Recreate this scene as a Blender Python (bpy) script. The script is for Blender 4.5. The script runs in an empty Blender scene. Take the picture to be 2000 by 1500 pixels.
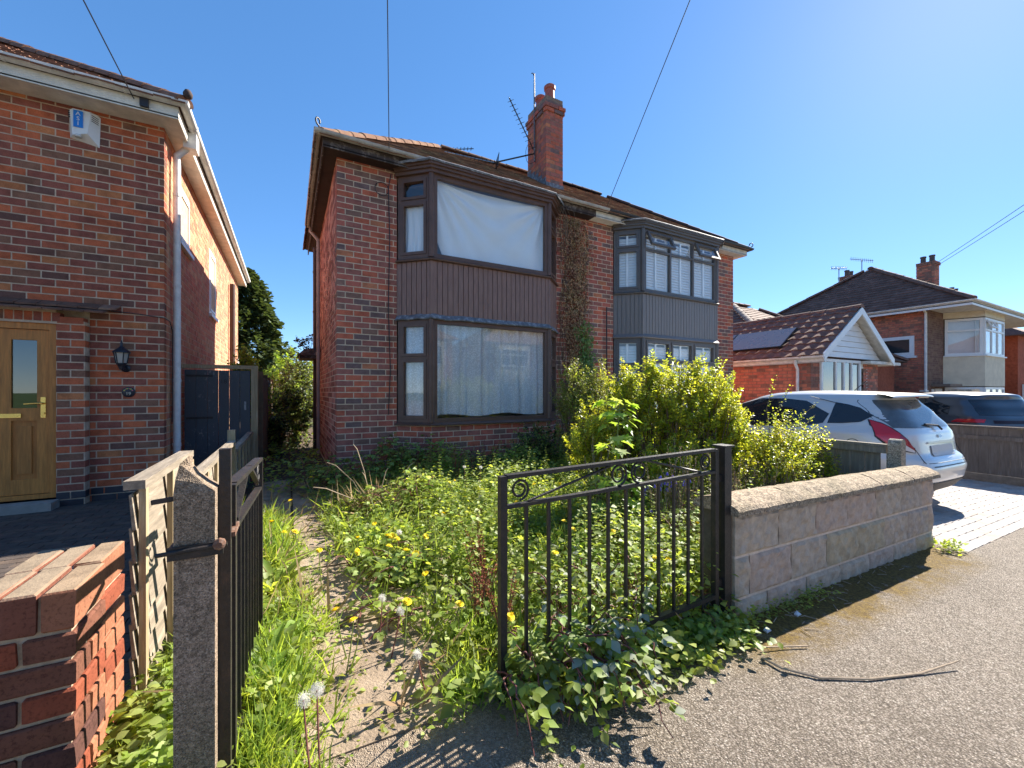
import bpy, math, random
import numpy as np
from mathutils import Vector, Matrix
R = math.radians
random.seed(7)
rng = np.random.default_rng(7)
sc = bpy.context.scene
col = sc.collection

# ------------------------------------------------------------------ camera, sky, sun, exposure
EYE = Vector((0.0, 0.0, 1.30))
YAW = R(28.5)
cd = bpy.data.cameras.new('camera')
cam = bpy.data.objects.new('camera', cd)
col.objects.link(cam)
cam.location = EYE
cam.rotation_euler = (R(90), 0, -YAW)
cd.sensor_width = 36
cd.lens = 36 * 803 / 2000
cd.shift_y = 0.0075
cd.clip_start = 0.05
cd.clip_end = 3000
sc.camera = cam

SUN_EL, SUN_AZ = R(36.5), R(78)          # azimuth clockwise from +Y
world = bpy.data.worlds.new('World')
sc.world = world
world.use_nodes = True
wn = world.node_tree
sky = wn.nodes.new('ShaderNodeTexSky')
sky.sky_type = 'NISHITA'
sky.sun_disc = False
sky.sun_elevation = SUN_EL
sky.sun_rotation = SUN_AZ
sky.altitude = 50
sky.air_density = 0.6
sky.dust_density = 0.06
sky.ozone_density = 4.0
bg = wn.nodes['Background']
bg.inputs['Strength'].default_value = 0.083
hs = wn.nodes.new('ShaderNodeHueSaturation')
hs.inputs['Saturation'].default_value = 1.44
hs.inputs['Hue'].default_value = 0.504
gm = wn.nodes.new('ShaderNodeGamma')
gm.inputs['Gamma'].default_value = 0.62
wn.links.new(sky.outputs[0], gm.inputs['Color'])
wn.links.new(gm.outputs[0], hs.inputs['Color'])
wn.links.new(hs.outputs[0], bg.inputs['Color'])

sl = bpy.data.lights.new('sun', 'SUN')
sl.energy = 2.5
sl.angle = R(0.5)
sl.color = (1.0, 0.93, 0.82)
sun = bpy.data.objects.new('sun', sl)
col.objects.link(sun)
SUNV = Vector((math.cos(SUN_EL) * math.sin(SUN_AZ), math.cos(SUN_EL) * math.cos(SUN_AZ), math.sin(SUN_EL)))
sun.rotation_euler = SUNV.to_track_quat('Z', 'Y').to_euler()
sun.location = (30, 6, 30)

sc.view_settings.view_transform = 'Standard'
sc.view_settings.look = 'None'
sc.view_settings.gamma = 1
sc.view_settings.use_curve_mapping = False
sc.view_settings.exposure = 2.52
sc.render.engine = 'CYCLES'
sc.cycles.max_bounces = 8
sc.cycles.transparent_max_bounces = 24
sc.cycles.use_denoising = True

# ------------------------------------------------------------------ helpers
BASE = {}
CAMF = Vector((math.sin(YAW), math.cos(YAW), 0))
CAMR = Vector((math.cos(YAW), -math.sin(YAW), 0))

def depth_in_view(p):
    """distance ahead of the camera, or None when the point is outside the picture (for choosing the nearest pieces)"""
    d = Vector(p) - EYE
    f = d.dot(CAMF)
    if f < 0.3:
        return None
    if abs(d.dot(CAMR) / f) > 1.27 or d.z / f > 0.97 or d.z / f < -0.94:
        return None
    return f

def link(o, parent=None, local=False):
    col.objects.link(o)
    if parent is not None:
        o.parent = parent
        if not local:
            b = BASE.get(parent.name)
            if b is not None:
                o.matrix_parent_inverse = Matrix.Translation(-b)
    return o

def tag(o, label, cat, group=None):
    o['label'] = label
    o['category'] = cat
    if group:
        o['group'] = group
    return o

def kind(o, k):
    o['kind'] = k
    return o

def thing(name, label, cat, loc=(0, 0, 0), rotz=0.0, group=None):
    o = bpy.data.objects.new(name, None)
    col.objects.link(o)
    o.location = loc
    o.rotation_euler = (0, 0, rotz)
    o.empty_display_size = 0.2
    tag(o, label, cat, group)
    if rotz == 0:
        BASE[o.name] = Vector(loc)
    return o

def offset_path(path, d):
    """mitred offset of an open xy polyline to its right-hand side"""
    n = len(path)
    dirs = []
    for i in range(n - 1):
        a, b = Vector(path[i]), Vector(path[i + 1])
        dirs.append((b - a).normalized())
    out = []
    for i in range(n):
        p = Vector(path[i])
        if i == 0:
            t = dirs[0]
            out.append(p + Vector((t.y, -t.x)) * d)
        elif i == n - 1:
            t = dirs[-1]
            out.append(p + Vector((t.y, -t.x)) * d)
        else:
            n0 = Vector((dirs[i - 1].y, -dirs[i - 1].x))
            n1 = Vector((dirs[i].y, -dirs[i].x))
            m = (n0 + n1)
            m = m / max(m.length_squared, 1e-6) * 2
            out.append(p + m * d)
    return out

class MB:
    def __init__(s):
        s.v = []; s.f = []; s.m = []
    def add(s, vs, fs, mi=0):
        b = len(s.v)
        s.v += [tuple(v) for v in vs]
        s.f += [tuple(i + b for i in f) for f in fs]
        s.m += [mi] * len(fs)
        return s
    def hexa(s, p, mi=0):
        # p: 4 bottom (ccw from above) + 4 top
        return s.add(p, [(3, 2, 1, 0), (4, 5, 6, 7), (0, 1, 5, 4), (1, 2, 6, 5), (2, 3, 7, 6), (3, 0, 4, 7)], mi)
    def box(s, x0, x1, y0, y1, z0, z1, mi=0):
        return s.hexa([(x0, y0, z0), (x1, y0, z0), (x1, y1, z0), (x0, y1, z0),
                       (x0, y0, z1), (x1, y0, z1), (x1, y1, z1), (x0, y1, z1)], mi)
    def fbox(s, P, d, s0, s1, o0, o1, z0, z1, mi=0):
        # oriented box on a facade: s along d, o outwards (right-hand side of d)
        d = Vector((d[0], d[1])).normalized()
        n = Vector((d.y, -d.x))
        P = Vector((P[0], P[1]))
        def q(a, o):
            r = P + d * a + n * o
            return r
        c = [q(s0, o1), q(s1, o1), q(s1, o0), q(s0, o0)]
        return s.hexa([(p.x, p.y, z0) for p in c] + [(p.x, p.y, z1) for p in c], mi)
    def quad(s, a, b, c, d, mi=0):
        return s.add([a, b, c, d], [(0, 1, 2, 3)], mi)
    def extrude(s, pts, vec, mi=0):
        n = len(pts)
        vec = Vector(vec)
        p = [Vector(q) for q in pts]
        vs = p + [q + vec for q in p]
        fs = [tuple(range(n - 1, -1, -1)), tuple(range(n, 2 * n))]
        for i in range(n):
            j = (i + 1) % n
            fs.append((i, j, n + j, n + i))
        return s.add(vs, fs, mi)
    def tube(s, pts, r, n=8, mi=0, cap=True):
        pts = [Vector(p) for p in pts]
        m = len(pts)
        rs = r if isinstance(r, (list, tuple)) else [r] * m
        t0 = (pts[1] - pts[0]).normalized()
        up = Vector((0, 0, 1)) if abs(t0.z) < 0.9 else Vector((1, 0, 0))
        a = t0.cross(up).normalized()
        vs = []
        for i in range(m):
            if i == 0: t = t0
            elif i == m - 1: t = (pts[i] - pts[i - 1]).normalized()
            else:
                t = (pts[i + 1] - pts[i - 1])
                t = t.normalized() if t.length > 1e-9 else t0
            a = (a - t * a.dot(t))
            a = a.normalized() if a.length > 1e-6 else t.orthogonal().normalized()
            b = t.cross(a)
            for k in range(n):
                an = 2 * math.pi * (k + 0.5) / n
                vs.append(pts[i] + (a * math.cos(an) + b * math.sin(an)) * rs[i])
        fs = []
        for i in range(m - 1):
            for k in range(n):
                k2 = (k + 1) % n
                fs.append((i * n + k, i * n + k2, (i + 1) * n + k2, (i + 1) * n + k))
        if cap:
            fs.append(tuple(range(n - 1, -1, -1)))
            fs.append(tuple((m - 1) * n + k for k in range(n)))
        return s.add(vs, fs, mi)
    def bar(s, a, b, w, h=None, mi=0):
        """square bar from a to b"""
        h = h or w
        a, b = Vector(a), Vector(b)
        t = (b - a).normalized()
        up = Vector((0, 0, 1)) if abs(t.z) < 0.95 else Vector((0, 1, 0))
        x = t.cross(up).normalized() * (w / 2)
        y = x.cross(t).normalized() * (h / 2)
        return s.hexa([a - x - y, a + x - y, a + x + y, a - x + y, b - x - y, b + x - y, b + x + y, b - x + y], mi)
    def sweep(s, path, prof, mi=0, closed=False, zs=None):
        """profile [(outward, z)] swept along an xy polyline, mitred"""
        n = len(path)
        rows = [[(p.x, p.y, z + (zs[i] if zs else 0)) for i, p in enumerate(offset_path(path, d))] for d, z in prof]
        vs = [v for r in rows for v in r]
        k = len(prof)
        fs = []
        rng_ = range(k if closed else k - 1)
        for a in rng_:
            b = (a + 1) % k
            for i in range(n - 1):
                fs.append((a * n + i, a * n + i + 1, b * n + i + 1, b * n + i))
        if closed:
            fs.append(tuple(a * n for a in range(k)))
            fs.append(tuple(a * n + n - 1 for a in range(k - 1, -1, -1)))
        return s.add(vs, fs, mi)
    def lathe(s, c, prof, n=16, mi=0, axis='Z'):
        vs = []
        for r, z in prof:
            for k in range(n):
                a = 2 * math.pi * k / n
                if axis == 'Z': vs.append((c[0] + r * math.cos(a), c[1] + r * math.sin(a), c[2] + z))
                elif axis == 'X': vs.append((c[0] + z, c[1] + r * math.cos(a), c[2] + r * math.sin(a)))
                else: vs.append((c[0] + r * math.cos(a), c[1] + z, c[2] + r * math.sin(a)))
        fs = []
        for i in range(len(prof) - 1):
            for k in range(n):
                k2 = (k + 1) % n
                fs.append((i * n + k, i * n + k2, (i + 1) * n + k2, (i + 1) * n + k))
        fs.append(tuple(range(n - 1, -1, -1)))
        fs.append(tuple((len(prof) - 1) * n + k for k in range(n)))
        return s.add(vs, fs, mi)
    def grid(s, fn, nu, nv, mi=0, wrap=False):
        vs = [fn(i / nu, j / nv) for j in range(nv + 1) for i in range(nu + 1)]
        fs = [(j * (nu + 1) + i, j * (nu + 1) + i + 1, (j + 1) * (nu + 1) + i + 1, (j + 1) * (nu + 1) + i)
              for j in range(nv) for i in range(nu)]
        return s.add(vs, fs, mi)
    def mesh(s, name, mats):
        me = bpy.data.meshes.new(name)
        me.from_pydata(s.v, [], s.f)
        if not isinstance(mats, (list, tuple)):
            mats = [mats]
        for m in mats:
            me.materials.append(m)
        if len(mats) > 1:
            me.polygons.foreach_set('material_index', s.m)
        return me
    def build(s, name, mats, parent=None, smooth=False, local=False, angle=None):
        me = s.mesh(name, mats)
        if smooth:
            me.polygons.foreach_set('use_smooth', [True] * len(me.polygons))
            if angle:
                me.set_sharp_from_angle(angle=R(angle))
        me.update()
        o = bpy.data.objects.new(name, me)
        return link(o, parent, local)

def np_mesh(name, verts, faces, mats, parent=None, mi=None, smooth=False):
    """fast mesh from numpy arrays; faces (F,k)"""
    me = bpy.data.meshes.new(name)
    V = np.ascontiguousarray(verts, dtype=np.float32)
    F = np.ascontiguousarray(faces, dtype=np.int32)
    k = F.shape[1]
    me.vertices.add(len(V)); me.vertices.foreach_set('co', V.ravel())
    me.loops.add(F.size); me.loops.foreach_set('vertex_index', F.ravel())
    me.polygons.add(len(F))
    me.polygons.foreach_set('loop_start', np.arange(0, F.size, k, dtype=np.int32))
    if not isinstance(mats, (list, tuple)): mats = [mats]
    for m in mats: me.materials.append(m)
    if mi is not None: me.polygons.foreach_set('material_index', np.ascontiguousarray(mi, dtype=np.int32))
    if smooth: me.polygons.foreach_set('use_smooth', np.ones(len(F), dtype=bool))
    me.update(calc_edges=True)
    o = bpy.data.objects.new(name, me)
    return link(o, parent)

# ------------------------------------------------------------------ materials
MATS = {}
def nodes_of(name):
    m = bpy.data.materials.new(name)
    m.use_nodes = True
    nt = m.node_tree
    b = nt.nodes['Principled BSDF']
    return m, nt, b

def N(nt, t, **kw):
    n = nt.nodes.new(t)
    for k, v in kw.items():
        if k.startswith('i_'):
            n.inputs[k[2:].replace('_', ' ')].default_value = v
        else:
            setattr(n, k, v)
    return n

def ramp(nt, fac, stops):
    r = nt.nodes.new('ShaderNodeValToRGB')
    el = r.color_ramp.elements
    while len(el) > 1: el.remove(el[0])
    el[0].position = stops[0][0]; el[0].color = (*stops[0][1], 1)
    for p, c in stops[1:]:
        e = el.new(p); e.color = (*c, 1)
    nt.links.new(fac, r.inputs[0])
    return r

def noise(nt, scale, detail=5, rough=0.6, vec=None, dist=0.0):
    n = nt.nodes.new('ShaderNodeTexNoise')
    n.inputs['Scale'].default_value = scale
    n.inputs['Detail'].default_value = detail
    n.inputs['Roughness'].default_value = rough
    n.inputs['Distortion'].default_value = dist
    if vec is None:
        g = nt.nodes.new('ShaderNodeNewGeometry')
        vec = g.outputs['Position']
    nt.links.new(vec, n.inputs['Vector'])
    return n

def sh(c, k):
    return tuple(min(1.0, max(0.0, x * k)) for x in c)

def M(name, c, rough=0.75, var=0.2, scale=6.0, bump=0.0, bscale=None, metal=0.0, spec=0.35, c2=None, island=0.0, coat=0.0,
      stretch=None):
    if name in MATS: return MATS[name]
    m, nt, b = nodes_of(name)
    L = nt.links.new
    g = N(nt, 'ShaderNodeNewGeometry')
    vec = g.outputs['Position']
    if stretch:
        mp = N(nt, 'ShaderNodeMapping'); mp.inputs['Scale'].default_value = stretch
        L(vec, mp.inputs['Vector']); vec = mp.outputs[0]
    n = noise(nt, scale, 6, 0.65, vec)
    hi = c2 if c2 else sh(c, 1 + var)
    r = ramp(nt, n.outputs[0], [(0.3, sh(c, 1 - var)), (0.52, c), (0.72, hi)])
    out = r.outputs[0]
    if island:
        hsv = N(nt, 'ShaderNodeHueSaturation')
        mr = N(nt, 'ShaderNodeMapRange')
        mr.inputs['To Min'].default_value = 1 - island; mr.inputs['To Max'].default_value = 1 + island
        L(g.outputs['Random Per Island'], mr.inputs['Value'])
        L(mr.outputs[0], hsv.inputs['Value']); L(out, hsv.inputs['Color'])
        out = hsv.outputs[0]
    L(out, b.inputs['Base Color'])
    b.inputs['Roughness'].default_value = rough
    b.inputs['Metallic'].default_value = metal
    b.inputs['Specular IOR Level'].default_value = spec
    if coat: b.inputs['Coat Weight'].default_value = coat
    if bump:
        nb = noise(nt, bscale or scale * 8, 4, 0.6, vec)
        bp = N(nt, 'ShaderNodeBump'); bp.inputs['Strength'].default_value = bump; bp.inputs['Distance'].default_value = 0.01
        L(nb.outputs[0], bp.inputs['Height']); L(bp.outputs[0], b.inputs['Normal'])
    MATS[name] = m
    return m

def brickmat(name, c, soot=0.5):
    m, nt, b = nodes_of(name)
    L = nt.links.new
    n1 = noise(nt, 9, 5, 0.6)
    n2 = noise(nt, 90, 4, 0.7)
    n3 = noise(nt, 0.9, 4, 0.6)
    r1 = ramp(nt, n1.outputs[0], [(0.3, sh(c, 0.72)), (0.5, c), (0.75, sh(c, 1.25))])
    r2 = ramp(nt, n2.outputs[0], [(0.32, (0.35, 0.33, 0.33)), (0.5, (1, 1, 1)), (0.75, (1.0, 1.0, 1.0))])
    mx = N(nt, 'ShaderNodeMix', data_type='RGBA', blend_type='MULTIPLY')
    mx.inputs['Factor'].default_value = soot
    L(r1.outputs[0], mx.inputs[6]); L(r2.outputs[0], mx.inputs[7])
    r3 = ramp(nt, n3.outputs[0], [(0.35, (0.74, 0.72, 0.72)), (0.6, (1, 1, 1))])
    mx2 = N(nt, 'ShaderNodeMix', data_type='RGBA', blend_type='MULTIPLY')
    mx2.inputs['Factor'].default_value = 0.8
    L(mx.outputs[2], mx2.inputs[6]); L(r3.outputs[0], mx2.inputs[7])
    L(mx2.outputs[2], b.inputs['Base Color'])
    b.inputs['Roughness'].default_value = 0.88
    b.inputs['Specular IOR Level'].default_value = 0.2
    bp = N(nt, 'ShaderNodeBump'); bp.inputs['Strength'].default_value = 0.5; bp.inputs['Distance'].default_value = 0.006
    L(n2.outputs[0], bp.inputs['Height']); L(bp.outputs[0], b.inputs['Normal'])
    return m

def lichen_brick(name, c, top):
    m = brickmat(name, c, 0.7)
    nt = m.node_tree; L = nt.links.new; b = nt.nodes['Principled BSDF']
    src = b.inputs['Base Color'].links[0].from_socket
    g = N(nt, 'ShaderNodeNewGeometry'); sp = N(nt, 'ShaderNodeSeparateXYZ'); L(g.outputs['True Normal'], sp.inputs[0])
    mr = N(nt, 'ShaderNodeMapRange'); mr.inputs['From Min'].default_value = 0.5; mr.inputs['From Max'].default_value = 0.9
    L(sp.outputs['Z'], mr.inputs['Value'])
    nn = noise(nt, 14, 6, 0.7); r_ = ramp(nt, nn.outputs[0], [(0.3, sh(top, 0.7)), (0.5, top), (0.7, sh(top, 1.25))])
    mx = N(nt, 'ShaderNodeMix', data_type='RGBA'); L(mr.outputs[0], mx.inputs['Factor']); L(src, mx.inputs[6]); L(r_.outputs[0], mx.inputs[7])
    L(mx.outputs[2], b.inputs['Base Color'])
    return m

def leafmat(name, c, tr, var=0.35, rough=0.5, spec=0.4, tmix=0.45, hue=0.02):
    m, nt, b = nodes_of(name)
    L = nt.links.new
    g = N(nt, 'ShaderNodeNewGeometry')
    n = noise(nt, 5, 3)
    mr = N(nt, 'ShaderNodeMapRange'); mr.inputs['To Min'].default_value = 1 - var; mr.inputs['To Max'].default_value = 1 + var
    L(g.outputs['Random Per Island'], mr.inputs['Value'])
    mh = N(nt, 'ShaderNodeMapRange'); mh.inputs['From Min'].default_value = 0.3; mh.inputs['From Max'].default_value = 0.7
    mh.inputs['To Min'].default_value = 0.5 - hue; mh.inputs['To Max'].default_value = 0.5 + hue
    L(n.outputs[0], mh.inputs['Value'])
    h1 = N(nt, 'ShaderNodeHueSaturation'); h1.inputs['Color'].default_value = (*c, 1)
    h2 = N(nt, 'ShaderNodeHueSaturation'); h2.inputs['Color'].default_value = (*tr, 1)
    for h in (h1, h2):
        L(mr.outputs[0], h.inputs['Value']); L(mh.outputs[0], h.inputs['Hue'])
    L(h1.outputs[0], b.inputs['Base Color'])
    b.inputs['Roughness'].default_value = rough
    b.inputs['Specular IOR Level'].default_value = spec
    t = N(nt, 'ShaderNodeBsdfTranslucent'); L(h2.outputs[0], t.inputs['Color'])
    mx = N(nt, 'ShaderNodeMixShader'); mx.inputs[0].default_value = tmix
    L(b.outputs[0], mx.inputs[1]); L(t.outputs[0], mx.inputs[2])
    L(mx.outputs[0], nt.nodes['Material Output'].inputs['Surface'])
    return m

def glassmat(name, tint=(0.9, 0.95, 0.95), ior=1.5, boost=1.0):
    m, nt, b = nodes_of(name)
    L = nt.links.new
    nt.nodes.remove(b)
    lw = N(nt, 'ShaderNodeLayerWeight')
    pw = N(nt, 'ShaderNodeMath', operation='POWER'); pw.inputs[1].default_value = 4.5
    L(lw.outputs['Facing'], pw.inputs[0])
    fr = N(nt, 'ShaderNodeMath', operation='MULTIPLY_ADD'); fr.inputs[1].default_value = 0.93; fr.inputs[2].default_value = 0.07
    L(pw.outputs[0], fr.inputs[0])
    mu = N(nt, 'ShaderNodeMath', operation='MULTIPLY'); mu.inputs[1].default_value = boost; mu.use_clamp = True
    L(fr.outputs[0], mu.inputs[0])
    t = N(nt, 'ShaderNodeBsdfTransparent'); t.inputs[0].default_value = (*tint, 1)
    gl = N(nt, 'ShaderNodeBsdfGlossy'); gl.inputs['Roughness'].default_value = 0.0
    gl.inputs['Color'].default_value = (1, 1, 1, 1)
    nz = noise(nt, 1.3, 2)
    bp = N(nt, 'ShaderNodeBump'); bp.inputs['Strength'].default_value = 0.02; bp.inputs['Distance'].default_value = 0.05
    L(nz.outputs[0], bp.inputs['Height']); L(bp.outputs[0], gl.inputs['Normal'])
    mx = N(nt, 'ShaderNodeMixShader')
    L(mu.outputs[0], mx.inputs[0]); L(t.outputs[0], mx.inputs[1]); L(gl.outputs[0], mx.inputs[2])
    L(mx.outputs[0], nt.nodes['Material Output'].inputs['Surface'])
    return m

BR_SEMI = [brickmat('brick_red', (0.568, 0.151, 0.086)), brickmat('brick_plum', (0.378, 0.141, 0.109)),
           brickmat('brick_umber', (0.281, 0.151, 0.114)), brickmat('brick_orange', (0.568, 0.201, 0.103)),
           brickmat('brick_slate', (0.218, 0.134, 0.121)), brickmat('brick_rose', (0.506, 0.145, 0.101))]
W_SEMI = [0.22, 0.30, 0.18, 0.05, 0.08, 0.17]
BR_LEFT = [brickmat('brick_left_red', (0.541, 0.138, 0.059)), brickmat('brick_left_plum', (0.308, 0.097, 0.065)),
           brickmat('brick_left_brown', (0.268, 0.123, 0.075)), brickmat('brick_left_orange', (0.541, 0.190, 0.075)),
           brickmat('brick_left_dark', (0.180, 0.087, 0.065)), brickmat('brick_left_rust', (0.455, 0.129, 0.068))]
W_LEFT = [0.22, 0.28, 0.17, 0.06, 0.09, 0.18]
BR_SIDE = [brickmat('brick_side_orange', (0.620, 0.282, 0.161), 0.3), brickmat('brick_side_red', (0.595, 0.219, 0.134), 0.3),
           brickmat('brick_side_tan', (0.620, 0.346, 0.197), 0.3)]
W_SIDE = [0.45, 0.3, 0.25]
BR_PINK = [brickmat('brick_pink_dark', (0.30, 0.10, 0.07), 0.4), brickmat('brick_pink_red', (0.535, 0.210, 0.160), 0.3), brickmat('brick_pink_pale', (0.620, 0.280, 0.209), 0.3)]
W_PINK = [0.35, 0.4, 0.25]
BR_FAR = [brickmat('brick_far_red', (0.562, 0.186, 0.123), 0.3), brickmat('brick_far_orange', (0.620, 0.231, 0.139), 0.3),
          brickmat('brick_far_brown', (0.319, 0.156, 0.113), 0.3)]
W_FAR = [0.45, 0.35, 0.2]
BR_DARK = [brickmat('brick_dark_brown', (0.244, 0.151, 0.108), 0.4), brickmat('brick_dark_plum', (0.193, 0.108, 0.087), 0.4)]
W_DARK = [0.5, 0.5]

mortar = M('mortar', (0.64, 0.49, 0.35), 0.95, 0.25, 14, 0.3)
mortar_grey = M('mortar_grey', (0.54, 0.40, 0.28), 0.95, 0.25, 14, 0.3)
mortar_dark = M('mortar_dark', (0.24, 0.16, 0.115), 0.95, 0.25, 14, 0.3)
brown_upvc = M('brown_upvc', (0.13, 0.07, 0.05), 0.42, 0.2, 5, 0.05, 60)
brown_board = M('brown_board', (0.25, 0.142, 0.112), 0.5, 0.25, 7, 0.15, 80, stretch=(6, 6, 0.6), island=0.12)
lead = M('lead_flashing', (0.16, 0.16, 0.175), 0.6, 0.45, 16, 0.3, c2=(0.42, 0.42, 0.42))
grey_upvc = M('grey_upvc', (0.12, 0.105, 0.098), 0.4, 0.1, 5)
grey_board = M('grey_board', (0.195, 0.17, 0.158), 0.42, 0.12, 6, 0.08, 80, stretch=(6, 6, 0.6), island=0.05)
white_upvc = M('white_upvc', (0.78, 0.78, 0.76), 0.4, 0.06, 3)
white_gutter = M('white_gutter', (0.72, 0.70, 0.66), 0.5, 0.2, 7, 0.05)
white_soffit = M('white_soffit', (0.70, 0.66, 0.58), 0.7, 0.2, 7)
buff_gutter = M('buff_gutter', (0.42, 0.37, 0.31), 0.6, 0.25, 5, 0.1, c2=(0.55, 0.5, 0.43))
pink_pipe = M('pink_pipe', (0.40, 0.30, 0.27), 0.6, 0.2, 5, 0.1)
black_gutter = M('black_gutter', (0.035, 0.033, 0.035), 0.4, 0.2, 5)
brown_pipe = M('brown_pipe', (0.075, 0.042, 0.032), 0.5, 0.2, 5)
old_fascia = M('old_fascia', (0.075, 0.055, 0.05), 0.8, 0.4, 9, 0.3, c2=(0.34, 0.29, 0.26))
dark_soffit = M('dark_soffit', (0.045, 0.025, 0.02), 0.85, 0.3, 5)
tile_old = M('tile_old', (0.19, 0.085, 0.058), 0.9, 0.35, 7, 0.4, 60, c2=(0.30, 0.18, 0.12), island=0.3)
tile_moss = M('tile_moss', (0.24, 0.125, 0.075), 0.95, 0.35, 3, 0.5, 60, c2=(0.34, 0.26, 0.13), island=0.3)
tile_left = M('tile_left', (0.20, 0.095, 0.06), 0.9, 0.35, 8, 0.4, 60, c2=(0.26, 0.15, 0.09), island=0.3)
tile_far = M('tile_far', (0.15, 0.085, 0.065), 0.9, 0.3, 5, 0.3, 60, island=0.25)
tile_bung = M('tile_bungalow', (0.17, 0.09, 0.065), 0.85, 0.3, 6, 0.3, 60, c2=(0.25, 0.15, 0.10), island=0.22)
roof_core = M('roof_underlay', (0.06, 0.035, 0.028), 0.95, 0.2, 5)
hip_dark = M('hip_tile_dark', (0.06, 0.04, 0.035), 0.85, 0.3, 8, 0.3)
plaster = M('room_plaster', (0.42, 0.38, 0.33), 0.9, 0.1, 2)
room_floor = M('room_floor', (0.16, 0.12, 0.09), 0.9, 0.2, 3)
glass = glassmat('window_glass', (0.98, 0.99, 0.99), 1.5, 1.15)
dark_pane = M('dark_pane', (0.03, 0.036, 0.04), 0.06, 0.2, 1.5, spec=0.6)
glass_dark = glassmat('dark_glass', (0.3, 0.33, 0.34), 1.5, 1.6)
steel_black = M('black_iron', (0.022, 0.019, 0.018), 0.5, 0.4, 20, 0.35, 90, spec=0.45, c2=(0.05, 0.033, 0.026))
alu = M('aluminium', (0.42, 0.42, 0.43), 0.4, 0.2, 12, metal=0.8)
# ------------------------------------------------------------------ masonry and roof builders
BOXMESH = {}
def box_mesh(name, hx, hy, hz, mat, bev=0.0):
    key = (name, round(hx, 3), round(hy, 3), round(hz, 3), mat.name)
    if key in BOXMESH: return BOXMESH[key]
    b = MB().box(-hx, hx, -hy, hy, -hz, hz)
    me = b.mesh(name, mat)
    BOXMESH[key] = me
    return me

def emit(parent, name, boxes, mats, limit=300, rest='bricks'):
    """boxes (cx,cy,cz,hx,hy,hz,rotz,mi): the nearest in view become single parts, the others one joined part"""
    ranked = []
    for i, b in enumerate(boxes):
        d = depth_in_view(b[:3])
        if d is not None and max(b[3], b[4]) > 0.02:
            ranked.append((d / max(b[3], 0.6 * b[4]) ** 0.5, i))
    ranked.sort()
    single = set(i for _, i in ranked[:limit])
    big = MB()
    for i, (cx, cy, cz, hx, hy, hz, rz, mi) in enumerate(boxes):
        if i in single:
            o = bpy.data.objects.new(name, box_mesh(name, hx, hy, hz, mats[mi]))
            o.location = (cx, cy, cz)
            o.rotation_euler = (0, 0, rz)
            link(o, parent)
        else:
            c, s = math.cos(rz), math.sin(rz)
            p = []
            for z in (-hz, hz):
                for x, y in ((-hx, -hy), (hx, -hy), (hx, hy), (-hx, hy)):
                    p.append((cx + x * c - y * s, cy + x * s + y * c, cz + z))
            big.hexa(p, mi)
    if big.v:
        kind(big.build(rest, mats, parent), 'stuff')

def pick(w):
    r = random.random() * sum(w)
    for i, x in enumerate(w):
        r -= x
        if r <= 0: return i
    return len(w) - 1

def brick_run(P, d, length, z0, z1, weights, holes=(), course=0.086, pitch=0.229, dep=0.105, corner=None, proud=0.0, phase=0, joint=0.0135):
    """boxes of a stretcher-bond wall face; s along d, outer face on the right-hand side of d.
    corner 'a': this wall owns the corner at s=0 (headers every other course run back), 'b': the other wall owns it"""
    d = Vector((d[0], d[1])).normalized()
    n = Vector((d.y, -d.x))
    P = Vector((P[0], P[1]))
    rz = math.atan2(d.y, d.x)
    out = []
    nc = int(round((z1 - z0) / course))
    for c in range(nc):
        za = z0 + c * course + joint / 2
        zb = za + course - joint
        s = -pitch * (0.5 if (c + phase) % 2 else 0.0)
        if corner == 'b':
            s = pitch if (c + phase) % 2 else pitch * 0.5
        elif corner == 'a':
            s = -pitch * 0.5 if (c + phase) % 2 else 0.0
        while s < length - 0.004:
            a, b = s + joint / 2, s + pitch - joint / 2
            s += pitch
            hdep = dep
            if corner == 'a' and a < 0:
                a = 0.0; hdep = pitch - joint
            elif corner == 'a' and a < joint:
                a = 0.0
            a = max(a, 0.0); b = min(b, length)
            segs = [(a, b)]
            for h0, h1, hz0, hz1 in holes:
                if zb > hz0 + 0.02 and za < hz1 - 0.02:
                    ns = []
                    for q0, q1 in segs:
                        if h1 <= q0 or h0 >= q1: ns.append((q0, q1)); continue
                        if q0 < h0: ns.append((q0, h0))
                        if q1 > h1: ns.append((h1, q1))
                    segs = ns
            for q0, q1 in segs:
                if q1 - q0 < 0.025: continue
                m = P + d * ((q0 + q1) / 2) + n * (proud - hdep / 2 + random.uniform(-0.0015, 0.0015))
                out.append((m.x, m.y, (za + zb) / 2, (q1 - q0) / 2, hdep / 2, (zb - za) / 2, rz, pick(weights)))
    return out

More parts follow.
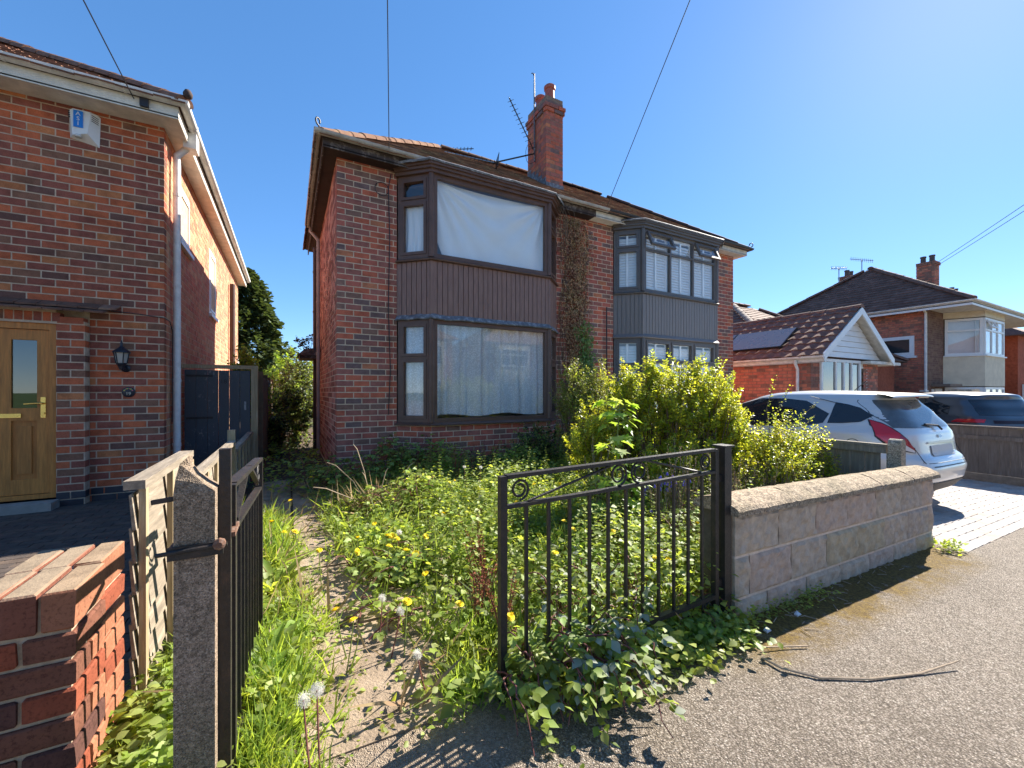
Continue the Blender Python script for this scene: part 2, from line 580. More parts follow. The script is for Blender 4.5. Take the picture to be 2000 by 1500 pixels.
def tile_slope(parent, name, o, u, v, urange, vmax, tw, rh, th, mat, jit=0.004, bumpy=0.0):
    """courses of tiles on a roof plane (origin o, along u, up v), joined into one part"""
    o, u, v = Vector(o), Vector(u).normalized(), Vector(v).normalized()
    n = u.cross(v).normalized()
    if n.z < 0: n = -n
    mb = MB()
    r = 0
    vv = 0.0
    while vv < vmax - 0.02:
        v0, v1 = vv - 0.012, min(vv + rh + 0.03, vmax)
        a0, a1 = urange(vv)
        uu = a0 - (tw / 2 if r % 2 else 0)
        while uu < a1:
            ua, ub = max(uu, a0) + 0.002, min(uu + tw, a1) - 0.002
            if ub - ua > 0.02:
                l = th + random.uniform(-jit, jit)
                l2 = l + random.uniform(-jit, jit)
                j = random.uniform(-0.006, 0.006)
                p = [o + u * ua + v * (v0 + j) + n * (l - th), o + u * ub + v * (v0 + j) + n * (l2 - th),
                     o + u * ub + v * v1 - n * th, o + u * ua + v * v1 - n * th,
                     o + u * ua + v * (v0 + j) + n * l, o + u * ub + v * (v0 + j) + n * l2,
                     o + u * ub + v * v1 + n * 0.0, o + u * ua + v * v1 + n * 0.0]
                mb.add(p, [(4, 5, 6, 7), (0, 1, 5, 4), (1, 2, 6, 5), (3, 0, 4, 7)])
            uu += tw
        vv += rh; r += 1
    return kind(mb.build(name, mat, parent), 'stuff')

def ridge_tiles(parent, a, b, mat, r=0.11, L=0.32, name='ridge_tile', lift=0.0):
    a, b = Vector(a), Vector(b)
    t = (b - a).normalized()
    n = max(1, int((b - a).length / L))
    side = t.cross(Vector((0, 0, 1))).normalized()
    up = side.cross(t).normalized()
    if up.z < 0: up = -up
    key = ('ridge', mat.name, r, L)
    if key not in BOXMESH:
        mb = MB()
        k = 8
        vs = []
        for x, rr in ((0, r * 1.04), (L * 1.05, r * 0.95)):
            for i in range(k + 1):
                an = math.pi * i / k
                vs.append((x, math.cos(an) * rr, math.sin(an) * rr * 0.85))
        fs = [(i, i + 1, k + 2 + i, k + 1 + i) for i in range(k)] + [tuple(range(k, -1, -1)), tuple(range(k + 1, 2 * k + 2))]
        mb.add(vs, fs)
        BOXMESH[key] = mb.mesh(name, mat)
    for i in range(n):
        p = a + t * (i * L) + up * (lift + random.uniform(-0.006, 0.006))
        o = bpy.data.objects.new(name, BOXMESH[key])
        mw = Matrix((t, side, up)).transposed().to_4x4()
        mw.translation = p
        o.matrix_local = mw
        link(o, parent)

def gutter(parent, path, z, mat, r=0.058, name='gutter', brackets=True):
    prof = []
    for k in range(9):
        a = math.pi * k / 8
        prof.append((r - r * math.cos(a) , z - r * math.sin(a)))
    prof2 = [(0.006 + (r - 0.006) - (r - 0.006) * math.cos(math.pi * k / 8), z - (r - 0.006) * math.sin(math.pi * k / 8)) for k in range(8, -1, -1)]
    mb = MB().sweep(path, prof + prof2, 0, True)
    g = mb.build(name, mat, parent, smooth=True, angle=50)
    if brackets:
        bm = MB()
        for i in range(len(path) - 1):
            a, b = Vector(path[i]), Vector(path[i + 1])
            d = (b - a)
            L = d.length
            d = d / L
            nb = max(1, int(L / 0.9))
            for k in range(nb):
                q = a + d * ((k + 0.5) * L / nb)
                bp = [(p[0] , p[1]) for p in [(r - (r + 0.006) * math.cos(math.pi * j / 8), z - (r + 0.006) * math.sin(math.pi * j / 8)) for j in range(9)]]
                bm.sweep([tuple(q - d * 0.014), tuple(q + d * 0.014)], bp)
        bm.build('gutter_brackets', mat, g)
    return g

def pipe(parent, pts, r, mat, name='downpipe', clips=(), wall=None):
    p = MB().tube(pts, r, 12)
    o = p.build(name, mat, parent, smooth=True, angle=40)
    if clips:
        c = MB()
        for z in clips:
            x, y = pts[-1][0], pts[-1][1]
            c.lathe((x, y, z - 0.02), [(r + 0.006, 0), (r + 0.006, 0.04)], 12)
        c.build('clips', mat, o)
    return o

def spiral(c, r0, r1, a0, a1, ax, az, n=28):
    """flat spiral in the plane of unit vectors ax, az"""
    pts = []
    for i in range(n + 1):
        t = i / n
        a = a0 + (a1 - a0) * t
        r = r0 + (r1 - r0) * t
        pts.append(Vector(c) + ax * (r * math.cos(a)) + az * (r * math.sin(a)))
    return pts

def text_mesh(name, body, size, mat, parent, matrix, extrude=0.001):
    cu = bpy.data.curves.new(name, 'FONT')
    cu.body = body
    cu.size = size
    cu.extrude = extrude
    cu.align_x = 'CENTER'; cu.align_y = 'CENTER'
    cu.resolution_u = 3
    tmp = bpy.data.objects.new(name + '_tmp', cu)
    col.objects.link(tmp)
    dg = bpy.context.evaluated_depsgraph_get()
    me = bpy.data.meshes.new_from_object(tmp.evaluated_get(dg))
    bpy.data.objects.remove(tmp)
    me.materials.clear(); me.materials.append(mat)
    me.name = name
    o = bpy.data.objects.new(name, me)
    o.matrix_local = matrix
    return link(o, parent)

def facing_minus_y(x, y, z):
    m = Matrix(((1, 0, 0), (0, 0, -1), (0, 1, 0))).to_4x4()
    m.translation = (x, y, z)
    return m

# ------------------------------------------------------------------ windows
def window(house, P, d, s0, s1, z0, z1, cols, fmat, gmat, fw=0.055, sash=(), open_top=(), inset=0.0, name='window', label=None):
    """frame with lights: cols = [(width fraction, [(height fraction from the top), ...])]; panes are sub-parts"""
    fr = MB()
    o0, o1 = inset - 0.065, inset
    fr.fbox(P, d, s0, s0 + fw, o0, o1, z0, z1)
    fr.fbox(P, d, s1 - fw, s1, o0, o1, z0, z1)
    fr.fbox(P, d, s0 + fw, s1 - fw, o0, o1, z1 - fw, z1)
    fr.fbox(P, d, s0 + fw, s1 - fw, o0, o1, z0, z0 + fw)
    tot = sum(c[0] for c in cols)
    x = s0 + fw
    W = s1 - s0 - 2 * fw
    panes = []
    for ci, (wf, rows) in enumerate(cols):
        x2 = x + W * wf / tot
        a, b = x, x2
        if ci > 0: a += fw * 0.4
        if ci < len(cols) - 1:
            b -= fw * 0.4
            fr.fbox(P, d, x2 - fw * 0.4, x2 + fw * 0.4, o0, o1 - 0.002, z0 + fw, z1 - fw)
        rt = sum(rows)
        zt = z1 - fw
        H = z1 - z0 - 2 * fw
        for ri, rf in enumerate(rows):
            zb = zt - H * rf / rt
            ta, tb = zt, zb
            if ri > 0: ta -= fw * 0.4
            if ri < len(rows) - 1:
                tb += fw * 0.4
                fr.fbox(P, d, a, b, o0, o1 - 0.004, zb - fw * 0.4, zb + fw * 0.4)
            panes.append((ci, ri, a, b, tb, ta))
            zt = zb
        x = x2
    w = fr.build(name, fmat, house)
    if label: w['label'] = label
    for ci, ri, a, b, zb, zt in panes:
        g = MB()
        if (ci, ri) in open_top:
            # top-hung light pushed open
            dv = Vector((d[0], d[1])).normalized(); n = Vector((dv.y, -dv.x))
            ang = R(24)
            def T(sv, h, o):
                q = Vector((P[0], P[1])) + dv * sv + n * (o1 + 0.01 + math.sin(ang) * h + o * math.cos(ang))
                return (q.x, q.y, zt - math.cos(ang) * h + o * math.sin(ang))
            H = zt - zb
            sf = MB()
            def sbox(sa, sb, ha, hb):
                sf.hexa([T(sa, hb, 0.03), T(sb, hb, 0.03), T(sb, hb, -0.02), T(sa, hb, -0.02),
                         T(sa, ha, 0.03), T(sb, ha, 0.03), T(sb, ha, -0.02), T(sa, ha, -0.02)])
            k = 0.05
            sbox(a, a + k, 0, H); sbox(b - k, b, 0, H); sbox(a + k, b - k, 0, k); sbox(a + k, b - k, H - k, H)
            so = sf.build('sash', fmat, w)
            g.quad(T(a + k, H - k, 0), T(b - k, H - k, 0), T(b - k, k, 0), T(a + k, k, 0))
            g.build('pane', gmat, w)
            continue
        if (ci, ri) in sash:
            k = 0.045
            sf = MB()
            sf.fbox(P, d, a + 0.002, a + k, o0 + 0.01, o1 + 0.012, zb + 0.002, zt - 0.002)
            sf.fbox(P, d, b - k, b - 0.002, o0 + 0.01, o1 + 0.012, zb + 0.002, zt - 0.002)
            sf.fbox(P, d, a + k, b - k, o0 + 0.01, o1 + 0.012, zt - k, zt - 0.002)
            sf.fbox(P, d, a + k, b - k, o0 + 0.01, o1 + 0.012, zb + 0.002, zb + k)
            sf.build('sash', fmat, w)
            a, b, zb, zt = a + k, b - k, zb + k, zt - k
        dv = Vector((d[0], d[1])).normalized(); n_ = Vector((dv.y, -dv.x)); P2 = Vector((P[0], P[1])) + n_ * (o0 + 0.032)
        q0, q1 = P2 + dv * (a - 0.004), P2 + dv * (b + 0.004)
        g.quad((q0.x, q0.y, zb - 0.004), (q1.x, q1.y, zb - 0.004), (q1.x, q1.y, zt + 0.004), (q0.x, q0.y, zt + 0.004))
        g.build('pane', gmat, w)
    return w

# ------------------------------------------------------------------ the semi-detached pair
HX0, HXM, HX1 = 0.606, 5.19, 9.77       # left corner, party line, right corner
HY0, HY1 = 6.40, 11.05                   # front, back
WALLTOP = 4.70
EAVE_Z = 4.80
RIDGE_Y, RIDGE_Z = 8.70, 6.64
EX0, EX1, EY0, EY1 = 0.36, 10.02, 6.12, 11.28

def bay_pts(xl, xr, proj=0.40, splay=0.425):
    return [(xl, HY0), (xl + splay, HY0 - proj), (xr - splay, HY0 - proj), (xr, HY0)]

def build_half(left):
    if left:
        hx0, hx1 = HX0, HXM - 0.002
        h = thing('brick_house', 'left half of the semi-detached pair, with the shabby brown bay and tall chimney', 'house', (2.9, 8.7, 0.0))
        bx0, bx1 = 1.46, 4.425
        fm, bm_, bandm = brown_upvc, brown_board, lead
    else:
        hx0, hx1 = HXM + 0.002, HX1
        h = thing('brick_house', 'right half of the semi-detached pair, with the grey clad bay', 'house', (7.5, 8.7, 0.0))
        bx0, bx1 = 5.83, 8.99
        fm, bm_, bandm = grey_upvc, grey_board, grey_board
    bay = bay_pts(bx0, bx1)
    L, A, B, C = [Vector(p) for p in bay]
    # walls: mortar core with real bricks standing 6 mm proud
    w = MB()
    e = 0.003
    t = 0.24
    ix0 = hx0 + (e if left else 0)
    ix1 = hx1 - (0 if left else e)
    w.box(ix0, bx0, HY0 + e, HY0 + t, -0.25, WALLTOP)
    w.box(bx1, ix1, HY0 + e, HY0 + t, -0.25, WALLTOP)
    w.box(bx0, bx1, HY0 + e, HY0 + t, 4.60, WALLTOP)
    w.box(ix0, ix1, HY1 - t, HY1 - e, -0.25, WALLTOP)
    sx0, sx1 = (ix0, ix0 + t) if left else (ix1 - t, ix1)
    w.box(sx0, sx1, HY0 + t, HY1 - t, -0.25, WALLTOP)
    px0, px1 = (hx1 - 0.11, hx1) if left else (hx0, hx0 + 0.11)
    w.box(px0, px1, HY0 + t, HY1 - t, -0.25, WALLTOP)
    base = [tuple(p) for p in offset_path(bay, -e)]
    w.sweep(base, [(0, -0.25), (0, 0.79), (-0.2, 0.79), (-0.2, -0.25)], 0, True)
    wall = w.build('wall', mortar, h)
    rooms = MB()
    rooms.box(hx0 + t, hx1 - t, HY0 + 0.25, HY1 - t, 0.10, 0.16)
    rooms.box(hx0 + t, hx1 - t, HY0 + 0.25, HY1 - t, 2.42, 2.58, 1)
    inb = offset_path(bay, -0.07)
    inb = [(inb[0].x, HY0 + 0.25), tuple(inb[1]), tuple(inb[2]), (inb[3].x, HY0 + 0.25)]
    rooms.extrude([(x, y, 0.10) for x, y in inb], (0, 0, 0.06))
    rooms.extrude([(x, y, 2.44) for x, y in inb], (0, 0, 0.12), 1)
    rooms.box(hx0 + t, hx1 - t, HY0 + 0.02, HY1 - t, 4.62, 4.69, 1)
    rooms.box(hx0 + t, hx1 - t, 8.9, 9.0, 0.16, 4.62, 1)
    rooms.build('room', [room_floor, plaster], h)
    bx = []
    if left:
        bx += brick_run((hx0, HY0), (1, 0), bx0 - hx0, 0.0, WALLTOP + 0.03, W_SEMI, corner='a')
        bx += brick_run((bx1, HY0), (1, 0), hx1 - bx1, 0.0, WALLTOP + 0.03, W_SEMI)
    else:
        bx += brick_run((hx0, HY0), (1, 0), bx0 - hx0, 0.0, WALLTOP + 0.03, W_SEMI)
        bx += brick_run((bx1, HY0), (1, 0), hx1 - bx1, 0.0, WALLTOP + 0.03, W_SEMI)
    for (p, q) in ((L, A), (A, B), (B, C)):
        bx += brick_run(p, q - p, (q - p).length, -0.08, 0.78, W_SEMI, phase=1)
    emit(wall, 'brick', bx, BR_SEMI, 250)
    if left:
        side = brick_run((hx0, HY1), (0, -1), HY1 - HY0 - 0.235, 0.0, WALLTOP + 0.03, W_PINK)
        # close the corner column with the returns of the front bricks
        for c in range(int(WALLTOP / 0.086)):
            if c % 2 == 0:
                side.append((hx0 + 0.052, HY0 + 0.172, c * 0.086 + 0.043, 0.052, 0.058, 0.0375, 0, pick(W_PINK)))
        emit(wall, 'brick', side, BR_PINK, 50)
    else:
        side = brick_run((hx1, HY0 + 0.11), (0, 1), HY1 - HY0 - 0.11, 0.0, WALLTOP + 0.03, W_SEMI)
        emit(wall, 'brick', side, BR_SEMI, 0)
    # bay: boards between the floors
    for i, (p, q) in enumerate(((L, A), (A, B), (B, C))):
        d = q - p
        ln = d.length
        n = max(3, int(round(ln / 0.085)))
        bw = ln / n
        MB().fbox(p, d, 0.004, ln - 0.004, -0.05, -0.022, 2.45, 3.30).build('board_backing', bm_, h)
        for k in range(n):
            MB().fbox(p, d, k * bw + 0.006, (k + 1) * bw - 0.004, -0.02, random.uniform(-0.001, 0.002), 2.452, 3.272).build('cladding_board', bm_, h)
    for p in (A, B):
        MB().box(p.x - 0.02, p.x + 0.02, p.y - 0.006, p.y + 0.03, 2.45, 3.272).build('corner_trim', bm_, h)
    pth = [(L.x - 0.05, L.y - 0.0), tuple(A), tuple(B), (C.x + 0.05, C.y)]
    MB().sweep([tuple(p) for p in bay], [(-0.06, 3.275), (0.05, 3.275), (0.055, 3.292), (0.0, 3.325), (-0.06, 3.325)], 0, True).build('window_sill', fm, h)
    MB().sweep([tuple(p) for p in bay], [(-0.06, 0.785), (0.05, 0.785), (0.055, 0.80), (0.0, 0.835), (-0.06, 0.835)], 0, True).build('window_sill', fm, h)
    # flashing or skirt band above the lower window
    jag = 0.012 if left else 0.0
    fl = MB()
    pp = []
    for p, q in ((L, A), (A, B), (B, C)):
        m = 9 if left else 2
        for k in range(m):
            pp.append(p + (q - p) * (k / m))
    pp.append(C)
    zj = [random.uniform(-jag, jag) for _ in pp]
    fl.sweep([tuple(p) for p in pp], [(-0.05, 2.395), (0.045, 2.385), (0.055, 2.40), (0.03, 2.435), (0.0, 2.47), (-0.05, 2.47)], 0, True, zj)
    fl.build('flashing', bandm, h, smooth=True, angle=40)
    # bay roof
    top = [tuple(p) for p in offset_path(bay, 0.0)]
    roofp = offset_path([(L.x - 0.10, L.y + 0.02), (A.x - 0.02, A.y), (B.x + 0.02, B.y), (C.x + 0.10, C.y + 0.02)], 0.13)
    rb = MB()
    rb.sweep(top, [(-0.08, 4.585), (0.05, 4.585), (0.05, 4.63), (0.085, 4.635), (0.085, 4.67), (0.115, 4.675), (0.115, 4.725), (-0.3, 4.76), (-0.3, 4.585)], 0, True)
    rb.build('bay_fascia', fm, h)
    lt = MB()
    pr = []
    for p, q in zip(roofp[:-1], roofp[1:]):
        for k in range(8): pr.append(p + (q - p) * (k / 8))
    pr.append(roofp[-1])
    zj = [random.uniform(-0.01, 0.012) if left else random.uniform(-0.004, 0.004) for _ in pr]
    lt.sweep([tuple(p) for p in pr], [(0.0, 4.70), (0.012, 4.725), (-0.01, 4.745), (-0.35, 4.79), (-0.35, 4.76), (-0.02, 4.73)], 0, True, zj)
    lt.build('bay_roof', lead, h, smooth=True, angle=40)
    # windows of the bay
    for (za, zb, low) in ((3.325, 4.585, 0), (0.835, 2.39, 1)):
        for i, (p, q) in enumerate(((L, A), (A, B), (B, C))):
            d = q - p
            ln = d.length
            if i == 1:
                if left:
                    window(h, p, d, 0.03, ln - 0.03, za, zb, [(1, [1])], fm, glass, 0.06)
                else:
                    window(h, p, d, 0.03, ln - 0.03, za, zb, [(1, [0.3, 0.7])] * 3, fm, glass, 0.055,
                           sash=((0, 0), (1, 0), (2, 0)) if low else (), open_top=() if low else ((0, 0), (2, 0)))
            else:
                window(h, p, d, 0.02, ln - 0.03 if i == 0 else ln - 0.02, za, zb, [(1, [0.29, 0.71] if not low else [0.36, 0.64])], fm, glass, 0.055,
                       sash=((0, 0), (0, 1)))
        # mullion posts on the bay corners
        for p in (A, B):
            mb = MB()
            mb.tube([(p.x, p.y + 0.01, za), (p.x, p.y + 0.01, zb)], 0.045, 8)
            mb.build('corner_post', fm, h)
    # eaves
    so = MB()
    if left:
        so.box(EX0 + 0.05, hx1, EY0 + 0.05, HY0, 4.675, 4.69)
        so.box(EX0 + 0.05, hx0, HY0, HY1, 4.675, 4.69)
    else:
        so.box(hx0, EX1 - 0.05, EY0 + 0.05, HY0, 4.675, 4.69)
        so.box(hx1, EX1 - 0.05, HY0, HY1, 4.675, 4.69)
    so.build('soffit', dark_soffit if left else white_soffit, h)
    fp = [(EX0 + 0.05, EY1), (EX0 + 0.05, EY0 + 0.05), (hx1, EY0 + 0.05)] if left else [(hx0, EY0 + 0.05), (EX1 - 0.05, EY0 + 0.05), (EX1 - 0.05, EY1)]
    MB().sweep(fp, [(-0.02, 4.66), (0.0, 4.66), (0.0, 4.80), (-0.02, 4.80)], 0, True).build('fascia', old_fascia if left else white_soffit, h)
    if left:
        gp = [(EX0 + 0.05, 9.72), (EX0 + 0.05, EY0 + 0.05), (hx1 + 0.25, EY0 + 0.05)]
        gutter(h, [(q[0], q[1]) for q in gp], 4.83, buff_gutter)
        pipe(h, [(0.41, 9.68, 4.77), (0.40, 9.66, 4.70), (0.50, 9.62, 4.57), (0.55, 9.60, 4.50), (0.55, 9.60, 4.40), (0.55, 9.60, 0.0)], 0.036, pink_pipe,
             clips=(4.3, 3.2, 2.1, 1.0))
        pipe(h, [(0.53, 10.3, 4.55), (0.53, 10.3, 0.0)], 0.052, brown_pipe, 'soil_pipe', clips=(4.0, 3.1, 2.2))
        cable = MB()
        pts = [(1.37, 6.385, 4.62), (1.33, 6.38, 4.4), (1.35, 6.385, 3.6), (1.33, 6.385, 2.6), (1.36, 6.385, 1.6), (1.33, 6.385, 0.95)]
        cable.tube(pts, 0.007, 5)
        cable.tube([Vector((1.23, 6.37, 4.35)) + Vector((math.cos(a) * 0.10, 0.0, math.sin(a) * 0.10)) for a in [k * 0.42 for k in range(15)]], 0.006, 5)
        cable.build('cable', black_gutter, h)
        hood = MB()
        hood.box(0.20, 0.60, 9.85, 10.75, 2.02, 2.08)
        hood.hexa([(0.16, 9.80, 2.08), (0.602, 9.80, 2.08), (0.602, 10.8, 2.08), (0.16, 10.8, 2.08),
                   (0.30, 9.86, 2.22), (0.602, 9.86, 2.26), (0.602, 10.74, 2.26), (0.30, 10.74, 2.22)])
        hood.build('side_door_hood', old_fascia, h)
    else:
        gp = [(hx0 + 0.26, EY0 + 0.05), (EX1 - 0.05, EY0 + 0.05), (EX1 - 0.05, EY1)]
        gutter(h, gp, 4.83, black_gutter)
        pipe(h, [(9.95, 10.6, 4.77), (9.84, 10.6, 4.6), (9.84, 10.6, 0)], 0.036, black_gutter)
        pipe(h, [(5.62, 6.36, 3.0), (5.62, 6.36, 0.3)], 0.012, black_gutter, 'cable_conduit')
    # roof
    rm = MB()
    n0 = 0.02
    if left:
        rx = EX0 + (RIDGE_Y - EY0)
        v = [(EX0, EY0, EAVE_Z - n0), (hx1, EY0, EAVE_Z - n0), (hx1, EY1, EAVE_Z - n0), (EX0, EY1, EAVE_Z - n0), (rx, RIDGE_Y, RIDGE_Z - n0), (hx1, RIDGE_Y, RIDGE_Z - n0)]
        rm.add(v, [(0, 1, 5, 4), (0, 4, 3), (3, 4, 5, 2), (1, 2, 5), (0, 3, 2, 1)])
    else:
        rx = EX1 - (RIDGE_Y - EY0)
        v = [(hx0, EY0, EAVE_Z - n0), (EX1, EY0, EAVE_Z - n0), (EX1, EY1, EAVE_Z - n0), (hx0, EY1, EAVE_Z - n0), (hx0, RIDGE_Y, RIDGE_Z - n0), (rx, RIDGE_Y, RIDGE_Z - n0)]
        rm.add(v, [(0, 1, 5, 4), (1, 2, 5), (2, 3, 4, 5), (3, 0, 4), (0, 3, 2, 1)])
    roof = rm.build('roof', roof_core, h)
    run = RIDGE_Y - EY0
    rise = RIDGE_Z - EAVE_Z
    sl_ = math.hypot(run, rise)
    k = run / sl_
    if left:
        W = hx1 - EX0
        tile_slope(roof, 'roof_tiles', (EX0, EY0 - 0.04, EAVE_Z - 0.03), (1, 0, 0), (0, run, rise), lambda v: (v * k, W), sl_ + 0.04, 0.165, 0.10, 0.016, tile_moss, 0.006)
        D = EY1 - EY0
        tile_slope(roof, 'roof_tiles', (EX0 - 0.04, EY1, EAVE_Z - 0.03), (0, -1, 0), (run, 0, rise), lambda v: (v * k, D - v * k), sl_ + 0.04, 0.165, 0.10, 0.016, tile_old, 0.006)
        ridge_tiles(roof, (EX0 + 0.02, EY0 + 0.02, EAVE_Z - 0.01), (rx, RIDGE_Y, RIDGE_Z), tile_moss, 0.10)
        ridge_tiles(roof, (rx, RIDGE_Y, RIDGE_Z), (hx1, RIDGE_Y, RIDGE_Z), tile_moss, 0.10)
    else:
        W = EX1 - hx0
        tile_slope(roof, 'roof_tiles', (hx0, EY0 - 0.04, EAVE_Z - 0.03), (1, 0, 0), (0, run, rise), lambda v: (0, W - v * k), sl_ + 0.04, 0.165, 0.10, 0.016, tile_moss, 0.005)
        ridge_tiles(roof, (hx0, RIDGE_Y, RIDGE_Z), (rx, RIDGE_Y, RIDGE_Z), hip_dark, 0.10)
        ridge_tiles(roof, (EX1 - 0.02, EY0 + 0.02, EAVE_Z - 0.01), (rx, RIDGE_Y, RIDGE_Z), hip_dark, 0.10)
    # hip iron
    hp = Vector((EX0 - 0.01, EY0 - 0.01, EAVE_Z + 0.07)) if left else Vector((EX1 + 0.01, EY0 - 0.01, EAVE_Z + 0.05))
    ax = Vector((0.7, 0.7, 0)) if left else Vector((-0.7, 0.7, 0))
    hi = MB()
    hi.tube([hp + ax * 0.28, hp + ax * 0.05, hp + ax * 0.0 + Vector((0, 0, 0.02))] + spiral(hp + Vector((0, 0, 0.075)) + ax * 0.0, 0.055, 0.028, -1.57, -6.9, ax, Vector((0, 0, 1)), 18), 0.011, 6)
    hi.build('hip_iron', steel_black, roof, smooth=True)
    if left:
        ch = MB()
        cx0, cx1, cy0, cy1 = 4.87, 5.31, 7.43, 8.20
        ch.box(cx0 + e, cx1 - e, cy0 + e, cy1 - e, 5.2, 7.70)
        cm = ch.build('chimney', mortar_dark, h)
        bb = []
        z0, z1 = 5.21, 7.36
        W_CH = [0.45, 0.2, 0.05, 0.15, 0.05, 0.3]
        bb += brick_run((cx0, cy0), (1, 0), cx1 - cx0, z0, z1, W_CH, corner='a')
        bb += brick_run((cx0, cy1), (0, -1), cy1 - cy0 - 0.22, z0, z1, W_CH)
        for c in range(int(round((z1 - z0) / 0.086))):
            if c % 2 == 0:
                bb.append((cx0 + 0.052, cy0 + 0.165, z0 + c * 0.086 + 0.043, 0.052, 0.052, 0.0375, 0, pick(W_CH)))
        bb += brick_run((cx1, cy0 + 0.11), (0, 1), cy1 - cy0 - 0.11, z0, z1, W_CH)
        bb += brick_run((cx1, cy1), (-1, 0), cx1 - cx0, z0, z1, W_CH)
        for j, (ex, zc) in enumerate(((0.03, 7.36), (0.045, 7.446), (0.0, 7.532), (-0.01, 7.618))):
            wts = [0.2, 0.3, 0.1, 0.0, 0.4, 0.1]
            bb += brick_run((cx0 - ex, cy0 - ex), (1, 0), cx1 - cx0 + 2 * ex, zc, zc + 0.086, wts, phase=j)
            bb += brick_run((cx0 - ex, cy1 + ex), (0, -1), cy1 - cy0 + 2 * ex - 0.112, zc, zc + 0.086, wts, phase=j)
            bb += brick_run((cx1 + ex, cy0 - ex + 0.112), (0, 1), cy1 - cy0 + 2 * ex - 0.112, zc, zc + 0.086, wts, phase=j)
        emit(cm, 'brick', bb, BR_SEMI, 50)
        fla = MB()
        fla.hexa([(cx0 + 0.01, cy0 + 0.01, 7.70), (cx1 - 0.01, cy0 + 0.01, 7.70), (cx1 - 0.01, cy1 - 0.01, 7.70), (cx0 + 0.01, cy1 - 0.01, 7.70),
                  (cx0 + 0.09, cy0 + 0.09, 7.77), (cx1 - 0.09, cy0 + 0.09, 7.77), (cx1 - 0.09, cy1 - 0.09, 7.77), (cx0 + 0.09, cy1 - 0.09, 7.77)])
        fla.build('flaunching', mortar_grey, cm)
        sk = MB()
        def rz(y): return EAVE_Z + (y - EY0) * rise / run
        sk.box(cx0 - 0.012, cx1 + 0.012, cy0 - 0.012, cy0 + 0.005, rz(cy0) - 0.06, rz(cy0) + 0.09)
        for s_ in range(5):
            y0 = cy0 + s_ * (cy1 - cy0) / 5
            sk.box(cx0 - 0.013, cx0 + 0.004, y0 + 0.002, y0 + (cy1 - cy0) / 5, rz(y0) - 0.06, rz(y0) + 0.2)
        sk.build('lead_flashing', lead, cm)
        terra = M('terracotta', (0.36, 0.10, 0.07), 0.6, 0.2, 6)
        for y in (7.62, 8.0):
            MB().lathe(((cx0 + cx1) / 2, y, 7.74), [(0.115, 0), (0.105, 0.10), (0.10, 0.24), (0.125, 0.25), (0.13, 0.31), (0.11, 0.33), (0.085, 0.33), (0.085, 0.1)], 20).build('chimney_pot', terra, cm, smooth=True, angle=40)
    return h

HL = build_half(True)
HR = build_half(False)
# ------------------------------------------------------------------ ground, pavement, drives
def zg(x):
    """the street falls gently to the right"""
    return -0.03 * (min(max(x, 0.0), 40.0) - 2.2) if x > 0 else 0.066

soil = M('soil', (0.09, 0.065, 0.042), 0.95, 0.4, 6, 0.6, 40, c2=(0.16, 0.12, 0.08))
grass_far = M('rough_grass', (0.07, 0.11, 0.03), 0.95, 0.4, 2, 0.5, 20)
def terrain(name, x0, x1, y0, y1, dz, mat, nx=30, ny=2, fn=None):
    def f(u, v):
        x = x0 + (x1 - x0) * u; y = y0 + (y1 - y0) * v
        return (x, y, (fn(x, y) if fn else zg(x)) + dz)
    return kind(MB().grid(f, nx, ny).build(name, mat), 'structure')

gb = MB()
gb.grid(lambda u, v: (-1200 + 2400 * u, -1200 + 2400 * v, -1.35), 4, 4)
kind(gb.build('ground', grass_far), 'structure')
xs = [-60, -20, -6, 0] + [0.5 * i for i in range(1, 30)] + [20, 30, 40, 70]
def strip(name, ya, yb, dz, mat, xs=xs):
    vs = [(x, y, zg(x) + dz) for y in (ya, yb) for x in xs]
    n = len(xs)
    return kind(MB().add(vs, [(i, i + 1, n + i + 1, n + i) for i in range(n - 1)]).build(name, mat), 'structure')
strip('terrain', 1.3, 70, -0.10, soil)

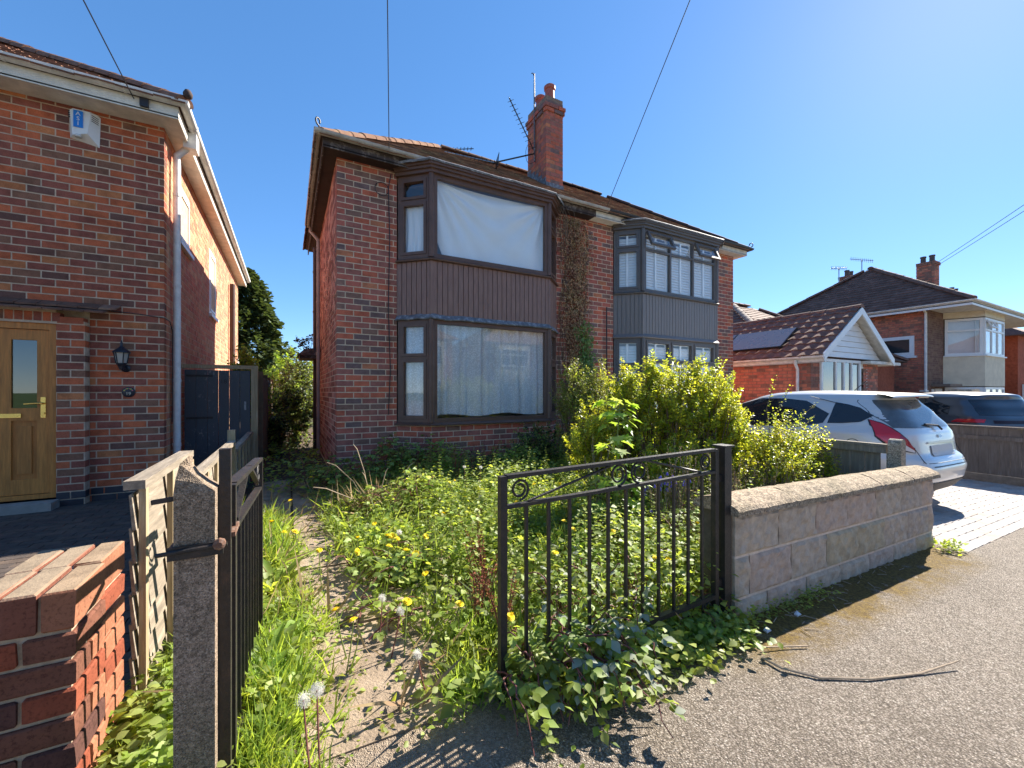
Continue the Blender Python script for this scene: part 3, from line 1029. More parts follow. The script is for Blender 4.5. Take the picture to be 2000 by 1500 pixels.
def asphalt_mat():
    m, nt, b = nodes_of('pavement_asphalt')
    L = nt.links.new
    g = N(nt, 'ShaderNodeNewGeometry')
    vo = N(nt, 'ShaderNodeTexVoronoi'); vo.inputs['Scale'].default_value = 135
    vo.inputs['Randomness'].default_value = 1
    L(g.outputs['Position'], vo.inputs['Vector'])
    v2 = N(nt, 'ShaderNodeTexVoronoi'); v2.inputs['Scale'].default_value = 260
    L(g.outputs['Position'], v2.inputs['Vector'])
    st = ramp(nt, vo.outputs['Color'], [(0.0, (0.15, 0.12, 0.095)), (0.35, (0.29, 0.24, 0.19)), (0.62, (0.40, 0.335, 0.27)), (0.8, (0.50, 0.43, 0.36)), (1.0, (0.70, 0.63, 0.54))])
    gap = ramp(nt, vo.outputs['Distance'], [(0.35, (1, 1, 1)), (0.62, (0.55, 0.53, 0.5))])
    mx = N(nt, 'ShaderNodeMix', data_type='RGBA', blend_type='MULTIPLY'); mx.inputs['Factor'].default_value = 1
    L(st.outputs[0], mx.inputs[6]); L(gap.outputs[0], mx.inputs[7])
    n = noise(nt, 1.1, 6, 0.6)
    big = ramp(nt, n.outputs[0], [(0.3, (0.72, 0.70, 0.68)), (0.55, (1, 1, 1)), (0.8, (1.12, 1.1, 1.06))])
    m2 = N(nt, 'ShaderNodeMix', data_type='RGBA', blend_type='MULTIPLY'); m2.inputs['Factor'].default_value = 1
    L(mx.outputs[2], m2.inputs[6]); L(big.outputs[0], m2.inputs[7])
    # moss stain creeping out from the foot of the wall
    sp = N(nt, 'ShaderNodeSeparateXYZ'); L(g.outputs['Position'], sp.inputs[0])
    nm = noise(nt, 5.5, 6, 0.75)
    ya = N(nt, 'ShaderNodeMapRange'); ya.inputs['From Min'].default_value = 1.02; ya.inputs['From Max'].default_value = 1.40
    L(sp.outputs['Y'], ya.inputs['Value'])
    xa = N(nt, 'ShaderNodeMapRange'); xa.inputs['From Min'].default_value = 1.7; xa.inputs['From Max'].default_value = 2.3
    L(sp.outputs['X'], xa.inputs['Value'])
    xb = N(nt, 'ShaderNodeMapRange'); xb.inputs['From Min'].default_value = 5.2; xb.inputs['From Max'].default_value = 4.8
    L(sp.outputs['X'], xb.inputs['Value'])
    p1 = N(nt, 'ShaderNodeMath', operation='MULTIPLY'); L(ya.outputs[0], p1.inputs[0]); L(xa.outputs[0], p1.inputs[1])
    p2 = N(nt, 'ShaderNodeMath', operation='MULTIPLY'); L(p1.outputs[0], p2.inputs[0]); L(xb.outputs[0], p2.inputs[1])
    ad = N(nt, 'ShaderNodeMath', operation='ADD'); L(nm.outputs[0], ad.inputs[0]); ad.inputs[1].default_value = -0.31
    ad.use_clamp = True
    p3 = N(nt, 'ShaderNodeMath', operation='MULTIPLY'); L(p2.outputs[0], p3.inputs[0]); L(ad.outputs[0], p3.inputs[1])
    k = N(nt, 'ShaderNodeMath', operation='MULTIPLY'); L(p3.outputs[0], k.inputs[0]); k.inputs[1].default_value = 9.0; k.use_clamp = True
    m3 = N(nt, 'ShaderNodeMix', data_type='RGBA'); L(k.outputs[0], m3.inputs['Factor'])
    L(m2.outputs[2], m3.inputs[6])
    mc = ramp(nt, noise(nt, 60, 4).outputs[0], [(0.35, (0.10, 0.055, 0.012)), (0.65, (0.26, 0.17, 0.03))])
    L(mc.outputs[0], m3.inputs[7])
    # pale soil washed out over the pavement from the drive
    nd = noise(nt, 3.2, 6, 0.7)
    nb_ = N(nt, 'ShaderNodeMath', operation='MULTIPLY_ADD'); nb_.inputs[1].default_value = 0.9; L(nd.outputs[0], nb_.inputs[0]); L(sp.outputs['Y'], nb_.inputs[2])
    yd = N(nt, 'ShaderNodeMapRange'); yd.inputs['From Min'].default_value = 1.55; yd.inputs['From Max'].default_value = 1.80; L(nb_.outputs[0], yd.inputs['Value'])
    xd = N(nt, 'ShaderNodeMapRange'); xd.inputs['From Min'].default_value = 1.15; xd.inputs['From Max'].default_value = 0.65; L(sp.outputs['X'], xd.inputs['Value'])
    q1_ = N(nt, 'ShaderNodeMath', operation='MULTIPLY'); L(yd.outputs[0], q1_.inputs[0]); L(xd.outputs[0], q1_.inputs[1])
    q2_ = N(nt, 'ShaderNodeMath', operation='MULTIPLY'); L(q1_.outputs[0], q2_.inputs[0]); q2_.inputs[1].default_value = 0.8
    m4 = N(nt, 'ShaderNodeMix', data_type='RGBA'); L(q2_.outputs[0], m4.inputs['Factor']); L(m3.outputs[2], m4.inputs[6])
    dc = ramp(nt, noise(nt, 70, 4).outputs[0], [(0.35, (0.24, 0.175, 0.12)), (0.65, (0.42, 0.33, 0.24))]); L(dc.outputs[0], m4.inputs[7])
    L(m4.outputs[2], b.inputs['Base Color'])
    b.inputs['Roughness'].default_value = 0.85
    b.inputs['Specular IOR Level'].default_value = 0.3
    h = N(nt, 'ShaderNodeMath', operation='MULTIPLY_ADD'); h.inputs[1].default_value = -1.0
    L(vo.outputs['Distance'], h.inputs[0]); L(v2.outputs['Distance'], h.inputs[2])
    bp = N(nt, 'ShaderNodeBump'); bp.inputs['Strength'].default_value = 0.9; bp.inputs['Distance'].default_value = 0.010
    L(h.outputs[0], bp.inputs['Height']); L(bp.outputs[0], b.inputs['Normal'])
    return m
asphalt = asphalt_mat()
strip('pavement', -1.4, 1.52, 0.0, asphalt)
road_mat = M('road_asphalt', (0.20, 0.185, 0.165), 0.9, 0.3, 8, 0.5, 120)
strip('road', -7.6, -1.5, -0.11, road_mat)
kb = MB()
kerb_mat = M('kerb_stone', (0.33, 0.32, 0.30), 0.9, 0.2, 10, 0.3)
for i in range(len(xs) - 1):
    a, b = xs[i], xs[i + 1]
    kb.hexa([(a, -1.5, zg(a) - 0.2), (b, -1.5, zg(b) - 0.2), (b, -1.4, zg(b) - 0.2), (a, -1.4, zg(a) - 0.2),
             (a, -1.5, zg(a) + 0.004), (b, -1.5, zg(b) + 0.004), (b, -1.4, zg(b) + 0.004), (a, -1.4, zg(a) + 0.004)])
kind(kb.build('kerb', kerb_mat), 'structure')
strip('far_pavement', -10.2, -7.6, 0.0, asphalt)
strip('far_garden', -40, -10.2, -0.02, grass_far)

# old concrete of the drive, broken into slabs
conc = M('old_concrete', (0.30, 0.225, 0.155), 0.9, 0.4, 5.0, 0.8, 90, c2=(0.42, 0.34, 0.25))
dm = thing('_', '', '') if False else None
drv = MB()
drv.grid(lambda u, v: (-0.36 + 1.9 * u, 1.50 + 4.9 * v, zg(-0.36 + 1.9 * u) * (1 - v) + 0.05 * v - 0.006), 8, 8)
drive = kind(drv.build('concrete_drive', soil), 'structure')
random.seed(3)
ys = [1.50, 2.32, 3.16, 4.02, 4.9, 5.75, 6.6]
for j in range(6):
    for i, (xa, xb) in enumerate(((-0.30, 0.02), (0.04, 0.92), (0.94, 1.5))):
        t = random.uniform(0.008, 0.018)
        a, b = ys[j] + 0.008, ys[j + 1] - 0.008
        zz = lambda x, y: zg(x) * (1 - (y - 1.5) / 4.9) + 0.05 * (y - 1.5) / 4.9
        p = [(xa, a), (xb, a), (xb, b), (xa, b)]
        MB().hexa([(x, y, zz(x, y) - 0.03) for x, y in p] + [(x, y, zz(x, y) + t + random.uniform(-.004, .004)) for x, y in p]).build('slab', conc, drive)

# block paving of the neighbour's drive (right)
pav = [M('paver_pale', (0.40, 0.355, 0.32), 0.9, 0.2, 9, 0.4), M('paver_tan', (0.36, 0.30, 0.26), 0.9, 0.2, 9, 0.4), M('paver_grey', (0.33, 0.31, 0.295), 0.9, 0.2, 9, 0.4)]
bed = terrain('block_paving', 5.16, 10.6, 1.25, 6.4, -0.006, M('paving_sand', (0.17, 0.13, 0.10), 0.95, 0.3, 20), 12, 2)
px = []
random.seed(5)
y = 1.24
r = 0
while y < 6.2:
    x = 5.17 - (0.10 if r % 2 else 0)
    while x < 10.5:
        a, b = max(x, 5.17), min(x + 0.2, 10.5)
        if b - a > 0.05:
            px.append(((a + b) / 2, y + 0.05, zg((a + b) / 2) - 0.03 + random.uniform(-0.001, 0.002), (b - a) / 2 - 0.003, 0.047, 0.034, 0, pick([4, 2, 3])))
        x += 0.2
    y += 0.1; r += 1
emit(bed, 'paver', px, pav, 300, 'pavers')

# block paving of the left-hand house, in the shade
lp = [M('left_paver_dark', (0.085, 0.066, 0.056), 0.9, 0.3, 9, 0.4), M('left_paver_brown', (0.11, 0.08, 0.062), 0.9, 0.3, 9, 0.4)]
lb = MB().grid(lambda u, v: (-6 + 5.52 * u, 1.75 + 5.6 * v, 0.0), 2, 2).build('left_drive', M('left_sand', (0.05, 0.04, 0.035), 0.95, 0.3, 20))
kind(lb, 'structure')
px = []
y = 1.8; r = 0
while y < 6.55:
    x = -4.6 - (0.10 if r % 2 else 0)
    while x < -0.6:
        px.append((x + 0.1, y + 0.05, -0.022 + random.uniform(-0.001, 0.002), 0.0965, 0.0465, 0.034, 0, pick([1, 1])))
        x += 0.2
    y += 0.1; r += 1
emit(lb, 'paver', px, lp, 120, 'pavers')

# ------------------------------------------------------------------ left-hand house
LX, LY, LYB = -1.37, 6.60, 15.1
random.seed(11)
lh = thing('brick_house', 'brick house with white gutters and oak-brown front door at the left edge', 'house', (-4.5, 9.5, 0.0))
e = 0.003
PX0, PX1, PY = -3.45, -2.05, 6.47      # porch surround
DX0, DX1 = -3.12, -2.285               # door opening
w = MB()
w.box(-8.5, PX0, LY + e, LY + 0.25, -0.2, 4.62)
w.box(PX1, LX - e, LY + e, LY + 0.25, -0.2, 4.62)
w.box(PX0, PX1, LY + e, LY + 0.25, 2.1, 4.62)
w.box(PX0 + e, DX0, PY + e, LY + 0.25, -0.2, 2.1)
w.box(DX1, PX1 - e, PY + e, LY + 0.25, -0.2, 2.1)
w.box(DX0, DX1, PY + e, LY + 0.2, 2.06, 2.22)
w.box(LX - 0.25, LX - e, LY + 0.25, LYB - 0.25, -0.2, 4.62)
w.box(-8.5, LX - e, LYB - 0.25, LYB, -0.2, 4.62)
w.box(-8.5, -8.25, LY + 0.25, LYB - 0.25, -0.2, 4.62)
lw = w.build('wall', mortar_grey, lh)
bx = []
bx += brick_run((-5.2, LY), (1, 0), LX + 5.2, 0.0, 4.64, W_LEFT, holes=[(PX0 + 5.2, PX1 + 5.2, -0.1, 2.236)])
bx += brick_run((DX1, PY), (1, 0), PX1 - DX1, 0.0, 2.15, W_LEFT, dep=0.12)
bx += brick_run((PX0, PY), (1, 0), DX0 - PX0, 0.0, 2.15, W_LEFT, dep=0.12)
k = DX0
while k < DX1 - 0.03:
    bx.append((k + 0.036, PY + 0.05, 2.135, 0.031, 0.05, 0.05, 0, pick(W_LEFT)))
    k += 0.0725
emit(lw, 'brick', bx, BR_LEFT, 260)
# gloss engineering-brick plinth
pl = brick_run((DX1, PY - 0.004), (1, 0), PX1 - DX1 + 0.004, 0.0, 0.172, [1], dep=0.1) + brick_run((PX1 + 0.01, LY - 0.004), (1, 0), LX - PX1, 0.0, 0.172, [1], dep=0.1)
emit(lw, 'plinth_brick', pl, [M('plinth_blue', (0.04, 0.038, 0.045), 0.6, 0.3, 10)], 20)
holes = [(0.72, 1.50, 3.44, 4.26), (3.33, 4.12, 2.84, 4.12)]
side = brick_run((LX, LY + 0.11), (0, 1), LYB - LY - 0.11, 0.0, 4.64, W_SIDE, holes=[(a - 0.11, b - 0.11, c, d) for a, b, c, d in holes])
emit(lw, 'brick', side, BR_SIDE, 40)
for a, b, c, d in holes:
    mb = MB().box(LX - 0.12, LX - 0.11, LY + a, LY + b, c, d)
    mb.build('window_reveal', M('dark_room', (0.03, 0.03, 0.035), 0.9, 0.1), lh)
    window(lh, (LX, LY + a), (0, 1), 0.0, b - a, c, d, [(1, [1])] if b - a > 0.779 and c > 3 else [(1, [1])], white_upvc, glass_dark, 0.07, inset=0.0, sash=((0, 0),))
    MB().box(LX - 0.03, LX + 0.05, LY + a - 0.06, LY + b + 0.06, c - 0.06, c - 0.002).build('window_sill', white_upvc, lh)
# soffit, fascia, gutter, roof
GX, GY = -1.17, 6.28
so = MB()
so.box(-8.7, GX + 0.0, GY, LY, 4.60, 4.615)
so.box(LX, GX, LY, LYB + 0.2, 4.60, 4.615)
so.build('soffit', white_soffit, lh)
MB().sweep([(-8.7, GY), (GX, GY), (GX, LYB + 0.25)], [(-0.02, 4.585), (0.0, 4.585), (0.0, 4.74), (-0.02, 4.74)], 0, True).build('fascia', white_soffit, lh)
gutter(lh, [(-8.7, GY), (GX, GY), (GX, LYB + 0.2)], 4.775, white_gutter)
RLY, RLZ = 10.85, 4.74 + 0.62 * (10.85 - 6.2)
rx = -1.08 - (10.85 - 6.2)
rm = MB().add([(-8.8, 6.2, 4.73), (-1.08, 6.2, 4.73), (-1.08, 15.5, 4.73), (-8.8, 15.5, 4.73), (-8.8, RLY, RLZ), (rx, RLY, RLZ)],
              [(0, 1, 5, 4), (1, 2, 5), (2, 3, 4, 5), (3, 0, 4), (0, 3, 2, 1)])
lroof = rm.build('roof', roof_core, lh)
slv = Vector((0, 4.65, 0.62 * 4.65)); kk = 4.65 / slv.length
tile_slope(lroof, 'roof_tiles', (-6.0, 6.17, 4.735), (1, 0, 0), slv, lambda v: (0, 4.92 - v * kk), 2.4, 0.165, 0.10, 0.018, tile_left, 0.006)
ridge_tiles(lroof, (-1.10, 6.22, 4.76), (rx, RLY, RLZ), tile_left, 0.10)
lead_ball = MB().lathe((-1.06, 6.17, 4.80), [(0.01, 0), (0.045, 0.02), (0.05, 0.06), (0.03, 0.1), (0.005, 0.11)], 10)
lead_ball.build('hip_finial', hip_dark, lroof, smooth=True)
pipe(lh, [(-1.13, 6.90, 4.70), (-1.15, 6.90, 4.60), (-1.30, 6.90, 4.42), (-1.30, 6.90, 4.3), (-1.30, 6.90, 0.0)], 0.040, white_gutter, clips=(3.9, 2.7, 1.45, 0.6))
hop = MB().box(-1.22, -1.08, 6.80, 7.0, 4.52, 4.72)
hop.build('pipe_hopper', white_gutter, lh)
pipe(lh, [(-1.29, 12.9, 4.1), (-1.29, 12.9, 0.0)], 0.06, brown_pipe, 'soil_pipe', clips=(3.5, 2.4, 1.6))
pipe(lh, [(-1.32, 14.4, 2.2), (-1.20, 13.2, 2.15), (-1.2, 13.1, 2.0)], 0.03, white_gutter, 'waste_pipe')
# cable stapled along the wall and up to the eaves
MB().tube([(-2.05, 6.58, 2.26), (-1.7, 6.585, 2.255), (-1.36, 6.585, 2.22), (-1.345, 6.75, 2.2), (-1.34, 6.86, 2.1), (-1.345, 6.87, 0.9)], 0.006, 5).build('cable', black_gutter, lh)
jb = MB().box(-1.52, -1.44, 6.24, 6.272, 4.62, 4.72)
jb.build('junction_box', black_gutter, lh)
# tile canopy over the porch
can = MB()
random.seed(4)
x = PX0 - 0.05
while x < PX1 + 0.08:
    for r_, (oy, oz) in enumerate(((0.14, 0.0), (0.03, 0.055))):
        j = random.uniform(-0.004, 0.004)
        xx = x + (0.08 if r_ else 0)
        can.hexa([(xx, PY - oy, 2.195 + oz + j), (xx + 0.158, PY - oy, 2.195 + oz - j), (xx + 0.158, LY, 2.26 + oz), (xx, LY, 2.26 + oz),
                  (xx, PY - oy, 2.213 + oz + j), (xx + 0.158, PY - oy, 2.213 + oz - j), (xx + 0.158, LY, 2.28 + oz), (xx, LY, 2.28 + oz)])
    x += 0.165
can.build('porch_tiles', tile_left, lh)
# door
oak = M('oak_upvc', (0.50, 0.19, 0.04), 0.45, 0.3, 5, 0.12, 60, stretch=(9, 9, 0.8))
oakd = M('oak_shadow', (0.44, 0.165, 0.035), 0.5, 0.25, 5, 0.1, 60, stretch=(9, 9, 0.8))
DZ0 = 0.115
fr = MB()
fr.box(DX0, DX0 + 0.065, PY + 0.03, PY + 0.10, DZ0, 2.06)
fr.box(DX1 - 0.065, DX1, PY + 0.03, PY + 0.10, DZ0, 2.06)
fr.box(DX0 + 0.065, DX1 - 0.065, PY + 0.03, PY + 0.10, 1.99, 2.06)
fr.box(DX0 + 0.065, DX1 - 0.065, PY + 0.03, PY + 0.10, DZ0, DZ0 + 0.05)
fr.build('door_frame', oak, lh)
d = MB()
a, b, y0 = DX0 + 0.068, DX1 - 0.068, PY + 0.05
mid = (a + b) / 2
d.box(a, a + 0.10, y0, y0 + 0.05, DZ0 + 0.055, 1.985)
d.box(b - 0.10, b, y0, y0 + 0.05, DZ0 + 0.055, 1.985)
d.box(mid - 0.05, mid + 0.05, y0, y0 + 0.05, DZ0 + 0.055, 1.985)
for z0_, z1_ in ((1.87, 1.985), (0.98, 1.12), (DZ0 + 0.055, DZ0 + 0.22)):
    d.box(a + 0.10, mid - 0.05, y0 + 0.001, y0 + 0.05, z0_, z1_)
    d.box(mid + 0.05, b - 0.10, y0 + 0.001, y0 + 0.05, z0_, z1_)
door = d.build('door', oak, lh)
for q0, q1 in ((a + 0.10, mid - 0.05), (mid + 0.05, b - 0.10)):
    p = MB()
    p.box(q0, q1, y0 + 0.02, y0 + 0.04, DZ0 + 0.22, 0.98)
    p.box(q0 + 0.045, q1 - 0.045, y0 + 0.006, y0 + 0.019, DZ0 + 0.28, 0.92)
    p.build('door_panel', oakd, door)
    MB().box(q0, q1, y0 + 0.02, y0 + 0.026, 1.12, 1.87).build('pane', glass_dark, door)
brass = M('brass', (0.75, 0.52, 0.16), 0.25, 0.1, 9, metal=1.0)
hd = MB()
hd.box(b - 0.07, b - 0.03, y0 - 0.008, y0 + 0.001, 1.01, 1.24)
hd.tube([(b - 0.05, y0 - 0.005, 1.17), (b - 0.05, y0 - 0.05, 1.17), (b - 0.09, y0 - 0.055, 1.172), (b - 0.18, y0 - 0.055, 1.165)], 0.011, 8)
hd.lathe((b - 0.05, y0 - 0.02, 1.06), [(0.014, 0), (0.014, 0.02)], 10, axis='Y')
hd.build('door_handle', brass, door, smooth=True, angle=40)
MB().box(mid - 0.13, mid + 0.13, y0 - 0.012, y0 + 0.001, 1.015, 1.06).build('letter_plate', brass, door)
MB().box(PX0 + 0.1, DX1 + 0.03, PY - 0.20, PY - 0.006, -0.05, 0.10).build('door_step', M('step_concrete', (0.30, 0.27, 0.235), 0.9, 0.2, 8, 0.4), lh)
MB().box(DX0, DX1, PY + 0.3, PY + 0.32, 0, 2.1).build('hall', M('dark_room', (0.03, 0.03, 0.035), 0.9, 0.1), lh)

# alarm box
ab = thing('alarm_box', 'white plastic burglar alarm box with a blue stripe high on the wall', 'alarm', (-2.09, LY, 4.36))
wp = M('alarm_white', (0.75, 0.74, 0.71), 0.4, 0.05, 4)
x0, x1, zt, zb = -2.225, -1.955, 4.56, 4.18
yb = LY - 0.002
fb = [(x0 + 0.01, yb, zb + 0.05), (x1 - 0.01, yb, zb + 0.0), (x1, yb, zt - 0.03), (x1 - 0.03, yb, zt), (x0 + 0.03, yb, zt), (x0, yb, zt - 0.03)]
ft = [(x0 + 0.05, yb - 0.07, zb + 0.06), (x1 - 0.09, yb - 0.085, zb + 0.1), (x1 - 0.06, yb - 0.085, zt - 0.05), (x1 - 0.07, yb - 0.075, zt - 0.02), (x0 + 0.055, yb - 0.075, zt - 0.02), (x0 + 0.035, yb - 0.085, zt - 0.05)]
m6 = MB().add(fb + ft, [tuple(range(6, 12)), tuple(range(5, -1, -1))] + [(i, (i + 1) % 6, 6 + (i + 1) % 6, 6 + i) for i in range(6)])
m6.build('case', wp, ab, smooth=True, angle=35)
blue = M('alarm_blue', (0.02, 0.20, 0.62), 0.4, 0.03, 4)
MB().box(x0 + 0.065, x0 + 0.145, yb - 0.091, yb - 0.084, zt - 0.23, zt - 0.04).build('stripe', blue, ab)
for i, ch_ in enumerate('ASI'):
    text_mesh('letter', ch_, 0.062, wp, ab, facing_minus_y(x0 + 0.105, yb - 0.0925, zt - 0.078 - i * 0.056))
lv = MB()
for i in range(4):
    lv.add([(x1 - 0.055, yb - 0.0795, zt - 0.05 - i * 0.022), (x1 - 0.012, yb - 0.022, zt - 0.055 - i * 0.022), (x1 - 0.012, yb - 0.022, zt - 0.063 - i * 0.022), (x1 - 0.055, yb - 0.0795, zt - 0.058 - i * 0.022)], [(0, 1, 2, 3)])
    lv.box(x0 + 0.012, x0 + 0.03, yb - 0.066, yb - 0.05, zt - 0.055 - i * 0.022, zt - 0.047 - i * 0.022)
lv.build('louvre', black_gutter, ab)
MB().lathe((x0 + 0.10, yb - 0.07, zb + 0.045), [(0.03, 0), (0.028, 0.02), (0.02, 0.03)], 12).build('strobe_lens', M('lens_clear', (0.6, 0.6, 0.58), 0.15, 0.05), ab, smooth=True)

# wall lantern
ln = thing('wall_lantern', 'black coach lantern with a clear lamp housing beside the front door', 'lantern', (-1.745, 6.5, 1.72))
lx, ly, lz = -1.745, 6.50, 1.60
blk = M('lantern_black', (0.025, 0.025, 0.032), 0.35, 0.2, 20)
MB().lathe((lx + 0.015, LY - 0.02, lz - 0.02), [(0.045, 0.018), (0.045, 0.0), (0.03, -0.01)], 14, axis='Y').build('wall_plate', blk, ln)
MB().tube([(lx + 0.015, LY - 0.02, lz - 0.02), (lx + 0.01, LY - 0.06, lz - 0.05), (lx, ly, lz - 0.03), (lx, ly, lz + 0.03)], 0.014, 8).build('arm', blk, ln)
MB().lathe((lx, ly, lz), [(0.02, -0.04), (0.032, 0.0), (0.05, 0.03), (0.05, 0.04)], 6).build('lantern_base', blk, ln)
MB().lathe((lx, ly, lz + 0.041), [(0.046, 0), (0.066, 0.12)], 6).build('pane', M('lantern_glass', (0.42, 0.38, 0.33), 0.25, 0.1, 20), ln)
cg = MB()
for i in range(6):
    an = i * math.pi / 3
    cg.tube([(lx + 0.05 * math.cos(an), ly + 0.05 * math.sin(an), lz + 0.04), (lx + 0.07 * math.cos(an), ly + 0.07 * math.sin(an), lz + 0.163)], 0.006, 5)
cg.build('cage', blk, ln)
MB().lathe((lx, ly, lz + 0.162), [(0.088, 0), (0.08, 0.015), (0.06, 0.035), (0.035, 0.055), (0.018, 0.075), (0.012, 0.09), (0.016, 0.105), (0.006, 0.135), (0.002, 0.15)], 12).build('cap', blk, ln, smooth=True, angle=50)
# plaque
pq = thing('house_number_plaque', 'round black plaque numbered 19 with painted flowers below the lantern', 'plaque', (-1.705, LY, 1.30))
pcx, pcz = -1.705, 1.295
MB().lathe((pcx, LY - 0.003, pcz), [(0.062, 0), (0.062, -0.010), (0.057, -0.014), (0.001, -0.014)], 28, axis='Y').build('disc', blk, pq, smooth=True, angle=40)
cream = M('plaque_cream', (0.6, 0.55, 0.42), 0.5, 0.1)
text_mesh('number', '19', 0.05, cream, pq, facing_minus_y(pcx, LY - 0.0185, pcz - 0.02))
fl = MB()
for i in range(9):
    an = R(20 + i * 17.5)
    fl.lathe((pcx + 0.04 * math.cos(an), LY - 0.0165, pcz + 0.008 + 0.035 * math.sin(an)), [(0.008, 0), (0.008, -0.002)], 7, i % 3, axis='Y')
fl.build('flower_motif', [M('plaque_pink', (0.55, 0.12, 0.16), 0.5, 0.1), M('plaque_green', (0.12, 0.28, 0.08), 0.5, 0.1), M('plaque_yellow', (0.6, 0.45, 0.08), 0.5, 0.1)], pq)
# ------------------------------------------------------------------ gates
GYF = 1.49                     # line of the frontage
def make_gate(g, A, d, width, zt, zm, zb, zfoot, nbars, scroll_pairs=True, tilt=0.0, stile=0.03):
    """flat-bar drive gate in local coordinates along d from A (2D)"""
    d = Vector((d[0], d[1], 0)).normalized()
    A = Vector((A[0], A[1], 0))
    up = Vector((0, 0, 1))
    def p(s, z): return A + d * s + up * (z + tilt * s)
    for s in (0, width):
        MB().bar(p(s, zfoot), p(s, zt + 0.004), stile, stile).build('stile', steel_black, g)
    for z, h, w_, nm in ((zt, 0.016, 0.034, 'top_rail'), (zm, 0.014, 0.028, 'middle_rail'), (zb, 0.022, 0.03, 'bottom_rail')):
        a, b = p(stile / 2, z), p(width - stile / 2, z)
        MB().bar(a, b, w_, h).build(nm, steel_black, g)
    for i in range(nbars):
        s = width * (i + 1) / (nbars + 1)
        MB().bar(p(s, zb + 0.011), p(s, zm - 0.007), 0.013, 0.013).build('bar', steel_black, g)
    # scrolls between the two upper rails
    H = zt - zm
    def scroll(s, r, hand):
        """a C scroll: coil at the top running round into a foot on the rail"""
        m = MB()
        c = p(s, zm + H * 0.52)
        pts = spiral(c, r * 1.0, r * 0.42, -math.pi / 2, -math.pi / 2 + hand * R(560), d, up, 44)
        m.tube(pts, 0.0055, 6)
        m.build('scroll', steel_black, g, smooth=True)
    r = H * 0.40
    scroll(width * 0.06, r * 0.9, 1)
    scroll(width * 0.94, r * 0.9, -1)
    if scroll_pairs:
        scroll(width * 0.465, r * 1.1, 1)
        scroll(width * 0.565, r * 1.1, -1)
        for s0, s1 in ((0.09, 0.44), (0.91, 0.60)):
            m = MB()
            m.tube([p(width * (s0 + (s1 - s0) * t), zm + 0.01 + (H - 0.02) * t) for t in (0, .25, .5, .75, 1)], 0.006, 6)
            m.build('stay', steel_black, g)
    if s is not None:
        m = MB()
        c = p(width * 0.95, zb - 0.05)
        m.tube(spiral(c, 0.045, 0.015, math.pi / 2, math.pi / 2 + R(500), d, up, 26), 0.006, 6)
        m.build('scroll', steel_black, g, smooth=True)

gr = thing('iron_gate', 'wide black iron drive gate standing closed against the steel post', 'gate', (1.43, GYF, 0.0))
make_gate(gr, (0.765, GYF), (1, 0), 1.345, 0.952, 0.828, 0.13, 0.03, 11, tilt=0.016)
gl = thing('iron_gate', 'narrow black iron gate swung open beside the wooden fence', 'gate', (-0.16, 1.95, 0.0))
make_gate(gl, (-0.163, 1.56), (0.035, 1), 0.87, 1.005, 0.86, 0.14, 0.03, 8, scroll_pairs=False, tilt=-0.05, stile=0.034)
m = MB()
for s0, s1 in ((0.12, 0.45), (0.88, 0.55)):
    m.bar((-0.163 + 0.035 * 0.87 * s0, 1.56 + 0.87 * s0, 0.87), (-0.163 + 0.035 * 0.87 * s1, 1.56 + 0.87 * s1, 0.985), 0.02, 0.012)
m.build('stay', steel_black, gl)

# right post
pr = thing('gate_post', 'square black steel post with flat cap at the end of the stone wall', 'post', (2.17, GYF, 0.0))
m = MB()
m.box(2.155, 2.215, GYF - 0.03, GYF + 0.03, -0.3, 0.985)
m.build('shaft', steel_black, pr)
MB().box(2.143, 2.227, GYF - 0.042, GYF + 0.042, 0.986, 0.996).build('cap', steel_black, pr)
for zz in (0.79, 0.20):
    MB().box(2.118, 2.154, GYF - 0.012, GYF + 0.012, zz, zz + 0.04).build('hinge', steel_black, pr)
# left posts
conc_post = None
def aggregate_mat(name, base, pale, sc_=130):
    m, nt, b = nodes_of(name)
    L = nt.links.new
    g = N(nt, 'ShaderNodeNewGeometry')
    vo = N(nt, 'ShaderNodeTexVoronoi'); vo.inputs['Scale'].default_value = sc_
    L(g.outputs['Position'], vo.inputs['Vector'])
    n1 = noise(nt, 45, 5, 0.7)
    c1 = ramp(nt, vo.outputs['Color'], [(0.0, sh(base, 0.45)), (0.45, base), (0.8, sh(base, 1.5)), (1.0, pale)])
    c2 = ramp(nt, n1.outputs[0], [(0.35, (0.55, 0.53, 0.5)), (0.6, (1.05, 1.03, 1.0))])
    mx = N(nt, 'ShaderNodeMix', data_type='RGBA', blend_type='MULTIPLY'); mx.inputs['Factor'].default_value = 1
    L(c1.outputs[0], mx.inputs[6]); L(c2.outputs[0], mx.inputs[7])
    n2 = noise(nt, 4, 5)
    c3 = ramp(nt, n2.outputs[0], [(0.35, (0.75, 0.76, 0.7)), (0.65, (1.08, 1.05, 1.02))])
    m2 = N(nt, 'ShaderNodeMix', data_type='RGBA', blend_type='MULTIPLY'); m2.inputs['Factor'].default_value = 1
    L(mx.outputs[2], m2.inputs[6]); L(c3.outputs[0], m2.inputs[7])
    L(m2.outputs[2], b.inputs['Base Color'])
    b.inputs['Roughness'].default_value = 0.92
    b.inputs['Specular IOR Level'].default_value = 0.2
    bp = N(nt, 'ShaderNodeBump'); bp.inputs['Strength'].default_value = 0.8; bp.inputs['Distance'].default_value = 0.004
    L(vo.outputs['Distance'], bp.inputs['Height']); L(bp.outputs[0], b.inputs['Normal'])
    return m
post_conc = aggregate_mat('post_concrete', (0.29, 0.225, 0.175), (0.52, 0.46, 0.40), 300)
pc = thing('concrete_post', 'rough concrete post with chipped top beside the open gate', 'post', (-0.23, 1.47, 0.0))
x0, x1, y0, y1 = -0.276, -0.183, 1.42, 1.52
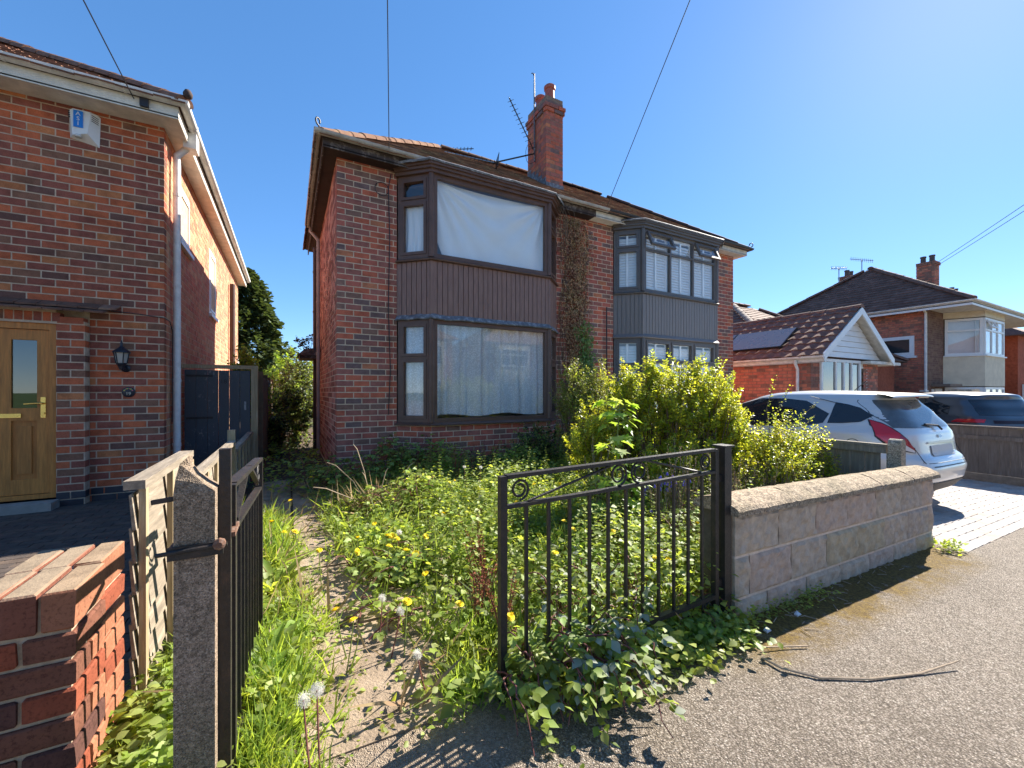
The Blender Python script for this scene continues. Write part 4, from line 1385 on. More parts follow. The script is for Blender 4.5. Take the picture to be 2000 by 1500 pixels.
prof = [(-0.3, 0), (0.95, 0)]
m = MB()
def ring(z, i, sh_=0.0): return [(x0 + i, y0 + i, z), (x1 - i - sh_, y0 + i, z - sh_), (x1 - i - sh_, y1 - i, z - sh_), (x0 + i, y1 - i, z)]
rings = [ring(-0.3, 0), ring(1.02, 0), ring(1.06, 0.004, 0.02), ring(1.10, 0.012, 0.035), ring(1.12, 0.03, 0.03)]
vs = [v for r_ in rings for v in r_]
fs = [(0, 3, 2, 1)] + [(k * 4 + i, k * 4 + (i + 1) % 4, (k + 1) * 4 + (i + 1) % 4, (k + 1) * 4 + i) for k in range(4) for i in range(4)] + [(16, 17, 18, 19)]
m.add(vs, fs).build('shaft', post_conc, pc)
m = MB()
for zz in (0.86,):
    m.box(x0 - 0.012, x1 + 0.02, y0 - 0.008, y0 - 0.001, zz - 0.018, zz + 0.018)
    m.box(x0 - 0.012, x1 + 0.02, y1 + 0.001, y1 + 0.008, zz - 0.018, zz + 0.018)
    m.box(x0 - 0.010, x0 - 0.002, y0 - 0.002, y1 + 0.002, zz - 0.016, zz + 0.016)
    m.tube([(x0 - 0.035, y0 - 0.012, zz + 0.004), (x1 + 0.03, y0 - 0.012, zz + 0.01)], 0.006, 6)
m.build('clamp', steel_black, pc)
m = MB().lathe((x1 + 0.012, y0 - 0.006, 0.872), [(0.016, 0), (0.016, -0.012), (0.008, -0.018)], 8, axis='Y')
m.build('bolt', M('rusty_bolt', (0.16, 0.08, 0.05), 0.8, 0.4, 60, c2=(0.3, 0.24, 0.2)), pc)
MB().bar((x0 - 0.05, y0 + 0.02, 1.0), (x0 - 0.0, y0 + 0.02, 1.005), 0.012).build('gate_pin', steel_black, pc)
ht = thing('hinge_post', 'slim black steel tube bolted to the concrete post', 'post', (-0.155, 1.49, 0.0))
m = MB().box(-0.181, -0.152, 1.475, 1.505, -0.3, 1.13)
m.build('tube', steel_black, ht)
m = MB()
for zz in (0.87,):
    m.bar((-0.152, 1.49, zz), (-0.150, 1.585, zz + 0.006), 0.02, 0.014)
    m.lathe((-0.160, 1.555, zz + 0.006), [(0.013, 0), (0.015, 0.01), (0.012, 0.03)], 8)
m.build('hinge', M('rusty_bolt', (0.16, 0.08, 0.05), 0.8, 0.4, 60), ht)

# ------------------------------------------------------------------ stone-faced block wall
sw = thing('stone_wall', 'low wall of rock-faced blocks with a concrete coping beside the pavement', 'wall', (3.7, 1.55, 0.0))
blk_mats = [M('block_buff', (0.50, 0.40, 0.30), 0.95, 0.28, 16, 0.8, 60, c2=(0.60, 0.49, 0.37)), M('block_pink', (0.51, 0.385, 0.295), 0.95, 0.28, 16, 0.8, 60, c2=(0.59, 0.46, 0.36)),
            M('block_moss', (0.48, 0.39, 0.26), 0.95, 0.3, 12, 0.8, 60, c2=(0.57, 0.47, 0.32)), M('block_grey', (0.45, 0.365, 0.285), 0.95, 0.28, 16, 0.8, 60)]
smortar = M('block_mortar', (0.66, 0.54, 0.43), 0.95, 0.2, 20, 0.3)
WX0, WX1, WY0, WY1 = 2.235, 5.12, 1.455, 1.68
slope = 0.024
def ztop(x): return 0.595 - slope * (x - 2.2)
m = MB()
def wbox(xa, xb, ya, yb, za, zb, mi=0, mb=None):
    (mb or m).hexa([(xa, ya, za - slope * (xa - 2.2)), (xb, ya, za - slope * (xb - 2.2)), (xb, yb, za - slope * (xb - 2.2)), (xa, yb, za - slope * (xa - 2.2)),
            (xa, ya, zb - slope * (xa - 2.2)), (xb, ya, zb - slope * (xb - 2.2)), (xb, yb, zb - slope * (xb - 2.2)), (xa, yb, zb - slope * (xa - 2.2))], mi)
wbox(WX0 + 0.02, WX1 - 0.006, WY0 + 0.022, WY1, -0.4, 0.595)
m.build('wall_core', M('painted_joint_shade', (0.13, 0.11, 0.085), 0.95, 0.3, 20), sw)  # dark core colour stands in for shade in the open joints between blocks
for zz_ in (0.595 - 0.243, 0.595 - 0.486):
    m = MB(); wbox(WX0 + 0.002, WX1 - 0.002, WY0 + 0.001, WY0 + 0.03, zz_ - 0.009, zz_ + 0.006, 0, m); m.build('mortar_bed', smortar, sw)
random.seed(21)
def rock_block(xa, xb, za, zb, mat):
    """pitched rock face: drafted edge, bulging split face"""
    nx, nz = 16, 10
    q1, q2, q3 = random.uniform(0, 6), random.uniform(0, 6), random.uniform(0.7, 1.2)
    su = [0, 0.02, 0.05] + [0.05 + 0.9 * k / 11 for k in range(1, 11)] + [0.95, 0.98, 1.0]
    sw_ = [0, 0.03, 0.08] + [0.08 + 0.84 * k / 5 for k in range(1, 5)] + [0.92, 0.97, 1.0]
    nx, nz = len(su) - 1, len(sw_) - 1
    def f(u, v):
        i_, j_ = int(round(u * nx)), int(round(v * nz))
        u, v = su[i_], sw_[j_]
        x = xa + (xb - xa) * u; z = za + (zb - za) * v
        ex_, ez_ = min(u, 1 - u) * (xb - xa), min(v, 1 - v) * (zb - za)
        e_ = min(u * (xb - xa) * 0.35, (1 - u) * (xb - xa), ez_)
        k = 0.0 if e_ < 0.004 else min(1.0, e_ / 0.016)
        rip = math.sin(q1 + x * 38 + z * 31) * 0.5 + math.sin(q2 + x * 71 - z * 57) * 0.35 + math.sin(q1 * 2 + z * 95 + x * 20) * 0.25
        bulge = k * max(0.004, 0.014 * q3 + 0.0105 * rip)
        return (x, WY0 - max(0, bulge), z - slope * (x - 2.2))
    b = MB()
    b.grid(f, nx, nz)
    n1 = nx + 1
    idx = [i for i in range(n1)] + [(j + 1) * n1 + nx for j in range(nz)] + [nz * n1 + i for i in range(nx - 1, -1, -1)] + [j * n1 for j in range(nz - 1, 0, -1)]
    base = len(b.v)
    back = [(b.v[i][0], WY0 + 0.09, b.v[i][2]) for i in idx]
    fr = [b.v[i] for i in idx]
    nn = len(idx)
    b.add(fr + back, [((i + 1) % nn, i, nn + i, nn + (i + 1) % nn) for i in range(nn)])
    return b.build('block', mat, sw)
course = 0.243
zc = [0.595 - course, 0.595 - 2 * course, 0.595 - 3 * course]
offs = [0.0, -0.30, -0.12]
for r_, z0_ in enumerate(zc):
    x = WX0 + offs[r_]
    while x < WX1 - 0.01:
        a, b = max(x, WX0) + 0.006, min(x + 0.44, WX1) - 0.008
        if b - a > 0.05:
            rock_block(a, b, z0_ + 0.006, z0_ + course - 0.009, blk_mats[pick([4, 4, 2, 2])])
        x += 0.44
coping_mat = aggregate_mat('coping_concrete', (0.36, 0.29, 0.215), (0.52, 0.47, 0.40))
random.seed(8)
x = WX0 - 0.03
cl = [0.6, 0.58, 0.61, 0.60, 0.59]
i = 0
while x < WX1 + 0.02:
    b = min(x + cl[i % 5], WX1 + 0.045)
    if WX1 + 0.045 - b < 0.15: b = WX1 + 0.045
    cy0, cy1 = WY0 - 0.045, WY1 + 0.03
    nseg = 12
    c = MB()
    pf = [(cy0, 0.0), (cy0 + 0.002, 0.028), (cy0 + 0.02, 0.045), (cy0 + 0.08, 0.075), (cy0 + 0.13, 0.088), (cy1 - 0.13, 0.088), (cy1 - 0.05, 0.065), (cy1, 0.035), (cy1, 0.0)]
    vs = []
    for k in range(nseg + 1):
        xx = x + 0.003 + (b - x - 0.006) * k / nseg
        for (yy, zz) in pf:
            jr = 0.0 if zz == 0 else 0.004
            vs.append((xx, yy + random.uniform(-jr, jr), ztop(xx) + 0.002 + zz + random.uniform(-jr, jr)))
    n_ = len(pf)
    fs = [(k * n_ + q, (k + 1) * n_ + q, (k + 1) * n_ + (q + 1) % n_, k * n_ + (q + 1) % n_) for k in range(nseg) for q in range(n_)]
    fs += [tuple(range(n_)), tuple(nseg * n_ + q for q in range(n_ - 1, -1, -1))]
    c.add(vs, fs).build('coping', coping_mat, sw)
    x = b
    i += 1

# ------------------------------------------------------------------ neighbour's brick wall end, bottom left
bw = thing('brick_wall', 'low red brick wall end with bricks on edge along its top', 'wall', (-0.9, 1.75, 0.0))
near_top = [lichen_brick('near_lichen', (0.20, 0.075, 0.048), (0.27, 0.205, 0.14)), lichen_brick('near_lichen_red', (0.30, 0.125, 0.07), (0.28, 0.20, 0.13))]
near_brick = [brickmat('near_red', (0.25, 0.068, 0.036), 0.7), brickmat('near_brown', (0.17, 0.07, 0.045), 0.8), brickmat('near_dark', (0.11, 0.05, 0.04), 0.8), brickmat('near_orange', (0.36, 0.145, 0.08), 0.6)]
nm = M('near_mortar', (0.42, 0.33, 0.23), 0.95, 0.3, 25, 0.6, 90, c2=(0.45, 0.38, 0.29))
NX, NY = -0.53, 1.61
m = MB()
m.box(-2.6, NX - 0.012, NY + 0.012, 1.826, -0.3, 0.73)
m.box(-0.74, NX - 0.022, 1.826, 2.05, -0.3, 0.73)
m.build('wall_core', nm, bw)
random.seed(31)
def rough_brick(xa, xb, ya, yb, za, zb, mat):
    """brick with worn, slightly uneven arrises"""
    r_ = 0.005
    def J(): return random.uniform(-0.002, 0.002)
    vs = []
    for z, i in ((za, r_), (za + r_, 0), (zb - r_, 0), (zb, r_)):
        for (x, y) in ((xa, ya), (xb, ya), (xb, yb), (xa, yb)):
            sx = i if x == xa else -i
            sy = i if y == ya else -i
            vs.append((x + sx + J(), y + sy + J(), z + J() * 0.5))
    fs = [(3, 2, 1, 0), (12, 13, 14, 15)] + [(k * 4 + q, k * 4 + (q + 1) % 4, (k + 1) * 4 + (q + 1) % 4, (k + 1) * 4 + q) for k in range(3) for q in range(4)]
    MB().add(vs, fs).build('brick', mat, bw)
# brick-on-edge top
x = NX
k = 0
while x > -2.5:
    rough_brick(x - 0.068, x, NY, NY + 0.215, 0.632, 0.744 + random.uniform(-0.003, 0.003), near_top[0 if k % 3 else 1])
    x -= 0.079; k += 1
x = NX - 0.012
for k in range(3):
    rough_brick(x - 0.066, x, 1.832, 2.05, 0.632, 0.744, near_top[1 if k == 0 else 0])
    x -= 0.078
for c in range(9):
    zt_ = 0.620 - c * 0.0795
    x = NX
    first = True
    while x > -2.5:
        L_ = 0.105 if (first and c % 2 == 0) else 0.22
        dp = 0.22 if (first and c % 2 == 0) else 0.105
        if first: dp = 0.215 if c % 2 == 0 else 0.104
        rough_brick(x - L_, x, NY + random.uniform(0, 0.003), NY + dp, zt_ - 0.068, zt_, near_brick[pick([3, 3, 2, 0.6])])
        if first and c % 2 == 1:
            rough_brick(NX - 0.105, NX, NY + 0.115, NY + 0.216, zt_ - 0.068, zt_, near_brick[3])
        x -= L_ + 0.012
        first = False
    rough_brick(NX - 0.115, NX - 0.012, 1.835, 2.05, zt_ - 0.068, zt_, near_brick[3 if c % 3 else 0])

# ------------------------------------------------------------------ timber fence between the drives
wood = M('weathered_wood', (0.27, 0.22, 0.165), 0.9, 0.4, 6, 0.5, 60, c2=(0.40, 0.34, 0.27), stretch=(6, 0.5, 6), island=0.14)
wood_post = M('weathered_post', (0.36, 0.27, 0.16), 0.9, 0.3, 6, 0.4, 60, c2=(0.48, 0.39, 0.27), stretch=(7, 7, 0.5), island=0.1)
FX = -0.53
def lap_panel(f, ya, yb, zt, mirror=False):
    random.seed(int(ya * 100))
    n = max(3, int((zt - 0.03) / 0.125))
    h = (zt - 0.05) / n
    for i in range(n):
        z0_ = 0.03 + i * h
        w1, w2 = random.uniform(-0.008, 0.008), random.uniform(-0.008, 0.008)
        MB().hexa([(FX + 0.006, ya, z0_ + w1 - 0.01), (FX + 0.018, ya, z0_ + w1 - 0.01), (FX + 0.018, yb, z0_ + w2 - 0.01), (FX + 0.006, yb, z0_ + w2 - 0.01),
                   (FX - 0.004, ya, z0_ + h + w1), (FX + 0.004, ya, z0_ + h + w1), (FX + 0.004, yb, z0_ + h + w2), (FX - 0.004, yb, z0_ + h + w2)]).build('slat', wood, f)
    y = ya + 0.02
    while y < yb:
        MB().box(FX + 0.02, FX + 0.042, y, y + 0.036, 0.02, zt - 0.005).build('batten', wood_post, f)
        y += 0.42
    MB().box(FX - 0.02, FX + 0.045, ya, yb, zt - 0.004, zt + 0.03).build('top_rail', wood, f)
f = thing('timber_fence', 'weathered lapped timber fence beside the open iron gate', 'fence', (FX, 4.5, 0.0))
lap_panel(f, 2.065, 2.98, 0.93)
lap_panel(f, 3.05, 5.15, 0.76)
lap_panel(f, 5.22, 7.44, 0.66)
for y in (2.985, 5.155):
    MB().box(FX - 0.03, FX + 0.035, y, y + 0.06, -0.1, 0.9).build('post', wood_post, f)
# tall posts with open trellis further along the passage
f2 = thing('trellis_fence', 'tall dark trellis fence running back along the shaded passage', 'fence', (-0.4, 10, 0))
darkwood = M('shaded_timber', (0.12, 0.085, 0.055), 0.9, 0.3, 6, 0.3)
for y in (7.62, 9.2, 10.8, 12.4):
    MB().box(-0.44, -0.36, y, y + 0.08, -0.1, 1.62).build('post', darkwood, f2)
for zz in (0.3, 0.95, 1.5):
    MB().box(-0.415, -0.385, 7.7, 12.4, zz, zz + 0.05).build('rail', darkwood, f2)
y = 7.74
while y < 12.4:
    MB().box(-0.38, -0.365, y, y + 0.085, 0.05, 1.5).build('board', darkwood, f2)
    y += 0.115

# side gate of the left-hand house
sg = thing('side_gate', 'blue-black boarded side gate with flaking paint in a pale timber frame', 'gate', (-0.95, 7.5, 0))
def flaky():
    m, nt, b = nodes_of('flaking_paint')
    L = nt.links.new
    g = N(nt, 'ShaderNodeNewGeometry')
    mp = N(nt, 'ShaderNodeMapping'); mp.inputs['Scale'].default_value = (1.6, 1, 0.75)
    L(g.outputs['Position'], mp.inputs['Vector'])
    n1 = noise(nt, 22, 6, 0.75, mp.outputs[0]); n2 = noise(nt, 3.0, 3, 0.6)
    ad = N(nt, 'ShaderNodeMath', operation='MULTIPLY_ADD'); ad.inputs[1].default_value = 0.6
    L(n2.outputs[0], ad.inputs[0]); L(n1.outputs[0], ad.inputs[2])
    r_ = ramp(nt, ad.outputs[0], [(0.0, (0.045, 0.048, 0.055)), (0.90, (0.065, 0.07, 0.078)), (0.97, (0.19, 0.18, 0.17))])
    L(r_.outputs[0], b.inputs['Base Color']); b.inputs['Roughness'].default_value = 0.7
    return m
flk = flaky()
gy = 7.50
gx0, gx1 = -1.33, -0.52
nb = 6
for i in range(nb):
    a = gx0 + (gx1 - gx0) * i / nb
    MB().box(a + 0.002, a + (gx1 - gx0) / nb - 0.002, gy, gy + 0.02, 0.06, 1.62).build('board', flk, sg)
MB().box(-1.36, -0.42, gy - 0.02, gy + 0.06, 1.645, 1.70).build('head_rail', wood_post, sg)
MB().box(-0.51, -0.42, gy - 0.03, gy + 0.06, -0.1, 1.644).build('post', wood_post, sg)
for zz in (1.52, 0.9):
    MB().box(gx0 + 0.02, gx0 + 0.34, gy - 0.008, gy - 0.001, zz, zz + 0.03).build('strap_hinge', steel_black, sg)
MB().box(-0.60, -0.575, gy - 0.012, gy - 0.001, 1.02, 1.15).build('pull_plate', M('worn_plate', (0.3, 0.3, 0.3), 0.6, 0.4, 60), sg)
text_mesh('number', '18', 0.085, steel_black, sg, facing_minus_y(-0.86, gy - 0.004, 1.45))

# low fence on the right-hand boundary of the garden, with concrete post
f3 = thing('low_fence', 'low grey board fence behind the stone wall beside the silver car', 'fence', (5.2, 3.5, 0))
greywood = M('grey_boards', (0.20, 0.175, 0.14), 0.9, 0.3, 6, 0.4, 60, c2=(0.30, 0.27, 0.22), stretch=(6, 6, 0.6), island=0.15)
y = 1.86
while y < 6.3:
    MB().box(5.205, 5.222, y, y + 0.122, -0.05, 0.74).build('board', greywood, f3)
    y += 0.126
MB().box(5.17, 5.204, 1.80, 6.3, 0.69, 0.75).build('rail', greywood, f3)
MB().box(5.165, 5.235, 1.80, 6.3, 0.752, 0.78).build('capping', greywood, f3)
cp = thing('concrete_fence_post', 'pale round-topped concrete fence post behind the stone wall', 'post', (5.2, 1.74, 0))
m = MB()
prof = [(5.145, -0.2), (5.255, -0.2), (5.255, 0.79)] + [(5.2 + 0.055 * math.cos(a), 0.79 + 0.05 * math.sin(a)) for a in [math.pi * k / 8 for k in range(1, 8)]] + [(5.145, 0.79)]
m.extrude([(x, 1.68, z) for x, z in prof], (0, 0.1, 0)).build('shaft', aggregate_mat('pale_post', (0.36, 0.33, 0.285), (0.5, 0.48, 0.45)), cp)
MB().box(5.175, 5.225, 1.781, 1.80, 0.0, 0.7).build('recess', aggregate_mat('pale_post2', (0.3, 0.28, 0.24), (0.45, 0.42, 0.4)), cp)

# fence beyond the neighbour's drive
f4 = thing('drive_fence', 'dark weathered close-board fence at the far side of the paved drive', 'fence', (10.6, 3, 0))
darkgrey = M('dark_boards', (0.15, 0.12, 0.10), 0.9, 0.3, 6, 0.4, 60, c2=(0.20, 0.17, 0.15), stretch=(6, 6, 0.6), island=0.18)
y = 1.35
zb_ = zg(10.6)
while y < 6.3:
    MB().box(10.6, 10.618, y, y + 0.116, zb_ + 0.13, zb_ + 0.93).build('board', darkgrey, f4)
    y += 0.12
MB().box(10.57, 10.599, 1.35, 6.3, zb_ + 0.72, zb_ + 0.79).build('rail', darkgrey, f4)
MB().box(10.56, 10.64, 1.35, 6.3, zb_ + 0.935, zb_ + 0.96).build('capping', darkgrey, f4)
MB().box(10.56, 10.62, 1.33, 6.3, zb_ - 0.05, zb_ + 0.125).build('gravel_board', M('gravel_board', (0.22, 0.17, 0.13), 0.9, 0.3, 9, 0.3), f4)
# ------------------------------------------------------------------ curtains and shutters in the bays
sheet_mat = None
def cloth_mat(name, c, tr, alpha=1.0, weave=0.0):
    m, nt, b = nodes_of(name)
    L = nt.links.new
    n = noise(nt, 2.5, 4)
    r_ = ramp(nt, n.outputs[0], [(0.3, sh(c, 0.93)), (0.7, c)])
    L(r_.outputs[0], b.inputs['Base Color']); b.inputs['Roughness'].default_value = 0.9
    b.inputs['Specular IOR Level'].default_value = 0.1
    t = N(nt, 'ShaderNodeBsdfTranslucent'); t.inputs['Color'].default_value = (*tr, 1)
    mx = N(nt, 'ShaderNodeMixShader'); mx.inputs[0].default_value = 0.12
    L(b.outputs[0], mx.inputs[1]); L(t.outputs[0], mx.inputs[2])
    out = mx.outputs[0]
    if alpha < 1:
        tp = N(nt, 'ShaderNodeBsdfTransparent')
        m2 = N(nt, 'ShaderNodeMixShader')
        if weave:
            vo = N(nt, 'ShaderNodeTexVoronoi'); vo.inputs['Scale'].default_value = 55
            g = N(nt, 'ShaderNodeNewGeometry'); L(g.outputs['Position'], vo.inputs['Vector'])
            rr = ramp(nt, vo.outputs['Distance'], [(0.25, (1, 1, 1)), (0.5, (alpha * 0.75,) * 3)])
            L(rr.outputs[0], m2.inputs[0])
        else:
            m2.inputs[0].default_value = alpha
        L(tp.outputs[0], m2.inputs[1]); L(out, m2.inputs[2])
        out = m2.outputs[0]
    L(out, nt.nodes['Material Output'].inputs['Surface'])
    return m
linen = cloth_mat('white_sheet', (0.92, 0.92, 0.91), (0.8, 0.8, 0.78))
net = cloth_mat('net_lace', (0.9, 0.9, 0.9), (0.85, 0.85, 0.85), 0.96, 1.0)
def hung_sheet(u, v):
    """bed sheet pinned at its two upper corners, sagging between; u across, v from the top"""
    x = 1.98 + 1.98 * u
    sag = 0.06 * math.sin(math.pi * min(1, u * 1.08)) ** 1.2
    left_gather = 0.10 * (1 - u) ** 6
    top = 4.55 - sag * 0.55
    bot = 3.40 - 0.02 * math.sin(u * 5)
    z = top + (bot - top) * v
    d1 = math.hypot(u * 2.0, v * 1.1); a1 = math.atan2(v * 1.1, u * 2.0 + 1e-6)
    d2 = math.hypot((1 - u) * 2.0, v * 1.1); a2 = math.atan2(v * 1.1, (1 - u) * 2.0 + 1e-6)
    y = 6.10
    y += 0.030 * math.sin(a1 * 20 + 1) * math.exp(-d1 * 0.8) * min(1, d1 * 3)
    y += 0.028 * math.sin(a2 * 17 + 2) * math.exp(-d2 * 0.95) * min(1, d2 * 3)
    y += 0.02 * math.sin(math.pi * u) * v
    x += 0.10 * (v ** 1.5) * (1 - u) * 0.7 - 0.02 * v
    if u < 0.12: x += 0.12 * math.sin(math.pi * v) * (1 - u / 0.12) * -0.4 + 0.06 * (v > 0.75) * (v - 0.75) * 4 * (1 - u / 0.12)
    return (x, y, z)
MB().grid(hung_sheet, 90, 50).build('bed_sheet', linen, None, smooth=True)
bs = bpy.data.objects['bed_sheet']; tag(bs, 'white bed sheet pinned up inside the big upper window of the brown bay', 'sheet')
def side_cloth(u, v):
    a = Vector((1.56, 6.36)); b = Vector((1.89, 6.06))
    p = a + (b - a) * u
    w_ = 0.016 * math.sin(u * 26) * (0.3 + v)
    return (p.x + w_ * 0.7 + 0.03 * math.sin(v * 3) * (1 - u), p.y + w_ + 0.06, 4.22 - 0.03 * math.sin(u * 3.1) - 0.82 * v + 0.04 * u)
tag(MB().grid(side_cloth, 40, 14).build('curtain', linen, None, smooth=True), 'pale blue-white cloth hung in the narrow upper side light of the brown bay', 'curtain')
def net_curtain(u, v):
    pts = [Vector((1.58, 6.39)), Vector((1.95, 6.10)), Vector((3.93, 6.10)), Vector((4.31, 6.39))]
    seg = [0.49, 1.84, 0.51]
    s = u * sum(seg)
    i = 0
    while i < 2 and s > seg[i]: s -= seg[i]; i += 1
    p = pts[i] + (pts[i + 1] - pts[i]) * (s / seg[i])
    ph = u * 105 + 0.8 * math.sin(u * 23) + 1.1 * math.sin(u * 57)
    am = 0.030 * (0.75 + 0.25 * math.sin(u * 31))
    y = p.y + am * math.sin(ph) + 0.008 * math.sin(v * 6 + u * 9)
    return (p.x + 0.008 * math.cos(ph), y, 2.33 - (1.40 + 0.02 * math.sin(u * 19)) * v)
tag(MB().grid(net_curtain, 700, 6).build('net_curtain', net, None, smooth=True), 'pleated white net curtain in the ground floor brown bay', 'curtain')

shut_white = M('shutter_white', (0.82, 0.82, 0.80), 0.45, 0.04, 3)
def shutters(label, za, zb):
    s = thing('plantation_shutters', label, 'shutters', (7.4, 6.2, za))
    bay = [Vector(p) for p in bay_pts(5.83, 8.99)]
    inn = offset_path(bay, -0.075)
    for i in range(3):
        p, q = inn[i], inn[i + 1]
        d = q - p
        ln = d.length
        n = 3 if i == 1 else 1
        for k in range(n):
            a, b = ln * k / n + 0.012, ln * (k + 1) / n - 0.012
            fr = MB()
            fr.fbox(p, d, a, a + 0.05, -0.03, 0, za, zb); fr.fbox(p, d, b - 0.05, b, -0.03, 0, za, zb)
            fr.fbox(p, d, a + 0.05, b - 0.05, -0.03, 0, zb - 0.07, zb); fr.fbox(p, d, a + 0.05, b - 0.05, -0.03, 0, za, za + 0.07)
            c = (a + b) / 2
            fr.fbox(p, d, c - 0.02, c + 0.02, 0.012, 0.03, za + 0.07, zb - 0.07)
            sp = fr.build('shutter_panel', shut_white, s)
            lv = MB()
            dv = d.normalized(); nv = Vector((dv.y, -dv.x))
            z = za + 0.09
            while z < zb - 0.10:
                def T(sv, o, dz): 
                    r_ = p + dv * sv + nv * (o - 0.015)
                    return (r_.x, r_.y, z + dz)
                lv.hexa([T(a + 0.052, 0.016, -0.030), T(b - 0.052, 0.016, -0.030), T(b - 0.052, -0.010, 0.026), T(a + 0.052, -0.010, 0.026),
                         T(a + 0.052, 0.024, -0.026), T(b - 0.052, 0.024, -0.026), T(b - 0.052, -0.002, 0.030), T(a + 0.052, -0.002, 0.030)])
                z += 0.056
            kind(lv.build('louvres', shut_white, sp), 'stuff')
    MB().box(6.0, 8.8, 6.55, 6.56, za - 0.02, zb).build('lining', M('shutter_backing', (0.5, 0.5, 0.48), 0.9, 0.05), s)
shutters('white louvred shutters in the upper window of the grey bay', 3.36, 4.55)
shutters('white louvred shutters in the ground floor window of the grey bay', 0.88, 2.35)

# ------------------------------------------------------------------ aerials and cables
def yagi(a, p0, p1, n, size, name='boom', reflector=False):
    p0, p1 = Vector(p0), Vector(p1)
    MB().tube([p0, p1], 0.011, 6).build('boom', alu if reflector else steel_black, a)
    t = (p1 - p0).normalized()
    side = t.cross(Vector((0, 0, 1))).normalized()
    up = side.cross(t).normalized()
    m = MB()
    for i in range(n):
        q = p0 + (p1 - p0) * ((i + 0.3) / n)
        l_ = size * (1 - 0.3 * i / n)
        m.tube([q - side * l_, q + side * l_], 0.005, 5)
        m.tube([q - up * 0.035, q + up * 0.035], 0.004, 4)
    kind(m.build('elements', steel_black, a), 'stuff')
    if reflector:
        m = MB()
        for k in range(5):
            m.bar(p0 - t * 0.04 + up * (0.13 - k * 0.065) - side * 0.16, p0 - t * 0.04 + up * (0.13 - k * 0.065) + side * 0.16, 0.009)
        for k in (-0.16, 0.16):
            m.bar(p0 - t * 0.04 + side * k + up * 0.14, p0 - t * 0.04 + side * k - up * 0.14, 0.009)
        kind(m.build('reflector', steel_black, a), 'stuff')
ae = thing('tv_aerial', 'rusty old aerial mast with two arms strapped to the tall chimney', 'aerial', (4.83, 7.9, 6.6))
MB().tube([(4.84, 7.85, 6.45), (4.835, 7.85, 7.2), (4.83, 7.85, 7.9), (4.83, 7.85, 8.42)], [0.018, 0.018, 0.016, 0.013], 8).build('mast', M('mast_metal', (0.16, 0.13, 0.12), 0.5, 0.4, 20, metal=0.5, c2=(0.5, 0.48, 0.46)), ae)
yagi(ae, (4.80, 7.85, 6.72), (3.95, 7.4, 7.3), 12, 0.10)
MB().tube([(4.82, 7.84, 6.62), (3.72, 7.62, 6.02)], 0.016, 7).build('arm', steel_black, ae)
yagi(ae, (3.74, 7.62, 6.02), (2.75, 7.9, 6.12), 13, 0.09, reflector=True)
MB().tube([(4.83, 7.85, 8.36), (4.78, 7.83, 8.40), (4.74, 7.82, 8.37)], 0.01, 5).build('stub', steel_black, ae)
cc = MB()
cc.tube([Vector((4.80, 7.84, 6.7)) + Vector((-0.2 * math.sin(k * 0.35), 0, -0.28 * k / 9 + 0.12 * math.sin(k * 0.7))) for k in range(10)], 0.005, 4)
cc.build('cable', black_gutter, ae)
a2 = thing('tv_aerial', 'small aerial pointing over the ridge behind the brown bay roof', 'aerial', (3.4, 9.2, 6.6))
MB().tube([(3.3, 9.1, 6.4), (3.3, 9.1, 6.82), (3.36, 9.1, 6.90)], 0.012, 6).build('mast', alu, a2)
yagi(a2, (2.95, 9.2, 6.88), (3.85, 9.0, 7.06), 11, 0.10, reflector=False)

def wire(label, a, b, sag=0.0, r=0.006, n=24):
    a, b = Vector(a), Vector(b)
    pts = [a + (b - a) * (k / n) - Vector((0, 0, sag * 4 * (k / n) * (1 - k / n))) for k in range(n + 1)]
    o = MB().tube(pts, r, 5).build('overhead_cable', black_gutter)
    tag(o, label, 'cable', 'cables strung from the street pole')
POLE = Vector((1.3, -1.55, 7.6))
wire('overhead cable running to the gutter of the left-hand house', (-1.57, 6.25, 4.68), (-2.4, -3.2, 6.9), 0.05)
wire('overhead cable running to the gutter of the brown bay house', (1.28, 6.10, 4.80), (-0.76, -3.2, 7.95), 0.03)
wire('overhead cable running to the gutter between the two bays', (5.43, 6.13, 4.90), (1.48, -3.2, 8.68), 0.03)
wire('lower of two cables running to the far house chimney', (29.6, 8.4, 7.75), (12.2, -3.5, 8.40), 0.1, 0.011)
wire('upper of two cables running to the far house chimney', (29.6, 8.4, 7.90), (12.2, -3.5, 8.77), 0.1, 0.011)

# ------------------------------------------------------------------ bungalow with the gabled porch front
random.seed(41)
gz = -0.22
bg_ = thing('bungalow', 'brick bungalow with pantiled gable, white boarding and solar panels', 'bungalow', (13.3, 8.5, gz))
BX0, BX1, BGY = 11.42, 15.08, 5.1
EZ = 2.17
AX, AZ = 13.25, 3.46
LEN = 6.5
w = MB()
w.box(BX0 + e, BX0 + 0.25, BGY + 0.35, BGY + LEN, gz - 0.2, EZ)
w.box(BX0 + 0.25, BX0 + 0.9, BGY + 0.35, BGY + 0.6, gz - 0.2, EZ)
w.box(14.2, BX1 - e, BGY + 0.35, BGY + 0.6, gz - 0.2, EZ)
w.box(BX1 - 0.25, BX1 - e, BGY + 0.6, BGY + LEN, gz - 0.2, EZ)
wl = w.build('wall', mortar_dark, bg_)
bb = brick_run((BX0, BGY + LEN), (0, -1), LEN - 0.35, gz, EZ + 0.02, W_FAR) + brick_run((BX0, BGY + 0.344), (1, 0), 0.5, gz, EZ + 0.02, W_DARK and [0.2, 0.2, 0.6]) + brick_run((14.2, BGY + 0.344), (1, 0), BX1 - 14.2, gz, EZ + 0.02, [0.3, 0.1, 0.6])
emit(wl, 'brick', bb, BR_FAR, 120)
